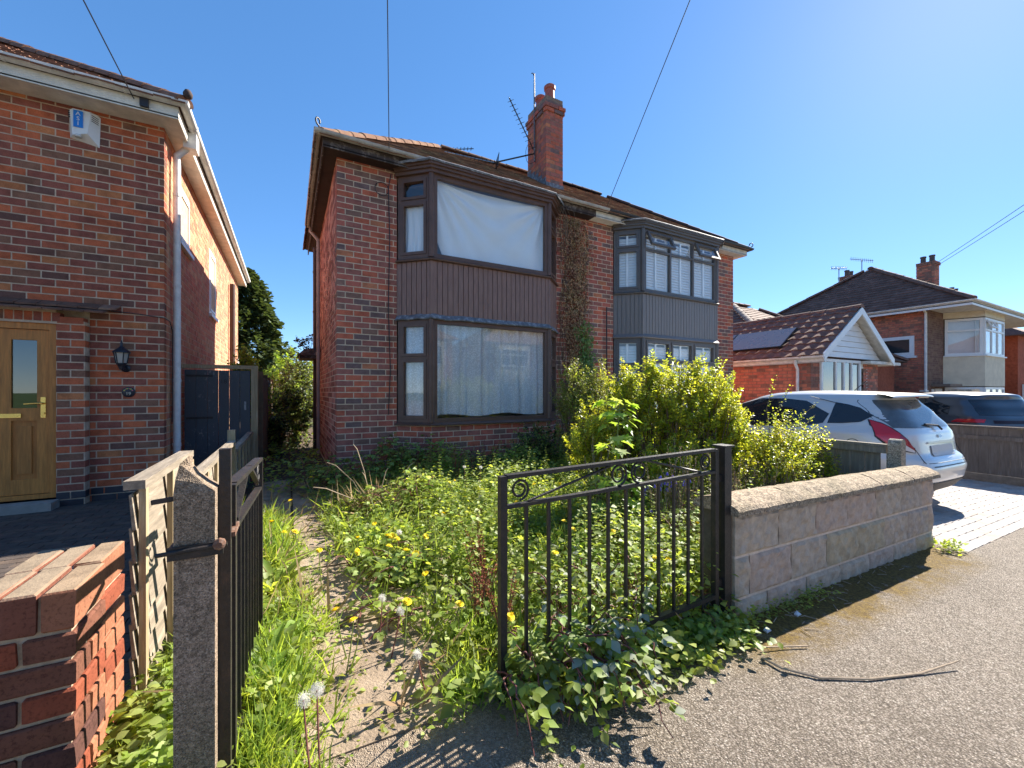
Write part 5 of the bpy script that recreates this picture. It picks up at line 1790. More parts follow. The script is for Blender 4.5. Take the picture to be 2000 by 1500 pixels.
# glazed front
window(bg_, (BX0 + 0.42, BGY + 0.30), (1, 0), 0.0, 2.1, 0.55, EZ - 0.02, [(1.0, [0.62, 0.38]), (0.62, [0.62, 0.38]), (0.62, [0.62, 0.38]), (0.62, [0.62, 0.38])], white_upvc, glass_dark, 0.075, sash=((0, 1),))
window(bg_, (BX0 + 2.54, BGY + 0.36), (1, 0), 0.0, 0.85, 0.2, EZ - 0.1, [(1.0, [1]), (0.6, [1])], white_upvc, glass_dark, 0.075, sash=((0, 0),))
MB().box(BX0 + 0.42, 14.2, BGY + 0.31, BGY + 0.5, gz, 0.53).build('stall_riser', white_upvc, bg_)
MB().box(BX0 + 0.5, 14.2, BGY + 1.4, BGY + 1.42, gz, EZ).build('room', M('dim_room', (0.12, 0.10, 0.09), 0.9, 0.2, 4), bg_)
MB().box(14.0, 15.9, BGY + 0.1, BGY + 0.7, EZ - 0.10, EZ - 0.02).build('side_canopy', white_soffit, bg_)
# gable boards
n = 8
for i in range(n):
    z0_ = EZ + 0.02 + (AZ - EZ - 0.1) * i / n
    z1_ = EZ + 0.02 + (AZ - EZ - 0.1) * (i + 1) / n
    def hw(z): return max(0.02, (AZ - 0.06 - z) / (AZ - EZ) * (AX - BX0) - 0.02)
    a, b = hw(z0_), hw(z1_)
    MB().hexa([(AX - a, BGY + 0.235, z0_ + 0.006), (AX + a, BGY + 0.235, z0_ + 0.006), (AX + a, BGY + 0.28, z0_ + 0.006), (AX - a, BGY + 0.28, z0_ + 0.006),
               (AX - b, BGY + 0.255, z1_), (AX + b, BGY + 0.255, z1_), (AX + b, BGY + 0.28, z1_), (AX - b, BGY + 0.28, z1_)]).build('gable_board', white_upvc, bg_)
for sgn in (-1, 1):
    fx = AX + sgn * (AX - BX0 + 0.12)
    MB().hexa([(fx, BGY, EZ - 0.14), (fx, BGY + 0.03, EZ - 0.14), (AX, BGY + 0.03, AZ - 0.12), (AX, BGY, AZ - 0.12),
               (fx, BGY, EZ + 0.06), (fx, BGY + 0.03, EZ + 0.06), (AX, BGY + 0.03, AZ + 0.07), (AX, BGY, AZ + 0.07)]).build('barge_board', white_upvc, bg_)
    MB().add([(fx, BGY + 0.03, EZ - 0.02), (AX, BGY + 0.03, AZ - 0.02), (AX, BGY + 0.35, AZ - 0.02), (fx, BGY + 0.35, EZ - 0.02)], [(0, 1, 2, 3)]).build('verge_soffit', white_soffit, bg_)
sv = Vector((AX - BX0 + 0.12, 0, AZ - EZ + 0.08))
core = MB().add([(BX0 - 0.12, BGY + 0.32, EZ - 0.03), (AX, BGY + 0.32, AZ + 0.03), (2 * AX - BX0 + 0.12, BGY + 0.32, EZ - 0.03), (BX0 - 0.12, BGY + LEN, EZ - 0.03), (AX, BGY + LEN, AZ + 0.03), (2 * AX - BX0 + 0.12, BGY + LEN, EZ - 0.03)],
                [(0, 3, 4, 1), (1, 4, 5, 2), (0, 1, 2), (3, 5, 4)])
broof = core.build('roof', roof_core, bg_)
# pantiles on the slope that faces the camera
def pantile_mesh():
    m = MB()
    tw, tl = 0.30, 0.36
    prof = []
    for k in range(9):
        t = k / 8
        prof.append((t * tw, 0.03 * (math.sin(t * 2 * math.pi - 1.2) * 0.5 + 0.5) + 0.004))
    vs = [(0.0, y, z + 0.028) for y, z in prof] + [(tl, y, z) for y, z in prof] + [(0.0, y, z) for y, z in prof]
    fs = [(i, i + 1, 9 + i + 1, 9 + i) for i in range(8)] + [(18 + i, 18 + i + 1, i + 1, i) for i in range(8)]
    m.add(vs, fs)
    return m
pm = pantile_mesh()
ptm = pm.mesh('roof_tile', tile_bung)
sl2 = sv.length
vdir = sv.normalized()
udir = Vector((0, 1, 0))
ndir = vdir.cross(udir).normalized()
if ndir.z < 0: ndir = -ndir
rows = int(sl2 / 0.30) + 1
cnt = 0
rest = MB()
order = []
for c in range(int(LEN / 0.30)):
    for r_ in range(rows):
        order.append((c, r_))
for c, r_ in order:
    p = Vector((BX0 - 0.14, BGY + 0.02 + c * 0.30, EZ - 0.0)) + vdir * (r_ * 0.30)
    if p.x > AX - 0.12: continue
    mw = Matrix((vdir, udir, ndir)).transposed().to_4x4()
    mw.translation = p
    if cnt < 160:
        o = bpy.data.objects.new('roof_tile', ptm); o.matrix_local = mw; link(o, broof); cnt += 1
    else:
        rest.add([mw @ Vector(v) for v in pm.v], pm.f)
kind(rest.build('roof_tiles', tile_bung, broof), 'stuff')
tile_slope(broof, 'roof_tiles', (2 * AX - BX0 + 0.14, BGY, EZ), (0, 1, 0), (-sv.x, 0, sv.z), lambda v: (0, LEN), sl2, 0.3, 0.3, 0.02, tile_bung)
ridge_tiles(broof, (AX, BGY + 0.0, AZ + 0.05), (AX, BGY + LEN, AZ + 0.05), tile_bung, 0.12, 0.4)
gutter(bg_, [(BX0 - 0.13, BGY + LEN), (BX0 - 0.13, BGY - 0.02)], EZ - 0.0, white_gutter)
MB().box(BX0 - 0.13, BX0 - 0.11, BGY, BGY + LEN, EZ - 0.16, EZ - 0.02).build('fascia', white_soffit, bg_)
MB().box(BX0 - 0.13, BX0, BGY, BGY + LEN, EZ - 0.15, EZ - 0.14).build('soffit', white_soffit, bg_)
pipe(bg_, [(BX0 - 0.17, BGY + 0.62, EZ - 0.07), (BX0 - 0.16, BGY + 0.62, EZ - 0.16), (BX0 - 0.06, BGY + 0.62, EZ - 0.30), (BX0 - 0.06, BGY + 0.62, EZ - 0.42), (BX0 - 0.06, BGY + 0.62, gz)], 0.036, white_gutter)
# solar panels
def pv():
    m, nt, b = nodes_of('solar_cells')
    L = nt.links.new
    b.inputs['Base Color'].default_value = (0.13, 0.13, 0.15, 1); b.inputs['Roughness'].default_value = 0.3
    b.inputs['Specular IOR Level'].default_value = 0.6
    n = noise(nt, 3, 3); r_ = ramp(nt, n.outputs[0], [(0.3, (0.24,) * 3), (0.7, (0.36,) * 3)]); L(r_.outputs[0], b.inputs['Roughness'])
    return m
pvm = pv()
for i in range(3):
    y0_ = BGY + 1.15 + i * 1.72
    def T(y, v, h): 
        q = Vector((BX0 - 0.12, y, EZ + 0.02)) + vdir * v + ndir * h
        return tuple(q)
    pnl = thing('solar_panel', ['solar panel nearest the gable end of the bungalow roof', 'middle solar panel on the bungalow roof', 'solar panel furthest back on the bungalow roof'][i], 'solar panel', T(y0_, 0.45, 0.05), group='solar panels on the bungalow roof')
    va, vb, ya, yb = 0.42, 1.42, y0_, y0_ + 1.70
    MB().hexa([T(ya, va, 0.07), T(yb, va, 0.07), T(yb, vb, 0.07), T(ya, vb, 0.07), T(ya, va, 0.105), T(yb, va, 0.105), T(yb, vb, 0.105), T(ya, vb, 0.105)]).build('frame', M('pv_frame', (0.02, 0.02, 0.022), 0.4, 0.1), pnl)
    MB().quad(T(ya + 0.02, va + 0.02, 0.108), T(yb - 0.02, va + 0.02, 0.108), T(yb - 0.02, vb - 0.02, 0.108), T(ya + 0.02, vb - 0.02, 0.108)).build('cells', pvm, pnl)
# main body of the bungalow behind, hipped
mw_ = MB().box(12.9, 21.1, 7.1, 15.3, gz, 2.45)
mw_.build('rear_wall', brickmat('rear_brick', (0.34, 0.1, 0.055)), bg_)
hx0, hx1, hy0, hy1, hz0, hzr = 12.6, 21.4, 6.8, 15.6, 2.45, 5.07
rr = MB().add([(hx0, hy0, hz0), (hx1, hy0, hz0), (hx1, hy1, hz0), (hx0, hy1, hz0), (17, 11.2, hzr), (18.5, 11.2, hzr)], [(0, 1, 5, 4), (1, 2, 5), (2, 3, 4, 5), (3, 0, 4), (0, 3, 2, 1)])
rr_o = rr.build('rear_roof', roof_core, bg_)
vv1 = Vector((17 - hx0, 0, hzr - hz0)); k1 = 4.4 / vv1.length
tile_slope(rr_o, 'roof_tiles', (hx0, hy1, hz0 + 0.01), (0, -1, 0), vv1, lambda v: (v * k1, (hy1 - hy0) - v * k1), vv1.length, 0.3, 0.3, 0.025, tile_bung)
vv2 = Vector((0, 4.4, hzr - hz0)); k2 = 4.4 / vv2.length; k3 = 2.9 / vv2.length
tile_slope(rr_o, 'roof_tiles', (hx0, hy0, hz0 + 0.01), (1, 0, 0), vv2, lambda v: (v * k2, (hx1 - hx0) - v * k3), vv2.length, 0.3, 0.3, 0.025, tile_bung)
ridge_tiles(rr_o, (hx0, hy0, hz0 + 0.05), (17, 11.2, hzr + 0.05), M('pale_hip_tile', (0.30, 0.235, 0.19), 0.9, 0.2, 8), 0.12, 0.4)
ridge_tiles(rr_o, (hx1, hy0, hz0 + 0.05), (18.5, 11.2, hzr + 0.05), tile_bung, 0.12, 0.4)
ridge_tiles(rr_o, (17, 11.2, hzr + 0.05), (18.5, 11.2, hzr + 0.05), tile_bung, 0.12, 0.4)

# ------------------------------------------------------------------ two-storey house on the right with rendered bay
random.seed(43)
def small_chimney(h, x0, x1, y0, y1, z0, z1, pots, mats=BR_FAR, wts=None):
    c = MB().box(x0 + 0.01, x1 - 0.01, y0 + 0.01, y1 - 0.01, z0, z1).build('chimney', mortar_dark, h)
    bb = []
    wts = wts or [0.4, 0.2, 0.4]
    for P, d, L_ in (((x0, y0), (1, 0), x1 - x0), ((x0, y1), (0, -1), y1 - y0 - 0.11), ((x1, y0 + 0.11), (0, 1), y1 - y0 - 0.11)):
        bb += brick_run(P, d, L_, z0, z1 - 0.17, wts)
        bb += brick_run((P[0] - 0.04 * d[0] - (0.04 if d[1] < 0 else 0) + (0.04 if d[1] > 0 else 0), P[1] - 0.04 * (d[0] > 0)), d, L_ + (0.08 if d[0] else 0), z1 - 0.17, z1, [0.1, 0.1, 0.8])
    emit(c, 'brick', bb, mats, 0)
    for (px_, py_) in pots:
        MB().lathe((px_, py_, z1 - 0.01), [(0.13, 0), (0.11, 0.1), (0.105, 0.3), (0.13, 0.32), (0.12, 0.38), (0.09, 0.38)], 12).build('chimney_pot', M('dark_pot', (0.10, 0.07, 0.06), 0.7, 0.2), c, smooth=True, angle=40)
    return c
fz = -0.45
fh = thing('rendered_bay_house', 'two-storey brick house with a pale rendered bay and hipped roof', 'house', (24.5, 9.5, fz))
FX0, FY0, FX1, FY1 = 22.1, 6.4, 31.6, 13.0
FE = 4.55
w = MB()
w.box(FX0 + e, FX1, FY0 + e, FY1, fz - 0.3, FE)
wf = w.build('wall', mortar_dark, fh)
bb = brick_run((FX0, FY1), (0, -1), FY1 - FY0 - 0.11, fz, FE, [0.5, 0.3, 0.2]) 
emit(wf, 'brick', bb, BR_FAR, 60)
bb = brick_run((FX0, FY0), (1, 0), 1.55, fz, FE, W_DARK) + brick_run((28.0, FY0), (1, 0), 1.5, fz, FE, W_DARK)
emit(wf, 'brick', bb, BR_DARK, 60)
# side window and dark stack pipe
window(fh, (FX0 - 0.07, 7.95), (0, -1), 0.0, 1.15, 2.75, 3.55, [(1, [1])], white_upvc, dark_pane, 0.09, sash=((0, 0),))
MB().box(FX0 - 0.12, FX0 + 0.02, 6.72, 8.03, 2.66, 2.74).build('window_sill', white_upvc, fh)
pipe(fh, [(FX0 - 0.08, 8.55, 4.6), (FX0 - 0.08, 8.55, 4.45), (FX0 - 0.08, 8.35, 4.2), (FX0 - 0.08, 8.35, fz)], 0.055, brown_pipe, 'soil_pipe')
pipe(fh, [(FX0 - 0.5, 6.45, FE + 0.05), (FX0 - 0.08, 6.45, FE - 0.15), (FX0 - 0.08, 6.45, fz)], 0.045, white_gutter)
MB().box(FX0 - 0.35, FX0 - 0.02, 6.38, 6.55, 1.30, 1.36).build('wall_bracket', white_gutter, fh)
# bay
by = 5.35
BXa, BXb = 23.7, 27.6
def far_bay(pts):
    rend = M('cream_render', (0.68, 0.60, 0.45), 0.9, 0.12, 3, 0.3, 60)
    rend2 = M('grey_render', (0.56, 0.51, 0.43), 0.9, 0.12, 3, 0.3, 60)
    P = [Vector(p) for p in pts]
    for i in range(3):
        p, q = P[i], P[i + 1]
        d = q - p; ln = d.length
        for za_, zb_2 in ((fz - 0.2, 0.12), (1.52, 2.72), (4.28, FE)):
            MB().fbox(p, d, 0, ln, -0.2, 0, za_, zb_2).build('bay_render', rend if i < 2 else rend2, fh)
        for z0_, z1_ in ((0.12, 1.52), (2.72, 4.28)):
            n_ = 3 if i == 1 else 1
            window(fh, p, d, 0.05, ln - 0.05, z0_ + 0.05, z1_ - 0.04, [(1, [0.3, 0.7])] * n_, white_upvc, glass, 0.09, open_top=((0, 0),) if (i == 1 and z0_ > 1) else ())
            MB().fbox(p, d, 0.0, ln, -0.12, 0.06, z0_, z0_ + 0.045).build('window_sill', white_upvc, fh)
            MB().fbox(p, d, 0.1, ln - 0.1, -0.30, -0.29, z0_ + 0.1, z1_ - 0.1).build('blind', M('pale_blind', (0.7, 0.7, 0.69), 0.9, 0.05), fh)
far_bay([(BXa - 0.05, FY0), (BXa + 0.45, by), (BXb - 0.9, by), (BXb + 0.5, FY0)])
MB().box(22.35, 23.65, FY0 - 0.55, FY0 - 0.01, 1.50, 1.60).build('door_canopy', M('canopy_timber', (0.22, 0.16, 0.12), 0.8, 0.2), fh)
MB().box(22.75, 23.45, FY0 - 0.03, FY0 - 0.002, fz, 1.42).build('door', white_upvc, fh)
MB().box(22.42, 22.62, FY0 - 0.03, FY0 - 0.002, 0.1, 1.40).build('side_light', white_upvc, fh)
# roof
ex0, ex1, ey0, ey1, ez, rz_ = 21.55, 32.2, 5.05, 13.2, FE + 0.05, 7.0
ry = 8.9
rxa, rxb = 23.9, 29.8
so = MB().box(ex0 + 0.04, ex1, ey0 + 0.04, ey1, ez - 0.08, ez - 0.05)
so.build('soffit', white_soffit, fh)
MB().sweep([(ex0 + 0.04, ey1), (ex0 + 0.04, ey0 + 0.04), (ex1, ey0 + 0.04)], [(-0.02, ez - 0.16), (0, ez - 0.16), (0, ez - 0.0), (-0.02, ez)], 0, True).build('fascia', white_upvc, fh)
gutter(fh, [(ex0 + 0.04, ey1), (ex0 + 0.04, ey0 + 0.04), (ex1, ey0 + 0.04)], ez + 0.03, white_gutter, brackets=False)
fr_ = MB().add([(ex0, ey0, ez), (ex1, ey0, ez), (ex1, ey1, ez), (ex0, ey1, ez), (rxa, ry, rz_), (rxb, ry, rz_)], [(0, 1, 5, 4), (1, 2, 5), (2, 3, 4, 5), (3, 0, 4), (0, 3, 2, 1)])
froof = fr_.build('roof', roof_core, fh)
v1 = Vector((rxa - ex0, 0, rz_ - ez)); L1 = v1.length
tile_slope(froof, 'roof_tiles', (ex0, ey1, ez + 0.01), (0, -1, 0), v1, lambda v: (v / L1 * (ey1 - ry), (ey1 - ey0) - v / L1 * (ry - ey0)), L1, 0.26, 0.17, 0.03, tile_far, 0.006)
v2 = Vector((0, ry - ey0, rz_ - ez)); L2 = v2.length
tile_slope(froof, 'roof_tiles', (ex0, ey0, ez + 0.01), (1, 0, 0), v2, lambda v: (v / L2 * (rxa - ex0), (ex1 - ex0) - v / L2 * (ex1 - rxb)), L2, 0.26, 0.17, 0.03, tile_far, 0.006)
ridge_tiles(froof, (ex0, ey0, ez + 0.04), (rxa, ry, rz_ + 0.05), tile_far, 0.12, 0.4)
ridge_tiles(froof, (ex0, ey1, ez + 0.04), (rxa, ry, rz_ + 0.05), tile_far, 0.12, 0.4)
ridge_tiles(froof, (rxa, ry, rz_ + 0.05), (rxb, ry, rz_ + 0.05), tile_far, 0.12, 0.4)
small_chimney(fh, 28.95, 29.6, 8.15, 8.85, 6.2, 8.0, [(29.28, 8.33), (29.28, 8.67)])
# chimney and aerials beyond the left hip
small_chimney(fh, 27.7, 28.7, 11.2, 11.8, 5.2, 7.85, [(28.0, 11.5), (28.45, 11.5)])
def far_aerial(label, x, y, z, h, dirx, L_):
    a = thing('tv_aerial', label, 'aerial', (x, y, z), group='aerials on the far roofs')
    MB().tube([(x, y, z), (x, y, z + h)], 0.025, 6).build('mast', alu, a)
    m = MB()
    m.tube([(x - L_ / 2, y + 0.2, z + h), (x + L_ / 2, y - 0.2, z + h + 0.05)], 0.02, 5)
    for k in range(12):
        xx = x - L_ / 2 + L_ * (k + 0.5) / 12
        m.tube([(xx, y + 0.2 - 0.2 * (k + .5) / 6, z + h - 0.09), (xx, y + 0.2 - 0.2 * (k + .5) / 6, z + h + 0.12)], 0.011, 4)
    kind(m.build('elements', alu, a), 'stuff')
far_aerial('long comb aerial on a mast above the hipped roof right of centre', 27.2, 10.5, 5.9, 2.5, 1, 1.6)
far_aerial('short aerial on a thin mast left of the comb aerial', 25.9, 11.0, 5.0, 2.9, 1, 0.8)
# house at the right-hand edge
b3 = thing('far_house', 'red brick house with twin-pot chimney cut off by the right edge', 'house', (36, 9, -0.8))
MB().box(34.2, 42, 6.4, 13, -1.2, 4.3).build('wall', brickmat('far3_brick', (0.42, 0.11, 0.055)), b3)
MB().add([(33.7, 5.9, 4.3), (42.5, 5.9, 4.3), (42.5, 13.5, 4.3), (33.7, 13.5, 4.3), (36.7, 9.7, 6.6), (39, 9.7, 6.6)], [(0, 1, 5, 4), (1, 2, 5), (2, 3, 4, 5), (3, 0, 4), (0, 3, 2, 1)]).build('roof', tile_far, b3)
window(b3, (34.9, 6.32), (1, 0), 0, 2.2, 0.3, 1.7, [(1, [1])] * 2, white_upvc, dark_pane, 0.09)
small_chimney(b3, 37.0, 38.4, 9.3, 10.1, 5.8, 7.6, [(37.3, 9.7), (38.0, 9.7)])
far_aerial('small flat aerial above the house at the right edge', 33.4, 9.3, 5.0, 2.0, 1, 0.7)

# ------------------------------------------------------------------ houses across the street (seen mirrored in the panes)
random.seed(47)
def opposite(x, label):
    h = thing('opposite_house', label, 'house', (x + 4, -18, 0), group='houses across the street, mirrored in the windows')
    Y = -15.0
    MB().box(x, x + 8.5, Y - 8, Y, -0.4, 4.9).build('wall', brickmat('opp_brick', (0.33, 0.12, 0.075)), h)
    MB().add([(x - 0.4, Y + 0.4, 4.9), (x - 0.4, Y - 8.4, 4.9), (x + 8.9, Y - 8.4, 4.9), (x + 8.9, Y + 0.4, 4.9), (x + 3.6, Y - 4, 7.6), (x + 4.9, Y - 4, 7.6)], [(0, 3, 5, 4), (3, 2, 5), (2, 1, 4, 5), (1, 0, 4), (0, 1, 2, 3)]).build('roof', tile_old, h)
    MB().box(x + 3.9, x + 4.7, Y - 4.4, Y - 3.6, 6.8, 8.9).build('chimney', brickmat('opp_chimney', (0.36, 0.12, 0.07)), h)
    for xx in (x + 0.8, x + 5.1):
        MB().box(xx, xx + 2.6, Y, Y + 0.55, -0.3, 4.7).build('bay', M('cream_render', (0.52, 0.48, 0.38)), h)
        for z0_ in (0.7, 3.1):
            window(h, (xx + 2.5, Y + 0.62), (-1, 0), 0, 2.4, z0_, z0_ + 1.35, [(1, [0.3, 0.7])] * 3, white_upvc, M('opp_pane', (0.05, 0.06, 0.07), 0.1, 0.2, 2), 0.1)
opposite(-9.5, 'brick semi with white bays across the street, left in the reflections')
opposite(1.5, 'brick semi with white bays across the street, middle of the reflections')
opposite(12.5, 'brick semi with white bays across the street, right in the reflections')
# ------------------------------------------------------------------ cars
def lerp_table(tab, z):
    if z <= tab[0][0]: return tab[0][1]
    for (a, va), (b, vb) in zip(tab[:-1], tab[1:]):
        if z <= b:
            t = (z - a) / (b - a)
            t = t * t * (3 - 2 * t) * 0.35 + t * 0.65
            return va + (vb - va) * t
    return tab[-1][1]

class CarShape:
    """body as rounded-rectangle plan outlines lofted over height; y=0 is the rear, y grows to the front"""
    def __init__(s, W, YR, YF, NEXP, ztop, zbot):
        s.W, s.YR, s.YF, s.NE, s.zt, s.zb = W, YR, YF, NEXP, ztop, zbot
    def at(s, z):
        return lerp_table(s.W, z), lerp_table(s.YR, z), lerp_table(s.YF, z), lerp_table(s.NE, z)
    def point(s, a, z, off=0.0):
        w, yr, yf, n = s.at(z)
        c, si = math.cos(a), math.sin(a)
        ex = 2.0 / n
        x = (w + off) * math.copysign(abs(c) ** ex, c)
        yc, L = (yr + yf) / 2, (yf - yr) / 2
        y = yc + (L + off) * math.copysign(abs(si) ** ex, si)
        return (x, y, z)
    def side_x(s, y, z):
        w, yr, yf, n = s.at(z)
        yc, L = (yr + yf) / 2, (yf - yr) / 2
        t = min(1.0, abs((y - yc) / L))
        return w * max(0.0, 1 - t ** n) ** (1 / n)
    def rear_y(s, x, z):
        w, yr, yf, n = s.at(z)
        yc, L = (yr + yf) / 2, (yf - yr) / 2
        t = min(1.0, abs(x) / w)
        return yc - L * max(0.0, 1 - t ** n) ** (1 / n)
    def body(s, nz=70, na=120):
        m = MB()
        vs = []
        for j in range(nz + 1):
            z = s.zb + (s.zt - s.zb) * (1 - (1 - j / nz) ** 1.35)
            for i in range(na):
                vs.append(s.point(2 * math.pi * i / na, z))
        fs = [(j * na + i, j * na + (i + 1) % na, (j + 1) * na + (i + 1) % na, (j + 1) * na + i) for j in range(nz) for i in range(na)]
        fs.append(tuple(nz * na + i for i in range(na)))
        fs.append(tuple(range(na - 1, -1, -1)))
        m.add(vs, fs)
        return m
    def side_patch(s, lower, upper, side, off, n=24, k=8):
        """lower/upper: polylines [(y,z)...] sampled at the same fractions"""
        def samp(pl, t):
            d = [0]
            for a, b in zip(pl[:-1], pl[1:]): d.append(d[-1] + math.dist(a, b))
            q = t * d[-1]
            for i in range(len(pl) - 1):
                if q <= d[i + 1] + 1e-9:
                    f = (q - d[i]) / max(d[i + 1] - d[i], 1e-9)
                    return (pl[i][0] + (pl[i + 1][0] - pl[i][0]) * f, pl[i][1] + (pl[i + 1][1] - pl[i][1]) * f)
            return pl[-1]
        def fn(u, v):
            a, b = samp(lower, u), samp(upper, u)
            y, z = a[0] + (b[0] - a[0]) * v, a[1] + (b[1] - a[1]) * v
            return (side * (s.side_x(y, z) + off), y, z)
        return MB().grid(fn, n, k)
    def rear_patch(s, fx, z0, z1, off, n=20, k=10):
        """fx(v)->(x0,x1) across at height fraction v"""
        def fn(u, v):
            z = z0 + (z1 - z0) * v
            x0, x1 = fx(v)
            x = x0 + (x1 - x0) * u
            return (x, s.rear_y(x, z) - off, z)
        return MB().grid(fn, n, k)

def paint(name, c, rough=0.3, metal=0.0, coat=1.0):
    m, nt, b = nodes_of(name)
    L = nt.links.new
    n = noise(nt, 1.2, 4); r_ = ramp(nt, n.outputs[0], [(0.3, sh(c, 0.93)), (0.7, c)])
    L(r_.outputs[0], b.inputs['Base Color'])
    b.inputs['Metallic'].default_value = metal; b.inputs['Roughness'].default_value = rough
    b.inputs['Coat Weight'].default_value = coat; b.inputs['Coat Roughness'].default_value = 0.04
    return m
def emb(name, c, rough=0.15):
    return M(name, c, rough, 0.1, 8, spec=0.6, coat=0.6)
car_glass = M('car_glass', (0.02, 0.022, 0.026), 0.05, 0.1, 3, spec=0.7)
rear_glass = M('car_rear_glass', (0.10, 0.115, 0.125), 0.12, 0.3, 5, spec=0.7)
tyre_m = M('tyre_rubber', (0.025, 0.025, 0.026), 0.85, 0.2, 20)
rim_m = M('alloy_rim', (0.5, 0.5, 0.52), 0.3, 0.1, 5, metal=0.8)
black_trim = M('black_trim', (0.02, 0.02, 0.022), 0.5, 0.1, 10)
red_lamp = emb('red_lamp', (0.55, 0.008, 0.015)); dark_red = emb('dark_red_lamp', (0.30, 0.01, 0.03)); clear_lamp = emb('clear_lamp', (0.62, 0.58, 0.58))

def wheel(car, x, y, z, r, w):
    wh = MB()
    s = 1 if x > 0 else -1
    wh.lathe((x, y, z), [(r * 0.66, -w / 2), (r * 0.95, -w / 2), (r, -w * 0.3), (r, w * 0.3), (r * 0.95, w / 2), (r * 0.66, w / 2)], 28, axis='X')
    o = wh.build('wheel', tyre_m, car, smooth=True, local=True, angle=40)
    rm = MB().lathe((x, y, z), [(r * 0.67, -w / 2 + 0.02), (r * 0.67, w / 2 - 0.02)], 28, axis='X')
    for k in range(5):
        a = k * 2 * math.pi / 5
        c = Vector((x + s * (w / 2 - 0.012), y, z))
        rm.bar(c, c + Vector((0, math.cos(a), math.sin(a))) * r * 0.66, 0.05, 0.03)
    rm.build('rim', rim_m, o, local=True)

def patch_obj(mb, name, mat, car, flip=False):
    o = mb.build(name, mat, car, smooth=True, local=True)
    return o

# --- silver-white hatchback on the neighbour's drive
hb = thing('hatchback_car', 'silver-white hatchback parked on the block paving with its red tail lamp showing', 'car', (7.0, 1.80, zg(7.0) - 0.02), rotz=R(0.0))
hb.rotation_euler = (0, 0, R(-2.0))
W = [(0.18, 0.74), (0.28, 0.80), (0.45, 0.845), (0.62, 0.86), (0.82, 0.855), (0.94, 0.83), (1.05, 0.76), (1.22, 0.665), (1.36, 0.58), (1.42, 0.53), (1.455, 0.46), (1.475, 0.34), (1.482, 0.2)]
YR = [(0.18, 0.28), (0.30, 0.10), (0.42, 0.02), (0.55, 0.0), (0.66, 0.04), (0.72, 0.10), (0.86, 0.12), (0.96, 0.14), (1.02, 0.17), (1.2, 0.30), (1.34, 0.42), (1.40, 0.45), (1.44, 0.46), (1.465, 0.7), (1.482, 1.1)]
YF = [(0.18, 3.7), (0.30, 3.88), (0.5, 3.95), (0.66, 3.93), (0.76, 3.85), (0.84, 3.55), (0.92, 3.15), (0.99, 2.92), (1.1, 2.72), (1.25, 2.45), (1.38, 2.15), (1.44, 1.95), (1.47, 1.7), (1.482, 1.5)]
NE = [(0.18, 4.5), (0.5, 5.0), (0.9, 5.2), (1.0, 5.0), (1.3, 5.0), (1.42, 4.2), (1.482, 3.0)]
S = CarShape(W, YR, YF, NE, 1.482, 0.2)
silver = paint('silver_paint', (0.62, 0.62, 0.61), 0.38, 0.15)
patch_obj(S.body(), 'body', silver, hb)
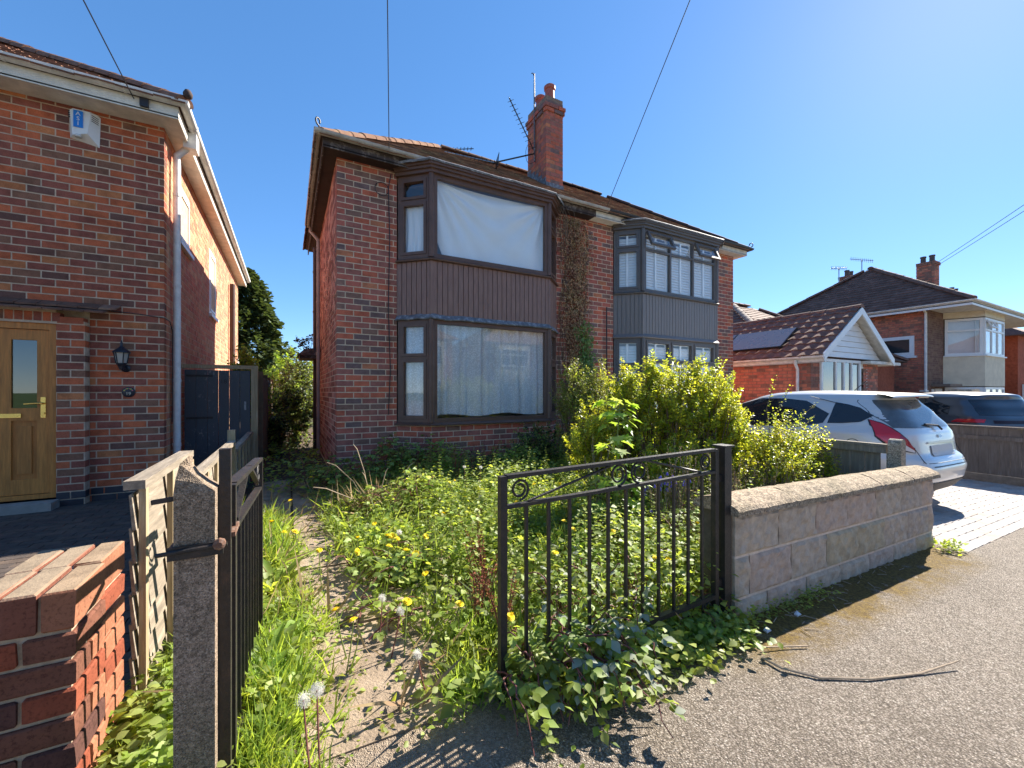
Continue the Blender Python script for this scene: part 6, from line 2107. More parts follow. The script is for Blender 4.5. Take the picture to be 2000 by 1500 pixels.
for sd in (-1, 1):
    patch_obj(S.side_patch([(1.02, 1.05), (1.30, 0.975), (1.9, 0.955), (2.5, 0.945), (2.78, 0.94)], [(0.98, 1.17), (1.30, 1.335), (1.6, 1.365), (2.0, 1.36), (2.30, 1.27)], sd, 0.005, 30, 8), 'side_window', car_glass, hb)
    patch_obj(S.side_patch([(0.52, 1.165), (0.62, 1.085), (0.80, 1.06), (0.97, 1.05)], [(0.56, 1.19), (0.66, 1.26), (0.80, 1.30), (0.945, 1.325)], sd, 0.005, 16, 8), 'quarter_window', car_glass, hb)
    # tail lamp: wedge running from the rear quarter down on to the hatch
    UP = [(209, 1.12), (219, 1.075), (231, 0.985), (241, 0.90), (248, 0.80)]
    LO = [(209, 1.06), (213, 0.93), (225, 0.83), (238, 0.775), (248, 0.75)]
    def lamp(u0, u1, v0, v1, mat, nm, off=0.012):
        def smp(T, u):
            f = u * (len(T) - 1); i_ = min(len(T) - 2, int(f)); f -= i_
            return (T[i_][0] + (T[i_ + 1][0] - T[i_][0]) * f, T[i_][1] + (T[i_ + 1][1] - T[i_][1]) * f)
        def fn(u, v):
            u = u0 + (u1 - u0) * u; v = v0 + (v1 - v0) * v
            a, b = smp(LO, min(max(u, 0), 1)), smp(UP, min(max(u, 0), 1))
            p = S.point(R(a[0] + (b[0] - a[0]) * v + (u - min(max(u, 0), 1)) * 38), a[1] + (b[1] - a[1]) * v, off)
            return (p[0] if sd < 0 else -p[0], p[1], p[2])
        patch_obj(MB().grid(fn, 16, 8), nm, mat, hb)
    lamp(-0.03, 1.03, -0.1, 1.08, black_trim, 'lamp_surround', 0.006)
    lamp(0.0, 0.58, 0.0, 1.0, red_lamp, 'tail_lamp')
    lamp(0.585, 1.0, 0.5, 1.0, dark_red, 'tail_lamp')
    lamp(0.585, 1.0, 0.0, 0.48, clear_lamp, 'tail_lamp')
    MB().tube([(sd * (S.side_x(y, z) + 0.03), y, z) for y, z in ((1.12, 0.84), (1.18, 0.85), (1.30, 0.85), (1.37, 0.84))], 0.017, 8).build('door_handle', silver, hb, smooth=True, local=True)
    # shut lines
    def seam(pts, nm='shut_line'):
        MB().tube([(sd * (S.side_x(y, z) + 0.0005), y, z) for y, z in pts], 0.004, 5).build(nm, black_trim, hb, local=True)
    seam([(1.0, 1.0), (1.0, 0.9), (0.98, 0.75), (1.05, 0.55), (1.2, 0.4)])
    seam([(2.1, 0.95), (2.08, 0.7), (2.05, 0.35)])
    seam([(0.66 + 0.075 * math.cos(a), 0.80 + 0.075 * math.sin(a)) for a in [k * math.pi / 10 for k in range(21)]], 'fuel_flap_line')
    m = MB()
    m.lathe((sd * 0.95, 2.55, 1.0), [(0.02, -0.09), (0.07, -0.06), (0.085, 0), (0.07, 0.05), (0.02, 0.07)], 12, axis='X')
    m.build('door_mirror', silver, hb, smooth=True, local=True)
patch_obj(S.rear_patch(lambda v: (-0.66 + 0.10 * v - 0.03 * math.sin(math.pi * v), 0.66 - 0.10 * v + 0.03 * math.sin(math.pi * v)), 1.03, 1.36, 0.006, 24, 12), 'rear_window', rear_glass, hb)
patch_obj(S.rear_patch(lambda v: (-0.30, 0.30), 0.70, 0.82, 0.010, 16, 4), 'number_plate', M('blank_plate', (0.52, 0.51, 0.50), 0.5, 0.05, 3), hb)
patch_obj(S.rear_patch(lambda v: (-0.36, 0.36), 0.845, 0.865, 0.014, 16, 3), 'boot_strip', rim_m, hb)
patch_obj(S.rear_patch(lambda v: (-0.62, 0.62), 0.21, 0.40, 0.010, 24, 6), 'bumper_skirt', M('bumper_plastic', (0.045, 0.043, 0.045), 0.6, 0.15, 20), hb)
patch_obj(S.rear_patch(lambda v: (-0.45, 0.45), 0.585, 0.597, 0.006, 24, 2), 'bumper_line', black_trim, hb)
patch_obj(S.rear_patch(lambda v: (-0.045 * math.sin(math.pi * (0.08 + 0.84 * v)), 0.045 * math.sin(math.pi * (0.08 + 0.84 * v))), 0.905, 0.945, 0.014, 10, 8), 'badge', M('badge_blue', (0.25, 0.30, 0.40), 0.2, 0.1, 30, metal=0.5), hb)
m = MB()
def sp(u, v):
    x = -0.56 + 1.12 * u
    k = 1 - (abs(x) / 0.60) ** 3 * 0.5
    prof = [(0.60, 1.458), (0.40, 1.448), (0.29, 1.425), (0.275, 1.405), (0.33, 1.40), (0.43, 1.405), (0.55, 1.41)]
    i = min(5, int(v * 6)); f = v * 6 - i
    y = prof[i][0] + (prof[i + 1][0] - prof[i][0]) * f; z = prof[i][1] + (prof[i + 1][1] - prof[i][1]) * f
    return (x, 0.48 + (y - 0.48) * k, z - 0.02 * (abs(x) / 0.56) ** 2)
m.grid(sp, 20, 12)
m.build('roof_spoiler', silver, hb, smooth=True, local=True)
MB().box(-0.14, 0.14, 0.27, 0.30, 1.385, 1.40).build('brake_light', dark_red, hb, local=True)
MB().tube([(0.05, 0.12, 1.0), (0.02, 0.15, 1.05), (-0.25, 0.18, 1.07)], 0.012, 6).build('rear_wiper', black_trim, hb, local=True)
def rear_seam(pts, nm='hatch_line', r_=0.004):
    MB().tube([(x, S.rear_y(x, z) - 0.0015, z) for x, z in pts], r_, 5).build(nm, black_trim, hb, local=True)
for sd in (-1, 1):
    rear_seam([(sd * x, z) for x, z in ((0.58, 1.40), (0.63, 1.25), (0.69, 1.05), (0.66, 0.95), (0.58, 0.80), (0.56, 0.66), (0.54, 0.63))])
    rear_seam([(sd * x, z) for x, z in ((0.80, 0.66), (0.74, 0.645), (0.56, 0.64))], 'bumper_seam')
rear_seam([(x / 10, 0.63) for x in range(-5, 6)])
MB().tube([(0, 1.0, 1.48), (0, 0.86, 1.62)], [0.006, 0.003], 6).build('roof_aerial', black_trim, hb, local=True)
for x in (-0.74, 0.74):
    for y in (0.72, 3.18):
        wheel(hb, x, y, 0.30, 0.30, 0.20)
        arch = MB().lathe((x * 0.985, y, 0.31), [(0.36, -0.10), (0.36, 0.115 if x > 0 else 0.10)], 28, axis='X')
        arch.build('wheel_arch', black_trim, hb, local=True)

# --- dark grey four-by-four behind the far fence
rr_ = thing('suv_car', 'dark grey four-by-four with yellow rear plate behind the close-board fence', 'car', (13.77, 2.40, zg(13.5)), rotz=R(-30.0))
W = [(0.25, 0.84), (0.4, 0.92), (0.7, 0.955), (0.95, 0.94), (1.06, 0.88), (1.3, 0.76), (1.5, 0.66), (1.58, 0.58), (1.62, 0.45), (1.64, 0.3)]
YR = [(0.25, 0.3), (0.45, 0.06), (0.7, 0.0), (0.9, 0.05), (1.05, 0.10), (1.25, 0.30), (1.45, 0.52), (1.56, 0.52), (1.61, 0.7), (1.64, 1.2)]
YF = [(0.25, 4.5), (0.5, 4.75), (0.8, 4.75), (0.95, 4.6), (1.04, 3.7), (1.1, 3.3), (1.3, 2.95), (1.5, 2.5), (1.6, 2.1), (1.64, 1.8)]
NE = [(0.25, 4.5), (1.0, 5.2), (1.5, 5.0), (1.64, 3.0)]
S2 = CarShape(W, YR, YF, NE, 1.64, 0.28)
greyp = paint('grey_metallic', (0.075, 0.08, 0.09), 0.35, 0.5)
patch_obj(S2.body(50, 100), 'body', greyp, rr_)
for sd in (-1, 1):
    patch_obj(S2.side_patch([(0.85, 1.12), (1.5, 1.08), (2.4, 1.06), (3.15, 1.06)], [(0.90, 1.30), (1.5, 1.49), (2.0, 1.50), (2.55, 1.42)], sd, 0.006), 'side_window', car_glass, rr_)
    MB().lathe((sd * 1.02, 2.95, 1.12), [(0.03, -0.1), (0.09, -0.06), (0.10, 0.02), (0.03, 0.09)], 12, axis='X').build('door_mirror', greyp, rr_, smooth=True, local=True)
    def fn(u, v, sd=sd):
        p = S2.point(R(238) - R(34) * u, 0.965 + 0.075 * v - 0.01 * u, 0.012)
        return (p[0] if sd < 0 else -p[0], p[1], p[2])
    patch_obj(MB().grid(fn, 14, 4), 'tail_lamp', red_lamp, rr_)
    for y in (0.95, 3.8):
        wheel(rr_, sd * 0.84, y, 0.37, 0.37, 0.24)
patch_obj(S2.rear_patch(lambda v: (-0.72 + 0.12 * v, 0.72 - 0.12 * v), 1.12, 1.46, 0.008), 'rear_window', car_glass, rr_)
patch_obj(S2.rear_patch(lambda v: (-0.62, 0.62), 0.955, 1.02, 0.01), 'light_bar', M('smoked_bar', (0.03, 0.012, 0.014), 0.15, 0.1), rr_)
pl_y = S2.rear_y(0, 0.80) - 0.012
yellow = M('plate_yellow', (0.75, 0.52, 0.03), 0.4, 0.05)
MB().box(-0.26, 0.26, pl_y - 0.012, pl_y, 0.745, 0.855).build('number_plate', yellow, rr_, local=True)
tm = text_mesh('plate_letter', 'B', 0.10, black_trim, rr_, facing_minus_y(-0.12, pl_y - 0.014, 0.80))
tm.matrix_parent_inverse = Matrix()
patch_obj(S2.rear_patch(lambda v: (-0.8, 0.8), 0.30, 0.50, 0.012), 'bumper_skirt', black_trim, rr_)
patch_obj(S2.rear_patch(lambda v: (-0.85, -0.5), 0.56, 0.60, 0.014), 'reflector', red_lamp, rr_)
# ------------------------------------------------------------------ vegetation
rng = np.random.default_rng(12)
def gh(x, y):
    t = min(max((y - 1.5) / 4.9, 0.0), 1.0)
    return zg(x) * (1 - t) + 0.03 * t

T_OVATE = (np.array([(0, 0, 0), (-0.30, 0.30, 0.06), (-0.33, 0.55, 0.07), (0, 1.0, -0.10), (0.33, 0.55, 0.07), (0.30, 0.30, 0.06), (0, 0.45, 0.0)]),
           np.array([(0, 6, 1), (1, 6, 2), (2, 6, 3), (3, 6, 4), (4, 6, 5), (5, 6, 0)]))
T_SMALL = (np.array([(0, 0, 0), (-0.26, 0.5, 0.06), (0, 1.0, -0.04), (0.26, 0.5, 0.06)]), np.array([(0, 2, 1), (0, 3, 2)]))
T_BLADE = (np.array([(-0.028, 0, 0), (0.028, 0, 0), (0.022, 0.5, 0.03), (-0.022, 0.5, 0.03), (0.0, 1.0, -0.12)]), np.array([(0, 1, 2), (0, 2, 3), (3, 2, 4)]))
T_SPRAY = (np.array([(0, 0, 0), (-0.14, 0.35, 0.03), (0, 1.0, -0.12), (0.14, 0.35, 0.03), (-0.30, 0.75, -0.03), (0.30, 0.75, -0.03)]),
           np.array([(0, 2, 1), (0, 3, 2), (1, 2, 4), (3, 5, 2)]))
_ml = [(0, 0, 0), (-0.10, 0.10, 0.02), (-0.42, 0.02, 0.03), (-0.30, 0.22, 0.03), (-0.58, 0.42, 0.0), (-0.26, 0.46, 0.03), (-0.24, 0.70, 0.02), (-0.10, 0.66, 0.03), (0, 1.0, -0.08),
       (0.10, 0.66, 0.03), (0.24, 0.70, 0.02), (0.26, 0.46, 0.03), (0.58, 0.42, 0.0), (0.30, 0.22, 0.03), (0.42, 0.02, 0.03), (0.10, 0.10, 0.02), (0, 0.4, -0.02)]
T_MAPLE = (np.array(_ml), np.array([(i, 16, (i + 1) % 16) for i in range(16)])[:, [0, 2, 1]])

class Leaves:
    def __init__(s): s.p = []; s.d = []; s.u = []; s.s = []
    def add(s, p, d, u, size):
        s.p.append(np.atleast_2d(p)); s.d.append(np.atleast_2d(d)); s.u.append(np.atleast_2d(u)); s.s.append(np.atleast_1d(size))
    def build(s, name, mats, parent=None, templ=T_OVATE, mi=None):
        P, D, U, Z = np.concatenate(s.p), np.concatenate(s.d), np.concatenate(s.u), np.concatenate(s.s)
        D = D / np.linalg.norm(D, axis=1, keepdims=True)
        S = np.cross(D, U); S /= (np.linalg.norm(S, axis=1, keepdims=True) + 1e-9)
        Nn = np.cross(S, D)
        tv, tf = templ
        k = len(tv)
        V = P[:, None, :] + Z[:, None, None] * (tv[None, :, 0:1] * S[:, None, :] + tv[None, :, 1:2] * D[:, None, :] + tv[None, :, 2:3] * Nn[:, None, :])
        F = tf[None, :, :] + (np.arange(len(P)) * k)[:, None, None]
        m = None
        if isinstance(mats, (list, tuple)) and len(mats) > 1:
            m = np.repeat(rng.integers(0, len(mats), len(P)), len(tf))
        return np_mesh(name, V.reshape(-1, 3), F.reshape(-1, 3), mats, parent, m)

def rnd_dir(n, zlo, zhi):
    a = rng.uniform(0, 2 * np.pi, n); z = rng.uniform(zlo, zhi, n)
    h = np.sqrt(np.maximum(0, 1 - z * z))
    return np.stack([h * np.cos(a), h * np.sin(a), z], 1)
def up_tilt(n, k=0.5):
    u = rng.normal(0, k, (n, 3)); u[:, 2] = 1
    return u

g_bright = leafmat('grass_bright', (0.17, 0.26, 0.045), (0.46, 0.58, 0.06), 0.35, 0.5)
g_mid = leafmat('grass_mid', (0.14, 0.20, 0.05), (0.36, 0.46, 0.07), 0.4, 0.55)
l_weed = leafmat('weed_leaf', (0.20, 0.275, 0.048), (0.58, 0.68, 0.065), 0.45, 0.5)
l_weed2 = leafmat('weed_leaf_pale', (0.26, 0.31, 0.085), (0.55, 0.63, 0.10), 0.35, 0.55)
l_bramble = leafmat('bramble_leaf', (0.17, 0.235, 0.06), (0.42, 0.52, 0.07), 0.5, 0.55, 0.25, 0.35)
l_dry = leafmat('dry_straw', (0.36, 0.26, 0.14), (0.35, 0.26, 0.13), 0.3, 0.8, 0.2, 0.25)
l_rust = leafmat('rust_seed', (0.22, 0.075, 0.04), (0.25, 0.08, 0.04), 0.35, 0.8, 0.2, 0.3)
l_privet = leafmat('privet_leaf', (0.32, 0.34, 0.03), (0.85, 0.84, 0.05), 0.35, 0.4, 0.5, 0.5)
l_privet2 = leafmat('privet_leaf_green', (0.19, 0.26, 0.035), (0.52, 0.60, 0.05), 0.35, 0.4, 0.5, 0.45)
l_olive = leafmat('olive_leaf', (0.27, 0.27, 0.06), (0.45, 0.46, 0.07), 0.4, 0.5, 0.4, 0.4)
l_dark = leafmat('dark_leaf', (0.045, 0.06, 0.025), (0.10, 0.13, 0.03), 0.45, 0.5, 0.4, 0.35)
l_conif = leafmat('conifer_spray', (0.07, 0.10, 0.035), (0.12, 0.16, 0.03), 0.45, 0.6, 0.3, 0.2)
l_lime = leafmat('lime_leaf', (0.20, 0.28, 0.04), (0.5, 0.62, 0.06), 0.3, 0.5)
l_ivy_brown = leafmat('ivy_dead', (0.55, 0.31, 0.17), (0.5, 0.28, 0.15), 0.45, 0.7, 0.3, 0.2)
l_ivy_green = leafmat('ivy_green', (0.16, 0.26, 0.06), (0.3, 0.42, 0.07), 0.4, 0.4, 0.5, 0.3)
l_maple = leafmat('maple_leaf', (0.16, 0.28, 0.04), (0.5, 0.68, 0.06), 0.25, 0.45, 0.45, 0.5)
l_grey = leafmat('grey_underside', (0.27, 0.30, 0.22), (0.25, 0.3, 0.15), 0.25, 0.6, 0.3, 0.3)
twig = M('twig_bark', (0.17, 0.11, 0.07), 0.9, 0.3, 30)
twig_pale = M('twig_pale', (0.38, 0.29, 0.20), 0.9, 0.3, 30)
stem_green = M('stem_green', (0.16, 0.2, 0.05), 0.6, 0.3, 30)
stem_red = M('stem_red', (0.17, 0.06, 0.05), 0.7, 0.3, 30)

def n2(x, y, s=1.0, seed=0.0):
    return 0.5 + 0.25 * (math.sin(x * 2.9 * s + 1.3 + seed) * math.cos(y * 3.3 * s - 0.7 + seed) + math.sin(x * 5.7 * s - y * 4.1 * s + 2.1 + seed * 1.7))

CL = [(0.28, 1.2, 0.48), (0.30, 1.6, 0.37), (0.40, 2.0, 0.29), (0.40, 2.5, 0.24), (0.24, 3.2, 0.21), (0.12, 3.9, 0.21), (0.1, 5.0, 0.25), (0.1, 6.4, 0.3), (0.1, 9, 0.3)]
def bare(x, y):
    """how bare the concrete is here, 0..1"""
    for (xa, ya, wa), (xb, yb, wb) in zip(CL[:-1], CL[1:]):
        if ya <= y < yb:
            t = (y - ya) / (yb - ya)
            c, w_ = xa + (xb - xa) * t, wa + (wb - wa) * t
            d = abs(x - c) / w_ + 0.7 * (n2(x, y, 2.2) - 0.5)
            if math.hypot(x - 0.75, (y - 2.25) * 0.8) < 0.20: return 0.9
            return max(0.0, min(1.0, 1.5 - d))
    return 0.0

# garden soil
def gsoil(u, v):
    x = 0.93 + 4.25 * u; y = 1.50 + 4.95 * v
    return (x, y, gh(x, y) + 0.01 + 0.035 * n2(x, y, 1.5) - 0.02)
kind(MB().grid(gsoil, 40, 40).build('garden_soil', soil), 'structure')

grass = Leaves(); grass2 = Leaves()
def tuft(L_, x, y, n, h, spread=0.04, lean=0.45):
    z = gh(x, y)
    p = np.stack([x + rng.normal(0, spread, n), y + rng.normal(0, spread, n), np.full(n, z)], 1)
    d = rnd_dir(n, 0.4, 1.0)
    d[:, :2] *= lean * 2
    u = rng.normal(0, 1, (n, 3)); u[:, 2] *= 0.3
    L_.add(p, d, u, h * rng.uniform(0.5, 1.15, n))
random.seed(77)
for _ in range(640):          # bright strip along the left gate
    x, y = random.uniform(-0.48, 0.16), random.uniform(1.55, 4.6)
    if bare(x, y) > 0.5 and random.random() < 0.93: continue
    tuft(grass, x, y, 18, random.uniform(0.06, 0.18) * (1.7 if y > 3.2 and x < 0 else 1.0), 0.035)
for _ in range(1500):          # among the weeds
    x, y = random.uniform(0.3, 5.0), random.uniform(1.52, 5.2)
    b = bare(x, y)
    if x > 2.2 and y < 1.74: continue
    if random.random() < b * 0.97: continue
    k = n2(x, y, 1.3, 4)
    if k < 0.42 and random.random() < 0.6: continue
    tuft(grass if random.random() < 0.5 else grass2, x, y, 16, random.uniform(0.12, 0.34), 0.04)
for _ in range(260):           # edges of the bare path, close to the camera
    x = random.choice([random.uniform(0.55, 0.95), random.uniform(-0.14, 0.02)]); y = random.uniform(1.5, 2.3)
    if bare(x, y) > 0.6: continue
    tuft(grass, x, y, 20, random.uniform(0.08, 0.2), 0.035)
for _ in range(90):            # ragged edge of the apron, by the open gate
    x, y = random.uniform(-0.16, 0.06), random.uniform(1.12, 1.6)
    tuft(grass, x, y, 16, random.uniform(0.05, 0.16), 0.03)
for _ in range(120):           # strip below the brick wall end
    x, y = random.uniform(-0.45, -0.29), random.uniform(1.3, 2.2)
    tuft(grass, x, y, 14, random.uniform(0.06, 0.15), 0.03)
kind(tag(grass.build('grass', [g_bright], None, T_BLADE), 'bright green grass along the drive and through the weeds', 'grass'), 'stuff')
kind(tag(grass2.build('long_grass', [g_mid], None, T_BLADE), 'longer duller grass tufts among the garden weeds', 'grass'), 'stuff')

weeds = Leaves(); weeds2 = Leaves(); tiny = Leaves()
def clump(L_, x, y, n, h, size, spread=0.09, z0=None):
    z = gh(x, y) if z0 is None else z0
    t = rng.uniform(0.1, 1.0, n)
    p = np.stack([x + rng.normal(0, spread, n) * (0.5 + t * 0.6), y + rng.normal(0, spread, n) * (0.5 + t * 0.6), z + h * t], 1)
    d = rnd_dir(n, -0.35, 0.35)
    L_.add(p, d, up_tilt(n, 0.55), size * rng.uniform(0.6, 1.25, n))
for _ in range(3000):
    x, y = random.uniform(0.25, 5.1), random.uniform(1.5, 6.1)
    b = bare(x, y)
    if x > 2.15 and y < 1.80: continue
    if random.random() < b * 0.98: continue
    hh = 0.10 + 0.30 * n2(x, y, 0.9, 2) * min(1.0, max(0.15, (x - 0.25) / 0.9))
    if x > 1.0: hh *= 1.22
    if y > 4.9 and x < 1.2: hh *= 0.7
    k = random.random()
    if k < 0.5: clump(weeds, x, y, 18, hh * 1.15, random.uniform(0.035, 0.062))
    elif k < 0.75: clump(weeds2, x, y, 16, hh * 1.2, random.uniform(0.03, 0.05))
    else: clump(tiny, x, y, 40, hh * 1.25, random.uniform(0.016, 0.026))
for _ in range(620):   # low rosettes by the gate and below the fence
    x, y = random.choice([(random.uniform(-0.5, 0.1), random.uniform(1.5, 4.6)), (random.uniform(-0.46, -0.29), random.uniform(1.25, 2.1))])
    if bare(x, y) > 0.55 and random.random() < 0.9: continue
    clump(weeds if random.random() < 0.7 else weeds2, x, y, 12, random.uniform(0.05, 0.16), random.uniform(0.03, 0.055), 0.06)
for _ in range(60):    # seedlings in the joints of the bare concrete
    x, y = random.uniform(0.0, 0.9), random.uniform(1.5, 4.0)
    clump(weeds, x, y, 7, 0.035, random.uniform(0.02, 0.035), 0.04)
for _ in range(240):   # spilling through the closed gate on to the pavement
    x, y = random.uniform(0.8, 2.2), 1.5 - abs(random.gauss(0, 0.10))
    clump(weeds if random.random() < 0.7 else tiny, x, y, 14, random.uniform(0.05, 0.22) * (0.55 if x > 1.55 else 1.0), random.uniform(0.03, 0.055), 0.07, zg(x))
for _ in range(45):   # foot of the stone wall
    x = random.uniform(2.2, 3.1); y = 1.44 - abs(random.gauss(0, 0.04))
    clump(tiny, x, y, 16, 0.06, 0.022, 0.04, zg(x))
for _ in range(90):    # dark growth in the shade of the bay and in the passage
    x, y = random.uniform(-0.3, 1.9), random.uniform(5.2, 9.5)
    if y > 6.2 and x > 0.5: continue
    clump(weeds, x, y, 22, random.uniform(0.1, 0.4), 0.06, 0.14)
for _ in range(150):   # creeping seedlings over the concrete
    x, y = random.uniform(-0.05, 0.95), random.uniform(1.5, 4.2)
    clump(random.choice([weeds, tiny, weeds2]), x, y, 9, 0.03, random.uniform(0.015, 0.032), 0.06)
# upright leafy stems (nettles and cleavers) that break up the surface
stems = MB(); tall = Leaves()
for _ in range(420):
    x, y = random.uniform(0.9, 5.0), random.uniform(1.85, 5.6)
    if bare(x, y) > 0.3 or random.random() > n2(x, y, 1.1, 7) + 0.15: continue
    h = random.uniform(0.28, 0.62) * (0.75 if x < 1.3 else 1.0)
    z = gh(x, y); dx, dy = random.gauss(0, 0.06), random.gauss(0, 0.06)
    stems.tube([(x, y, z), (x + dx * 0.5, y + dy * 0.5, z + h * 0.5), (x + dx, y + dy, z + h)], [0.003, 0.0025, 0.0015], 4, cap=False)
    k = int(h / 0.035)
    t = np.repeat(np.linspace(0.25, 1.0, k), 2)
    a = np.repeat(np.arange(k) * 1.57 + random.random() * 6, 2) + np.tile([0, np.pi], k)
    p = np.stack([x + dx * t, y + dy * t, z + h * t], 1)
    d = np.stack([np.cos(a), np.sin(a), rng.uniform(-0.3, 0.35, 2 * k)], 1)
    tall.add(p, d, up_tilt(2 * k, 0.25), random.uniform(0.035, 0.065) * (1.15 - 0.7 * t))
tall_o = thing('nettles', 'upright leafy nettle stems standing above the garden weeds', 'weeds', (2.5, 3.5, 0.0))
kind(stems.build('stems', stem_green, tall_o), 'stuff'); kind(tall.build('leaves', [l_weed, l_weed2], tall_o, T_OVATE), 'stuff')
# docks: rosettes of long leaves
T_DOCK = (np.array([(0, 0, 0), (-0.09, 0.2, 0.02), (-0.13, 0.45, 0.05), (-0.10, 0.75, 0.03), (0, 1.0, -0.10), (0.10, 0.75, 0.03), (0.13, 0.45, 0.05), (0.09, 0.2, 0.02), (0, 0.5, 0.01)]),
          np.array([(i, (i + 1) % 8, 8) for i in range(8)])[:, [0, 2, 1]])
docks = Leaves()
for _ in range(120):
    x, y = random.uniform(-0.4, 4.6), random.uniform(1.6, 4.9)
    if bare(x, y) > 0.35 or (x > 2.1 and y < 1.9): continue
    n_ = random.randint(6, 11)
    a = rng.uniform(0, 6.28, n_)
    d = np.stack([np.cos(a), np.sin(a), rng.uniform(0.35, 1.3, n_)], 1)
    u_ = np.stack([-np.cos(a), -np.sin(a), np.full(n_, 0.9)], 1)
    docks.add(np.stack([np.full(n_, x), np.full(n_, y), np.full(n_, gh(x, y) + 0.02)], 1), d, u_, rng.uniform(0.12, 0.26, n_))
kind(tag(docks.build('dock_leaves', [l_weed, g_bright], None, T_DOCK), 'long-leaved dock and dandelion rosettes among the weeds', 'weeds'), 'stuff')
straw = Leaves()
for _ in range(420):
    x, y = random.uniform(-0.3, 5.0), random.uniform(1.5, 5.5)
    if bare(x, y) > 0.6 and random.random() < 0.6: continue
    if x > 2.1 and y < 1.75: continue
    tuft(straw, x, y, 5, random.uniform(0.1, 0.38), 0.05, 0.8)
kind(tag(straw.build('straw', [l_dry], None, T_BLADE), 'dead straw-coloured grass blades mixed through the weeds', 'grass'), 'stuff')
kind(tag(weeds.build('weeds', [l_weed, l_weed, l_weed2], None, T_OVATE), 'mixed broad-leaved weeds covering the front garden', 'weeds'), 'stuff')
kind(tag(weeds2.build('pale_weeds', [l_weed2, l_weed], None, T_OVATE), 'paler soft-leaved weeds scattered through the garden', 'weeds'), 'stuff')
kind(tag(tiny.build('small_leaved_weeds', [l_weed, l_weed2], None, T_SMALL), 'fine small-leaved weeds tangled through the garden', 'weeds'), 'stuff')

# brambles: arching canes with leaves in threes
def bramble(label, x, y, n, reach, h, dirn=None, size=0.06, mats=None, leafgap=0.07):
    b = thing('bramble', label, 'bramble', (x, y, gh(x, y)), group='brambles in the front garden')
    canes = MB(); L_ = Leaves(); ps = 0
    for i in range(n):
        a = random.uniform(0, 2 * math.pi) if dirn is None else dirn + random.gauss(0, 0.55)
        r_ = reach * random.uniform(0.5, 1.1); hh = h * random.uniform(0.5, 1.1)
        bx_, by_ = x + random.gauss(0, 0.12), y + random.gauss(0, 0.08)
        z0 = gh(bx_, by_)
        pts = []
        for k in range(11):
            t = k / 10
            px_, py_ = bx_ + math.cos(a) * r_ * t, by_ + math.sin(a) * r_ * t
            zz = z0 + hh * 4 * t * (1 - t * 0.92) * (0.9 + 0.1 * math.sin(7 * t + i)) * 0.62 + 0.02
            pts.append(Vector((px_ + random.gauss(0, 0.008), py_ + random.gauss(0, 0.008), max(zz, zg(px_) + 0.015))))
        canes.tube(pts, [0.005 - 0.003 * k / 10 for k in range(11)], 5)
        m = int(r_ / leafgap) + 3
        for k in range(m):
            t = 0.12 + 0.88 * k / m
            j = min(9, int(t * 10)); q = pts[j].lerp(pts[j + 1], t * 10 - j)
            aa = a + random.choice([-1, 1]) * random.uniform(0.6, 1.6)
            st = Vector((math.cos(aa), math.sin(aa), random.uniform(0.0, 0.5))) * 0.05
            c = q + st
            for off, sc_ in ((0, 1.0), (1.15, 0.8), (-1.15, 0.8)):
                d = (math.cos(aa + off), math.sin(aa + off), random.uniform(-0.45, 0.1))
                L_.add(np.array(c), np.array(d), up_tilt(1, 0.35), size * sc_ * random.uniform(0.75, 1.2))
    kind(canes.build('canes', stem_red, b), 'stuff')
    L_.build('leaves', mats or [l_bramble, l_bramble, l_weed], b, T_OVATE)
random.seed(15)
bramble('bramble arching over the foot of the closed gate on to the pavement', 1.15, 1.52, 30, 0.40, 0.34, R(-80), 0.052, [l_bramble, l_grey, l_weed])
bramble('bramble sprawling on the path edge left of the closed gate', 0.92, 1.62, 20, 0.34, 0.30, R(-95), 0.05, [l_weed, l_bramble])
bramble('bramble with pale leaves standing behind the middle of the closed gate', 1.5, 1.78, 22, 0.40, 0.46, None, 0.052, [l_bramble, l_weed, l_grey])
bramble('leafy bramble heap beside the dry grass in front of the brown bay', 1.05, 4.15, 26, 0.5, 0.55, None, 0.062, [l_weed, l_weed2])
bramble('bramble growing over the concrete in mid garden', 0.66, 2.75, 16, 0.42, 0.28, R(180), 0.06, [l_weed, l_bramble])
bramble('bramble trailing across the bare concrete near the path bend', 0.26, 2.15, 6, 0.34, 0.16, R(10), 0.055, [l_weed])
bramble('dark bramble climbing the foot of the brown bay in the shade', 1.5, 5.85, 34, 0.6, 0.9, None, 0.075, [l_bramble])
bramble('dark bramble beside the house corner by the passage', 0.55, 5.75, 26, 0.6, 0.6, None, 0.075, [l_bramble])
bramble('bramble by the steel gate post', 2.0, 1.60, 9, 0.30, 0.2, R(-110), 0.045, [l_weed, l_bramble])
bramble('bramble in the deep weeds between gate and privet', 2.5, 2.3, 26, 0.5, 0.55, None, 0.055, [l_weed, l_bramble])

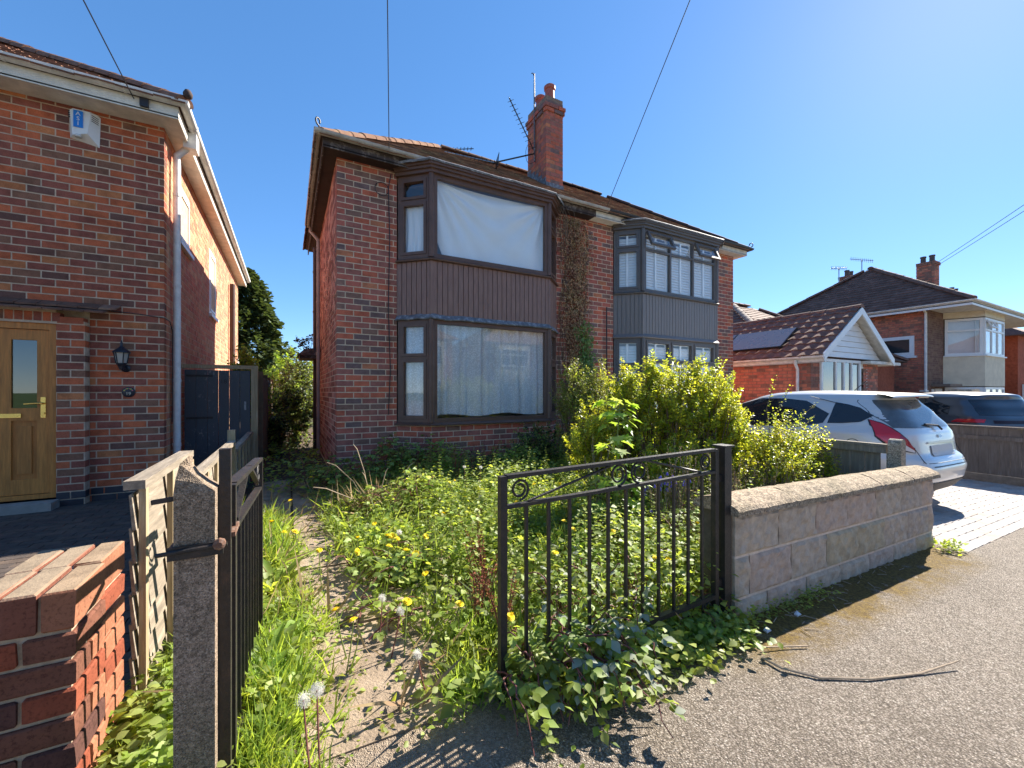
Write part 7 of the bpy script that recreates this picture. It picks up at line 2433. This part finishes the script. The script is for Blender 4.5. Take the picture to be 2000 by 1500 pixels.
# dandelions
def dandelion_meshes():
    m = MB()
    for ring_, (r_, n_, zz, dz) in enumerate(((0.021, 18, 0.0, 0.002), (0.016, 16, 0.003, 0.005), (0.010, 11, 0.006, 0.007), (0.005, 6, 0.008, 0.004))):
        for k in range(n_):
            a = 2 * math.pi * (k + 0.5 * ring_) / n_
            w_ = 0.17 if ring_ < 2 else 0.28
            m.add([(0, 0, zz), (r_ * math.cos(a - w_), r_ * math.sin(a - w_), zz + dz), (r_ * 1.04 * math.cos(a), r_ * 1.04 * math.sin(a), zz + dz * 0.8), (r_ * math.cos(a + w_), r_ * math.sin(a + w_), zz + dz)], [(0, 1, 2, 3)])
    petals = m.mesh('flower_head', M('dandelion_yellow', (0.88, 0.70, 0.02), 0.6, 0.08, 40, c2=(0.92, 0.76, 0.03)))
    c = MB()
    for k in range(150):
        z = 1 - 2 * (k + 0.5) / 150; a = k * 2.39996
        h_ = math.sqrt(1 - z * z)
        d = Vector((h_ * math.cos(a), h_ * math.sin(a), z))
        s_ = d.orthogonal().normalized() * 0.0024
        t_ = d.cross(s_).normalized() * 0.0024
        p = d * (0.013 + 0.010 * ((k * 7) % 5) / 4)
        c.add([p + s_, p + t_, p - s_, p - t_, d * 0.003], [(0, 1, 2, 3), (0, 4, 2)])
    m2, nt, b = nodes_of('seed_fluff')
    n_ = noise(nt, 80, 2); r_ = ramp(nt, n_.outputs[0], [(0.3, (0.62, 0.6, 0.56)), (0.7, (0.8, 0.79, 0.76))]); nt.links.new(r_.outputs[0], b.inputs['Base Color'])
    b.inputs['Roughness'].default_value = 0.95
    tp = N(nt, 'ShaderNodeBsdfTransparent'); tl = N(nt, 'ShaderNodeBsdfTranslucent'); tl.inputs[0].default_value = (0.8, 0.79, 0.75, 1)
    a1 = N(nt, 'ShaderNodeMixShader'); a1.inputs[0].default_value = 0.5; nt.links.new(b.outputs[0], a1.inputs[1]); nt.links.new(tl.outputs[0], a1.inputs[2])
    a2_ = N(nt, 'ShaderNodeMixShader'); a2_.inputs[0].default_value = 0.42; nt.links.new(tp.outputs[0], a2_.inputs[1]); nt.links.new(a1.outputs[0], a2_.inputs[2])
    nt.links.new(a2_.outputs[0], nt.nodes['Material Output'].inputs['Surface'])
    clock = c.mesh('seed_head', m2)
    return petals, clock
petal_me, clock_me = dandelion_meshes()
DAND = [(-0.11, 3.43), (-0.03, 3.36), (0.04, 3.35), (0.01, 4.04), (0.17, 2.88), (0.58, 3.29), (0.61, 2.97), (0.64, 2.95), (0.66, 2.88), (0.58, 2.76), (0.42, 3.01), (0.38, 2.75), (0.66, 2.64), (0.7, 2.56), (0.85, 2.84), (1.14, 3.32), (0.67, 2.25), (0.19, 2.04), (0.25, 1.92), (0.5, 1.98), (0.72, 1.85), (1.5, 4.15), (1.58, 4.22), (1.58, 3.88), (1.65, 3.75), (1.41, 3.48), (1.94, 3.97), (0.88, 1.64), (0.22, 5.07), (1.91, 3.93), (1.76, 3.16), (1.85, 3.12), (1.88, 2.99), (1.67, 3.08), (2.28, 3.71), (2.53, 3.6), (2.05, 2.85), (2.23, 2.9), (1.82, 2.53), (1.77, 2.35), (1.48, 2.35), (0.89, 1.65), (2.01, 2.21), (1.91, 1.9), (1.91, 1.73), (1.96, 1.68), (2.72, 2.07), (3.34, 2.39), (1.4, 2.04)]
CLOCK = [(0.04, 1.44, 0.27), (0.08, 1.47, 0.27), (0.41, 2.11, 0.22), (0.46, 1.95, 0.22), (0.69, 2.95, 0.26), (1.8, 4.48, 0.4), (1.96, 4.37, 0.4), (1.5, 3.35, 0.34), (0.45, 1.62, 0.2)]
ORD = ['first', 'second', 'third', 'fourth', 'fifth', 'sixth', 'seventh', 'eighth', 'ninth', 'tenth', 'eleventh', 'twelfth', 'thirteenth', 'fourteenth', 'fifteenth', 'sixteenth', 'seventeenth', 'eighteenth', 'nineteenth', 'twentieth']
def across(x, y):
    return (x * CAMR.x + y * CAMR.y) / (x * CAMF.x + y * CAMF.y)
random.seed(9)
def flower(x, y, h, me, label, cat, group, nm, scale):
    z = gh(x, y)
    f = thing(nm, label, cat, (x, y, z), group=group)
    tx, ty = random.gauss(0, 0.03), random.gauss(0, 0.03)
    top = Vector((x, y, z + h))
    MB().tube([(x - tx, y - ty, z), (x - tx * 0.4, y - ty * 0.4, z + h * 0.5), tuple(top)], [0.0035, 0.003, 0.0028], 5).build('stem', stem_green if nm == 'dandelion' else stem_red, f)
    o = bpy.data.objects.new(me.name, me)
    o.location = top
    o.rotation_euler = (random.gauss(0.35, 0.25), random.gauss(0.1, 0.25), random.uniform(0, 6.28))
    o.scale = (scale,) * 3
    link(o, f)
def patch_of(x, y):
    if x < 0.3: return 'in the grass strip beside the open gate'
    if y > 3.4: return 'in the weeds nearest the brown bay'
    if x < 0.95: return 'on the path edge left of the closed gate'
    return 'behind the closed gate'
rank = {}
for x, y in sorted(DAND, key=lambda q: across(*q)):
    rank.setdefault(patch_of(x, y), []).append((x, y))
for (x, y) in DAND:
    w_ = patch_of(x, y)
    flower(x, y, (0.28 if y > 3.4 else 0.21) + (0.1 if x > 1.3 and y < 3.4 else 0.03), petal_me, ORD[rank[w_].index((x, y))] + ' dandelion from the left ' + w_, 'flower', 'yellow dandelions ' + w_, 'dandelion', random.uniform(0.9, 1.2))
ck = sorted(CLOCK, key=lambda q: across(q[0], q[1]))
for q in CLOCK:
    flower(q[0], q[1], q[2], clock_me, ORD[ck.index(q)] + ' white dandelion seed head counted from the left', 'flower', 'dandelion seed heads', 'dandelion_clock', 1.15 if q[1] < 1.5 else 1.0)

# dry stalks
random.seed(19)
def stalks(label, spots, mat_leaf, n, group):
    srt = sorted(spots, key=lambda q: across(q[0], q[1]))
    for q in spots:
        stalk(ORD[srt.index(q)] + ' from the left of the ' + label, *q, mat_leaf, n, group)
def stalk(label, x, y, h, mat_leaf, n=7, group='dead stalks in the garden'):
    s = thing('dead_stalk', label, 'stalk', (x, y, gh(x, y)), group=group)
    m = MB(); L_ = Leaves()
    for i in range(n):
        tx, ty = random.gauss(0, 0.16) * h, random.gauss(0, 0.16) * h
        hh = h * random.uniform(0.55, 1.1)
        z = gh(x, y)
        pts = [Vector((x + random.gauss(0, .02), y + random.gauss(0, .02), z)), Vector((x + tx * 0.4, y + ty * 0.4, z + hh * 0.5)), Vector((x + tx, y + ty, z + hh))]
        m.tube(pts, [0.004, 0.003, 0.0015], 4)
        k = 34
        t = rng.uniform(0.42, 1.0, k)
        P0, P1 = np.array(pts[1]), np.array(pts[2])
        p = P0 + (P1 - P0) * ((t - 0.42) / 0.58)[:, None]
        L_.add(p + rng.normal(0, 0.007, (k, 3)), rnd_dir(k, -0.2, 0.9), up_tilt(k, 0.8), rng.uniform(0.010, 0.020, k))
    kind(m.build('stems', stem_red if mat_leaf is l_rust else twig_pale, s), 'stuff')
    kind(L_.build('seed_heads', mat_leaf, s, T_SMALL), 'stuff')
stalks('rust-red dock stalks beside the closed gate', ((0.95, 2.08, 0.42), (1.02, 2.22, 0.45), (0.86, 1.95, 0.36), (1.15, 2.64, 0.4), (0.92, 1.78, 0.36)), l_rust, 7, 'rust-red dock stalks')
stalks('reddish dead stalks before the brown bay', ((1.9, 5.0, 0.6), (2.1, 4.9, 0.55), (1.6, 5.2, 0.5), (2.35, 5.1, 0.6)), l_rust, 7, 'dead stalks before the bay')
stalks('straw-coloured stalks between post and privet', ((2.75, 2.5, 0.75), (3.0, 2.35, 0.8), (3.15, 2.6, 0.85), (3.35, 2.2, 0.75), (3.6, 2.3, 0.7), (3.9, 2.2, 0.65), (4.2, 2.1, 0.6), (2.55, 3.0, 0.8), (4.5, 2.0, 0.55)), l_dry, 8, 'straw-coloured stalks under the privet')
dg = thing('dry_grass_tuft', 'tuft of straw-coloured dead grass with long bent seed stems', 'grass', (0.75, 4.35, 0.03))
L_ = Leaves(); tuft(L_, 0.75, 4.35, 130, 0.40, 0.11, 0.4); tuft(L_, 1.0, 4.3, 60, 0.34, 0.08, 0.4)
L_.build('blades', l_dry, dg, T_BLADE)
m = MB()
for (dx, dy, h, bx_) in ((-0.42, 0.1, 0.55, 0), (-0.55, -0.1, 0.36, 0), (-0.18, 0.05, 0.72, 0), (0.1, 0.0, 0.46, 0.05), (0.25, 0.1, 0.48, 0.2), (-0.1, 0.0, 0.44, 0.0)):
    m.tube([(0.75 + bx_, 4.35, 0.05), (0.75 + bx_ + dx * 0.4, 4.35 + dy, 0.05 + h * 0.6), (0.75 + bx_ + dx * 0.8, 4.35 + dy, 0.05 + h * 0.93), (0.75 + bx_ + dx, 4.35 + dy, 0.05 + h)], [0.004, 0.004, 0.005, 0.003], 5)
kind(m.build('seed_stems', twig_pale, dg), 'stuff')

# shrubs
def shrub(name, label, cat, base, blobs, leafsize, mats, stemmat=twig, templ=T_SMALL, per=34, length=0.30, group=None, upbias=0.5, shell=0.55):
    s = thing(name, label, cat, base, group=group)
    st = MB(); L_ = Leaves()
    for (c, r_, n) in blobs:
        c = np.array(c); r_ = np.array(r_)
        for i in range(n):
            v = rng.normal(0, 1, 3); v /= np.linalg.norm(v)
            v[2] = abs(v[2]) if random.random() < upbias else v[2]
            k = rng.uniform(shell, 1.08)
            tip = c + v * r_ * k
            b0 = np.array([base[0] + (c[0] - base[0]) * 0.7 + rng.normal(0, 0.06), base[1] + (c[1] - base[1]) * 0.7 + rng.normal(0, 0.06), base[2]])
            gdir = np.array([v[0] * 0.5, v[1] * 0.5, 0.75]) + rng.normal(0, 0.18, 3)
            gdir /= np.linalg.norm(gdir)
            ln = length * rng.uniform(0.6, 1.3)
            s0 = tip - gdir * ln
            if i % 3 == 0:
                mid = b0 + (s0 - b0) * 0.5 + rng.normal(0, 0.03, 3)
                st.tube([b0, mid, s0], [0.009, 0.006, 0.004], 4, cap=False)
            st.tube([s0, tip], [0.003, 0.0012], 3, cap=False)
            t = rng.uniform(0.0, 1.0, per)
            p = s0 + gdir * ln * t[:, None] + rng.normal(0, 0.012, (per, 3))
            # leaves in pairs leaving the shoot sideways and up
            dd = rng.normal(0, 1, (per, 3)); dd -= (dd @ gdir)[:, None] * gdir
            dd /= np.linalg.norm(dd, axis=1, keepdims=True)
            dd = dd + gdir * rng.uniform(0.2, 0.9, per)[:, None]
            L_.add(p, dd, gdir[None, :] + rng.normal(0, 0.4, (per, 3)), leafsize * rng.uniform(0.6, 1.2, per) * (1.15 - 0.45 * t))
    kind(st.build('stems', stemmat, s), 'stuff')
    L_.build('foliage', mats, s, templ)
    return s
random.seed(23)
shrub('privet_bush', 'tall yellow-green privet bush behind the steel gate post', 'shrub', (3.55, 3.1, -0.05),
      [((3.18, 3.25, 1.00), (0.38, 0.36, 0.68), 210), ((3.45, 3.2, 1.45), (0.14, 0.14, 0.32), 40), ((3.66, 3.1, 1.05), (0.40, 0.38, 0.66), 220), ((3.95, 3.05, 1.45), (0.14, 0.14, 0.30), 40), ((4.15, 3.0, 1.00), (0.42, 0.36, 0.72), 220), ((4.5, 2.95, 0.78), (0.35, 0.32, 0.52), 130), ((2.78, 3.35, 0.72), (0.34, 0.30, 0.52), 120), ((3.6, 2.85, 0.50), (0.85, 0.32, 0.42), 240)],
      0.043, [l_privet, l_privet, l_privet2], per=52, length=0.28, shell=0.35)
shrub('privet_bush', 'sparse arching privet shoots leaning over the low fence towards the car', 'shrub', (4.55, 2.4, -0.05),
      [((4.62, 2.55, 0.74), (0.36, 0.34, 0.44), 90), ((4.88, 2.4, 0.60), (0.36, 0.30, 0.40), 80), ((4.35, 2.3, 0.55), (0.36, 0.3, 0.36), 60), ((5.0, 2.25, 0.40), (0.30, 0.24, 0.28), 50)],
      0.038, [l_privet, l_privet2], per=36, length=0.30, shell=0.35)
# long single shoots
def shoot(L_, m, pts, n, size):
    pts = [Vector(p) for p in pts]
    m.tube(pts, [0.006 - 0.004 * k / (len(pts) - 1) for k in range(len(pts))], 4)
    for k in range(n):
        t = 0.25 + 0.75 * k / n
        f = t * (len(pts) - 1); j = min(len(pts) - 2, int(f)); q = pts[j].lerp(pts[j + 1], f - j)
        for _ in range(3):
            L_.add(np.array(q) + rng.normal(0, 0.012, 3), rnd_dir(1, -0.2, 0.8), up_tilt(1, 0.6), size * random.uniform(0.6, 1.2))
ls = thing('willow_shoots', 'long pale catkin shoots sticking out right of the privet', 'shrub', (4.6, 2.7, 0.0))
L_ = Leaves(); m = MB()
for tip, mid in (((5.35, 2.75, 1.42), (5.0, 2.75, 1.0)), ((5.2, 2.85, 1.52), (4.9, 2.8, 1.1)), ((5.55, 2.6, 1.02), (5.15, 2.6, 0.82)), ((5.62, 2.5, 0.90), (5.2, 2.5, 0.7)), ((5.3, 2.2, 0.62), (5.0, 2.3, 0.55)), ((5.45, 2.05, 0.40), (5.05, 2.2, 0.42)), ((5.4, 2.5, 1.18), (5.0, 2.6, 0.9)), ((5.0, 2.15, 0.82), (4.8, 2.3, 0.6))):
    shoot(L_, m, [(4.6, 2.6, 0.1), ((4.6 + mid[0]) / 2, 2.65, mid[2] * 0.6), mid, tip], 24, 0.036)
kind(m.build('stems', twig, ls), 'stuff'); L_.build('foliage', [l_privet, l_weed2], ls, T_SMALL)
shrub('evergreen_bush', 'dull olive-green bush against the wall right of the brown bay', 'shrub', (3.95, 4.9, 0.0),
      [((3.72, 4.95, 1.02), (0.36, 0.36, 0.76), 190), ((4.15, 4.9, 1.08), (0.36, 0.36, 0.76), 190), ((4.4, 4.8, 0.88), (0.30, 0.32, 0.6), 100), ((3.8, 4.6, 0.5), (0.55, 0.32, 0.45), 140)],
      0.036, [l_olive, l_olive, l_privet2], per=38, length=0.30)
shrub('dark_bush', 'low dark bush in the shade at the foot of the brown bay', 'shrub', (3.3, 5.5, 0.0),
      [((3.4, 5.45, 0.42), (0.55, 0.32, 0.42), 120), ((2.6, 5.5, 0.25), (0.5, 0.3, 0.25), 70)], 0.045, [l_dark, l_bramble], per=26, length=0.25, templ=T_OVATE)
# bare twigs under the privet
tw = thing('bare_twigs', 'tangle of bare brown twigs below the privet behind the stone wall', 'twigs', (4.0, 2.2, 0.0))
m = MB()
for i in range(260):
    x, y = random.uniform(2.5, 5.05), random.uniform(1.85, 2.7)
    h = random.uniform(0.25, 0.72)
    dx, dy = random.gauss(0, 0.16), random.gauss(0, 0.1)
    m.tube([(x, y, gh(x, y)), (x + dx * 0.4, y + dy * 0.5, gh(x, y) + h * 0.55), (x + dx, y + dy, gh(x, y) + h)], [0.0045, 0.003, 0.0015], 4, cap=False)
kind(m.build('twig_tangle', [twig, twig_pale][0], tw), 'stuff')
m = MB()
for i in range(160):
    x, y = random.uniform(2.5, 5.05), random.uniform(1.8, 2.6)
    h = random.uniform(0.2, 0.6); dx = random.gauss(0, 0.2)
    m.tube([(x, y, gh(x, y)), (x + dx, y + random.gauss(0, .08), gh(x, y) + h)], [0.003, 0.0012], 3, cap=False)
kind(m.build('straw_tangle', twig_pale, tw), 'stuff')

# sycamore sapling
sp_ = thing('maple_sapling', 'young maple sapling with large lobed leaves behind the gate', 'sapling', (2.42, 2.62, 0.0))
m = MB(); L_ = Leaves(); L2 = Leaves()
m.tube([(2.42, 2.62, gh(2.42, 2.62)), (2.44, 2.63, 0.5), (2.43, 2.62, 0.9), (2.46, 2.62, 1.2)], [0.012, 0.010, 0.007, 0.003], 6)
for k in range(56):
    t = random.uniform(0.18, 1.0)
    z = 1.22 * t
    a = random.uniform(0, 6.28)
    r_ = random.uniform(0.08, 0.20) * (1.0 - 0.35 * t)
    q = Vector((2.43 + math.cos(a) * r_, 2.62 + math.sin(a) * r_ , z + random.uniform(0.0, 0.08)))
    m.tube([(2.43, 2.62, z), tuple(q)], [0.0025, 0.0015], 4, cap=False)
    d = np.array([math.cos(a), math.sin(a), random.uniform(-0.9, -0.2)])
    (L_ if random.random() < 0.8 else L2).add(np.array(q), d, np.array([math.cos(a) * 0.5, math.sin(a) * 0.5, 1.0]) + rng.normal(0, 0.2, 3), random.uniform(0.12, 0.175) * (1.1 - 0.35 * t))
m.build('stem', stem_green, sp_); L_.build('leaves', [l_maple], sp_, T_MAPLE); L2.build('pale_leaves', [l_weed2], sp_, T_MAPLE)  # second leaf set is picked at random and takes the paler weed colour
# bluebells
bb_ = thing('bluebells', 'few violet bluebells in the weeds behind the gate', 'flower', (2.9, 2.55, 0.0))
m = MB()
for i in range(26):
    x, y = 2.85 + random.gauss(0, 0.13), 2.5 + random.gauss(0, 0.08)
    z = 0.52 + random.gauss(0, 0.07)
    m.lathe((x, y, z), [(0.004, 0), (0.009, -0.008), (0.010, -0.018), (0.013, -0.024)], 6)
kind(m.build('bells', M('bluebell', (0.16, 0.12, 0.55), 0.6, 0.2), bb_), 'stuff')
m = MB()
for i in range(9):
    x, y = 2.85 + random.gauss(0, 0.12), 2.5 + random.gauss(0, 0.08)
    m.tube([(x, y, 0), (x, y, 0.5), (x + 0.03, y, 0.56)], 0.003, 4)
kind(m.build('stems', stem_green, bb_), 'stuff')

# creeper between the bays
iv = thing('creeper', 'dead brown creeper with some green ivy on the wall between the bays', 'creeper', (4.9, 6.35, 0.0))
L_ = Leaves(); n = 8500
z = rng.uniform(1.2, 4.62, n)
cx = 4.82 + 0.06 * np.sin(z * 2.1) + 0.10 * np.clip(3.2 - z, 0, 1.5)
hw = 0.30 + 0.05 * np.sin(z * 5) + 0.08 * (z > 3.6)
x = cx + hw * np.clip(rng.normal(0, 0.5, n), -1.15, 1.15)
y = 6.385 - np.abs(rng.normal(0, 0.045, n)) * (1 - 0.6 * np.abs((x - cx) / hw / 1.2))
P_ = np.stack([x, y, z], 1)
d = rng.normal(0, 0.6, (n, 3)); d[:, 2] -= 0.9; d[:, 1] -= 0.25
u = rng.normal(0, 0.35, (n, 3)); u[:, 1] -= 1
L_.add(P_, d, u, rng.uniform(0.025, 0.05, n))
L_.build('dead_leaves', [l_ivy_brown, l_ivy_brown, l_rust, l_dry], iv, T_SMALL)
L_ = Leaves(); n = 1700
z = 1.15 + 1.55 * rng.beta(1.1, 1.7, n)
x = 5.08 + 0.22 * np.clip(rng.normal(0, 0.5, n), -1.2, 1.2) - 0.05 * (z - 1.5)
y = 6.36 - np.abs(rng.normal(0, 0.05, n))
d = rng.normal(0, 0.6, (n, 3)); d[:, 2] -= 0.8; d[:, 1] -= 0.3
u = rng.normal(0, 0.35, (n, 3)); u[:, 1] -= 1
L_.add(np.stack([x, y, z], 1), d, u, rng.uniform(0.035, 0.065, n))
L_.build('green_leaves', [l_ivy_green], iv, T_OVATE)
m = MB()
for i in range(30):
    x0_ = 4.8 + random.gauss(0, 0.16)
    m.tube([(x0_ + random.gauss(0, 0.05) + 0.04 * math.sin(k), 6.385, 0.3 + k * 0.43) for k in range(11)], 0.004, 4)
for i in range(9):
    x0_ = 4.35 + random.gauss(0, 0.12)
    m.tube([(x0_, 6.2, 4.75), (x0_ + 0.02, 6.05, 4.6 - random.random() * 0.2), (x0_ + 0.05, 6.08, 4.2 - random.random() * 0.4)], 0.004, 4)
kind(m.build('vines', twig, iv), 'stuff')

# growth at the end of the passage, conifer behind
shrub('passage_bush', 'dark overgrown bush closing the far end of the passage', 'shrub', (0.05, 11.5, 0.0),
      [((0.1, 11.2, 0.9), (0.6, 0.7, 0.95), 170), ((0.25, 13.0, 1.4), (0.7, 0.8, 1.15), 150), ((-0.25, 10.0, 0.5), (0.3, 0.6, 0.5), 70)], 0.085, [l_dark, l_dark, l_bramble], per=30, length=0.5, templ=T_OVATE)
shrub('lime_shrub', 'bright yellow-green shrub rising behind the trellis fence', 'shrub', (-0.75, 9.3, 0.0),
      [((-0.72, 9.2, 1.55), (0.30, 0.45, 0.62), 85), ((-0.55, 9.6, 1.25), (0.35, 0.5, 0.5), 60)], 0.075, [l_lime], per=24, length=0.4, templ=T_OVATE)
shrub('sunlit_shrub', 'sunlit light green shrub beyond the far end of the passage', 'shrub', (0.3, 17.0, 0.0),
      [((0.1, 17, 1.6), (1.0, 1.0, 1.3), 130), ((1.2, 18, 1.6), (1.0, 1.0, 1.4), 110)], 0.14, [l_lime, l_weed], per=26, length=0.7, templ=T_OVATE)
shrub('porch_fern', 'small leafy plant growing on the side door hood', 'plant', (0.45, 9.9, 2.2),
      [((0.30, 9.9, 2.42), (0.25, 0.25, 0.18), 16)], 0.06, [l_dark], per=10, length=0.2, templ=T_OVATE)
def conifer(label, x, y, h, r0, n):
    t = thing('conifer_tree', label, 'tree', (x, y, 0))
    MB().tube([(x, y, -0.2), (x, y, h * 0.5), (x, y, h * 0.97)], [0.22, 0.14, 0.02], 8).build('trunk', twig, t)
    L_ = Leaves()
    zz = h * (0.04 + 0.96 * rng.beta(1.0, 1.25, n))
    f = 1 - (zz / h)
    prof = r0 * np.power(f, 0.62) * (1 + 0.12 * np.sin(zz * 4.1) )
    a = rng.uniform(0, 2 * np.pi, n)
    lob = 1 + 0.16 * np.sin(a * 5 + zz * 2.2) + 0.10 * np.sin(a * 9 - zz * 3.1)
    k = np.sqrt(rng.uniform(0.25, 1.1, n))
    rr2 = prof * lob * k
    P_ = np.stack([x + rr2 * np.cos(a), y + rr2 * np.sin(a), zz - 0.10 * rr2], 1)
    d = np.stack([np.cos(a), np.sin(a), rng.uniform(-0.2, 0.55, n)], 1) + rng.normal(0, 0.3, (n, 3))
    L_.add(P_, d, up_tilt(n, 0.5), rng.uniform(0.20, 0.42, n))
    L_.build('crown', [l_conif], t, T_SPRAY)
conifer('tall dark conifer tree rising behind the left-hand house', -1.9, 24.5, 7.4, 2.3, 15000)
shrub('far_hedge', 'dark hedge across the back gardens behind the passage', 'hedge', (-1, 30, 0),
      [((-4, 30, 1.2), (3, 1, 1.6), 120), ((0, 30, 1.2), (3, 1, 1.5), 130), ((4, 31, 1.3), (3, 1, 1.7), 120)], 0.3, [l_dark, l_weed], per=26, length=1.0, templ=T_OVATE)

# ------------------------------------------------------------------ bits on the pavement
tag(MB().tube([(2.01, 1.17, zg(2) + 0.01), (2.01, 1.08, zg(2) + 0.012), (2.10, 0.97, zg(2.1) + 0.008), (2.30, 0.86, zg(2.3) + 0.008), (2.57, 0.77, zg(2.6) + 0.008), (2.81, 0.71, zg(2.8) + 0.03)], [0.006, 0.006, 0.006, 0.005, 0.005, 0.003], 6).build('dead_vine', twig_pale), 'long dead vine curving across the sunny pavement', 'vine')
tag(MB().tube([(2.08, 1.21, zg(2.1) + 0.02), (2.2, 1.17, zg(2.2) + 0.012), (2.32, 1.12, zg(2.3) + 0.01)], 0.004, 5).build('straw', twig_pale), 'short straw stick lying at the edge of the wall shadow', 'stick')
wt = thing('pavement_weed', 'small green weed tuft at the far end of the stone wall', 'plant', (5.03, 1.36, zg(5)))
L_ = Leaves()
n = 160
P_ = np.stack([5.06 + rng.normal(0, 0.08, n), 1.33 + rng.normal(0, 0.035, n), zg(5) + rng.uniform(0, 0.07, n)], 1)
L_.add(P_, rnd_dir(n, 0.0, 0.8), up_tilt(n, 0.6), rng.uniform(0.02, 0.045, n)); L_.build('leaves', [l_weed, g_bright], wt, T_SMALL)
random.seed(51)
lit = M('litter_scrap', (0.6, 0.6, 0.6), 0.6, 0.2, 20)
for i, (x, y) in enumerate(((2.62, 1.32), (2.28, 1.30), (2.12, 1.36))):
    s_ = 0.022
    MB().hexa([(x - s_, y - s_ * .6, zg(x) + 0.004), (x + s_, y - s_ * .5, zg(x) + 0.004), (x + s_ * .8, y + s_ * .6, zg(x) + 0.004), (x - s_ * .7, y + s_ * .5, zg(x) + 0.004),
               (x - s_, y - s_ * .6, zg(x) + 0.012), (x + s_, y - s_ * .5, zg(x) + 0.008), (x + s_ * .8, y + s_ * .6, zg(x) + 0.02), (x - s_ * .7, y + s_ * .5, zg(x) + 0.01)]).build('litter_scrap', lit)
for o, t_ in zip([o for o in bpy.data.objects if o.name.startswith('litter_scrap')], ('white scrap of litter in the wall shadow', 'pale scrap of litter nearest the gate post', 'tiny scrap of litter beside the wall end')):
    tag(o, t_, 'litter', 'scraps of litter on the pavement')
dl = MB(); 
for i in range(70):
    x, y = random.uniform(1.1, 4.2), 1.42 - abs(random.gauss(0, 0.10))
    a = random.uniform(0, 3.14); l_ = random.uniform(0.02, 0.09)
    dl.tube([(x, y, zg(x) + 0.006), (x + math.cos(a) * l_, y + math.sin(a) * l_, zg(x) + 0.008)], 0.0022, 4)
kind(tag(dl.build('twig_debris', twig_pale), 'small twigs and straw littering the foot of the wall and gate', 'debris'), 'stuff')
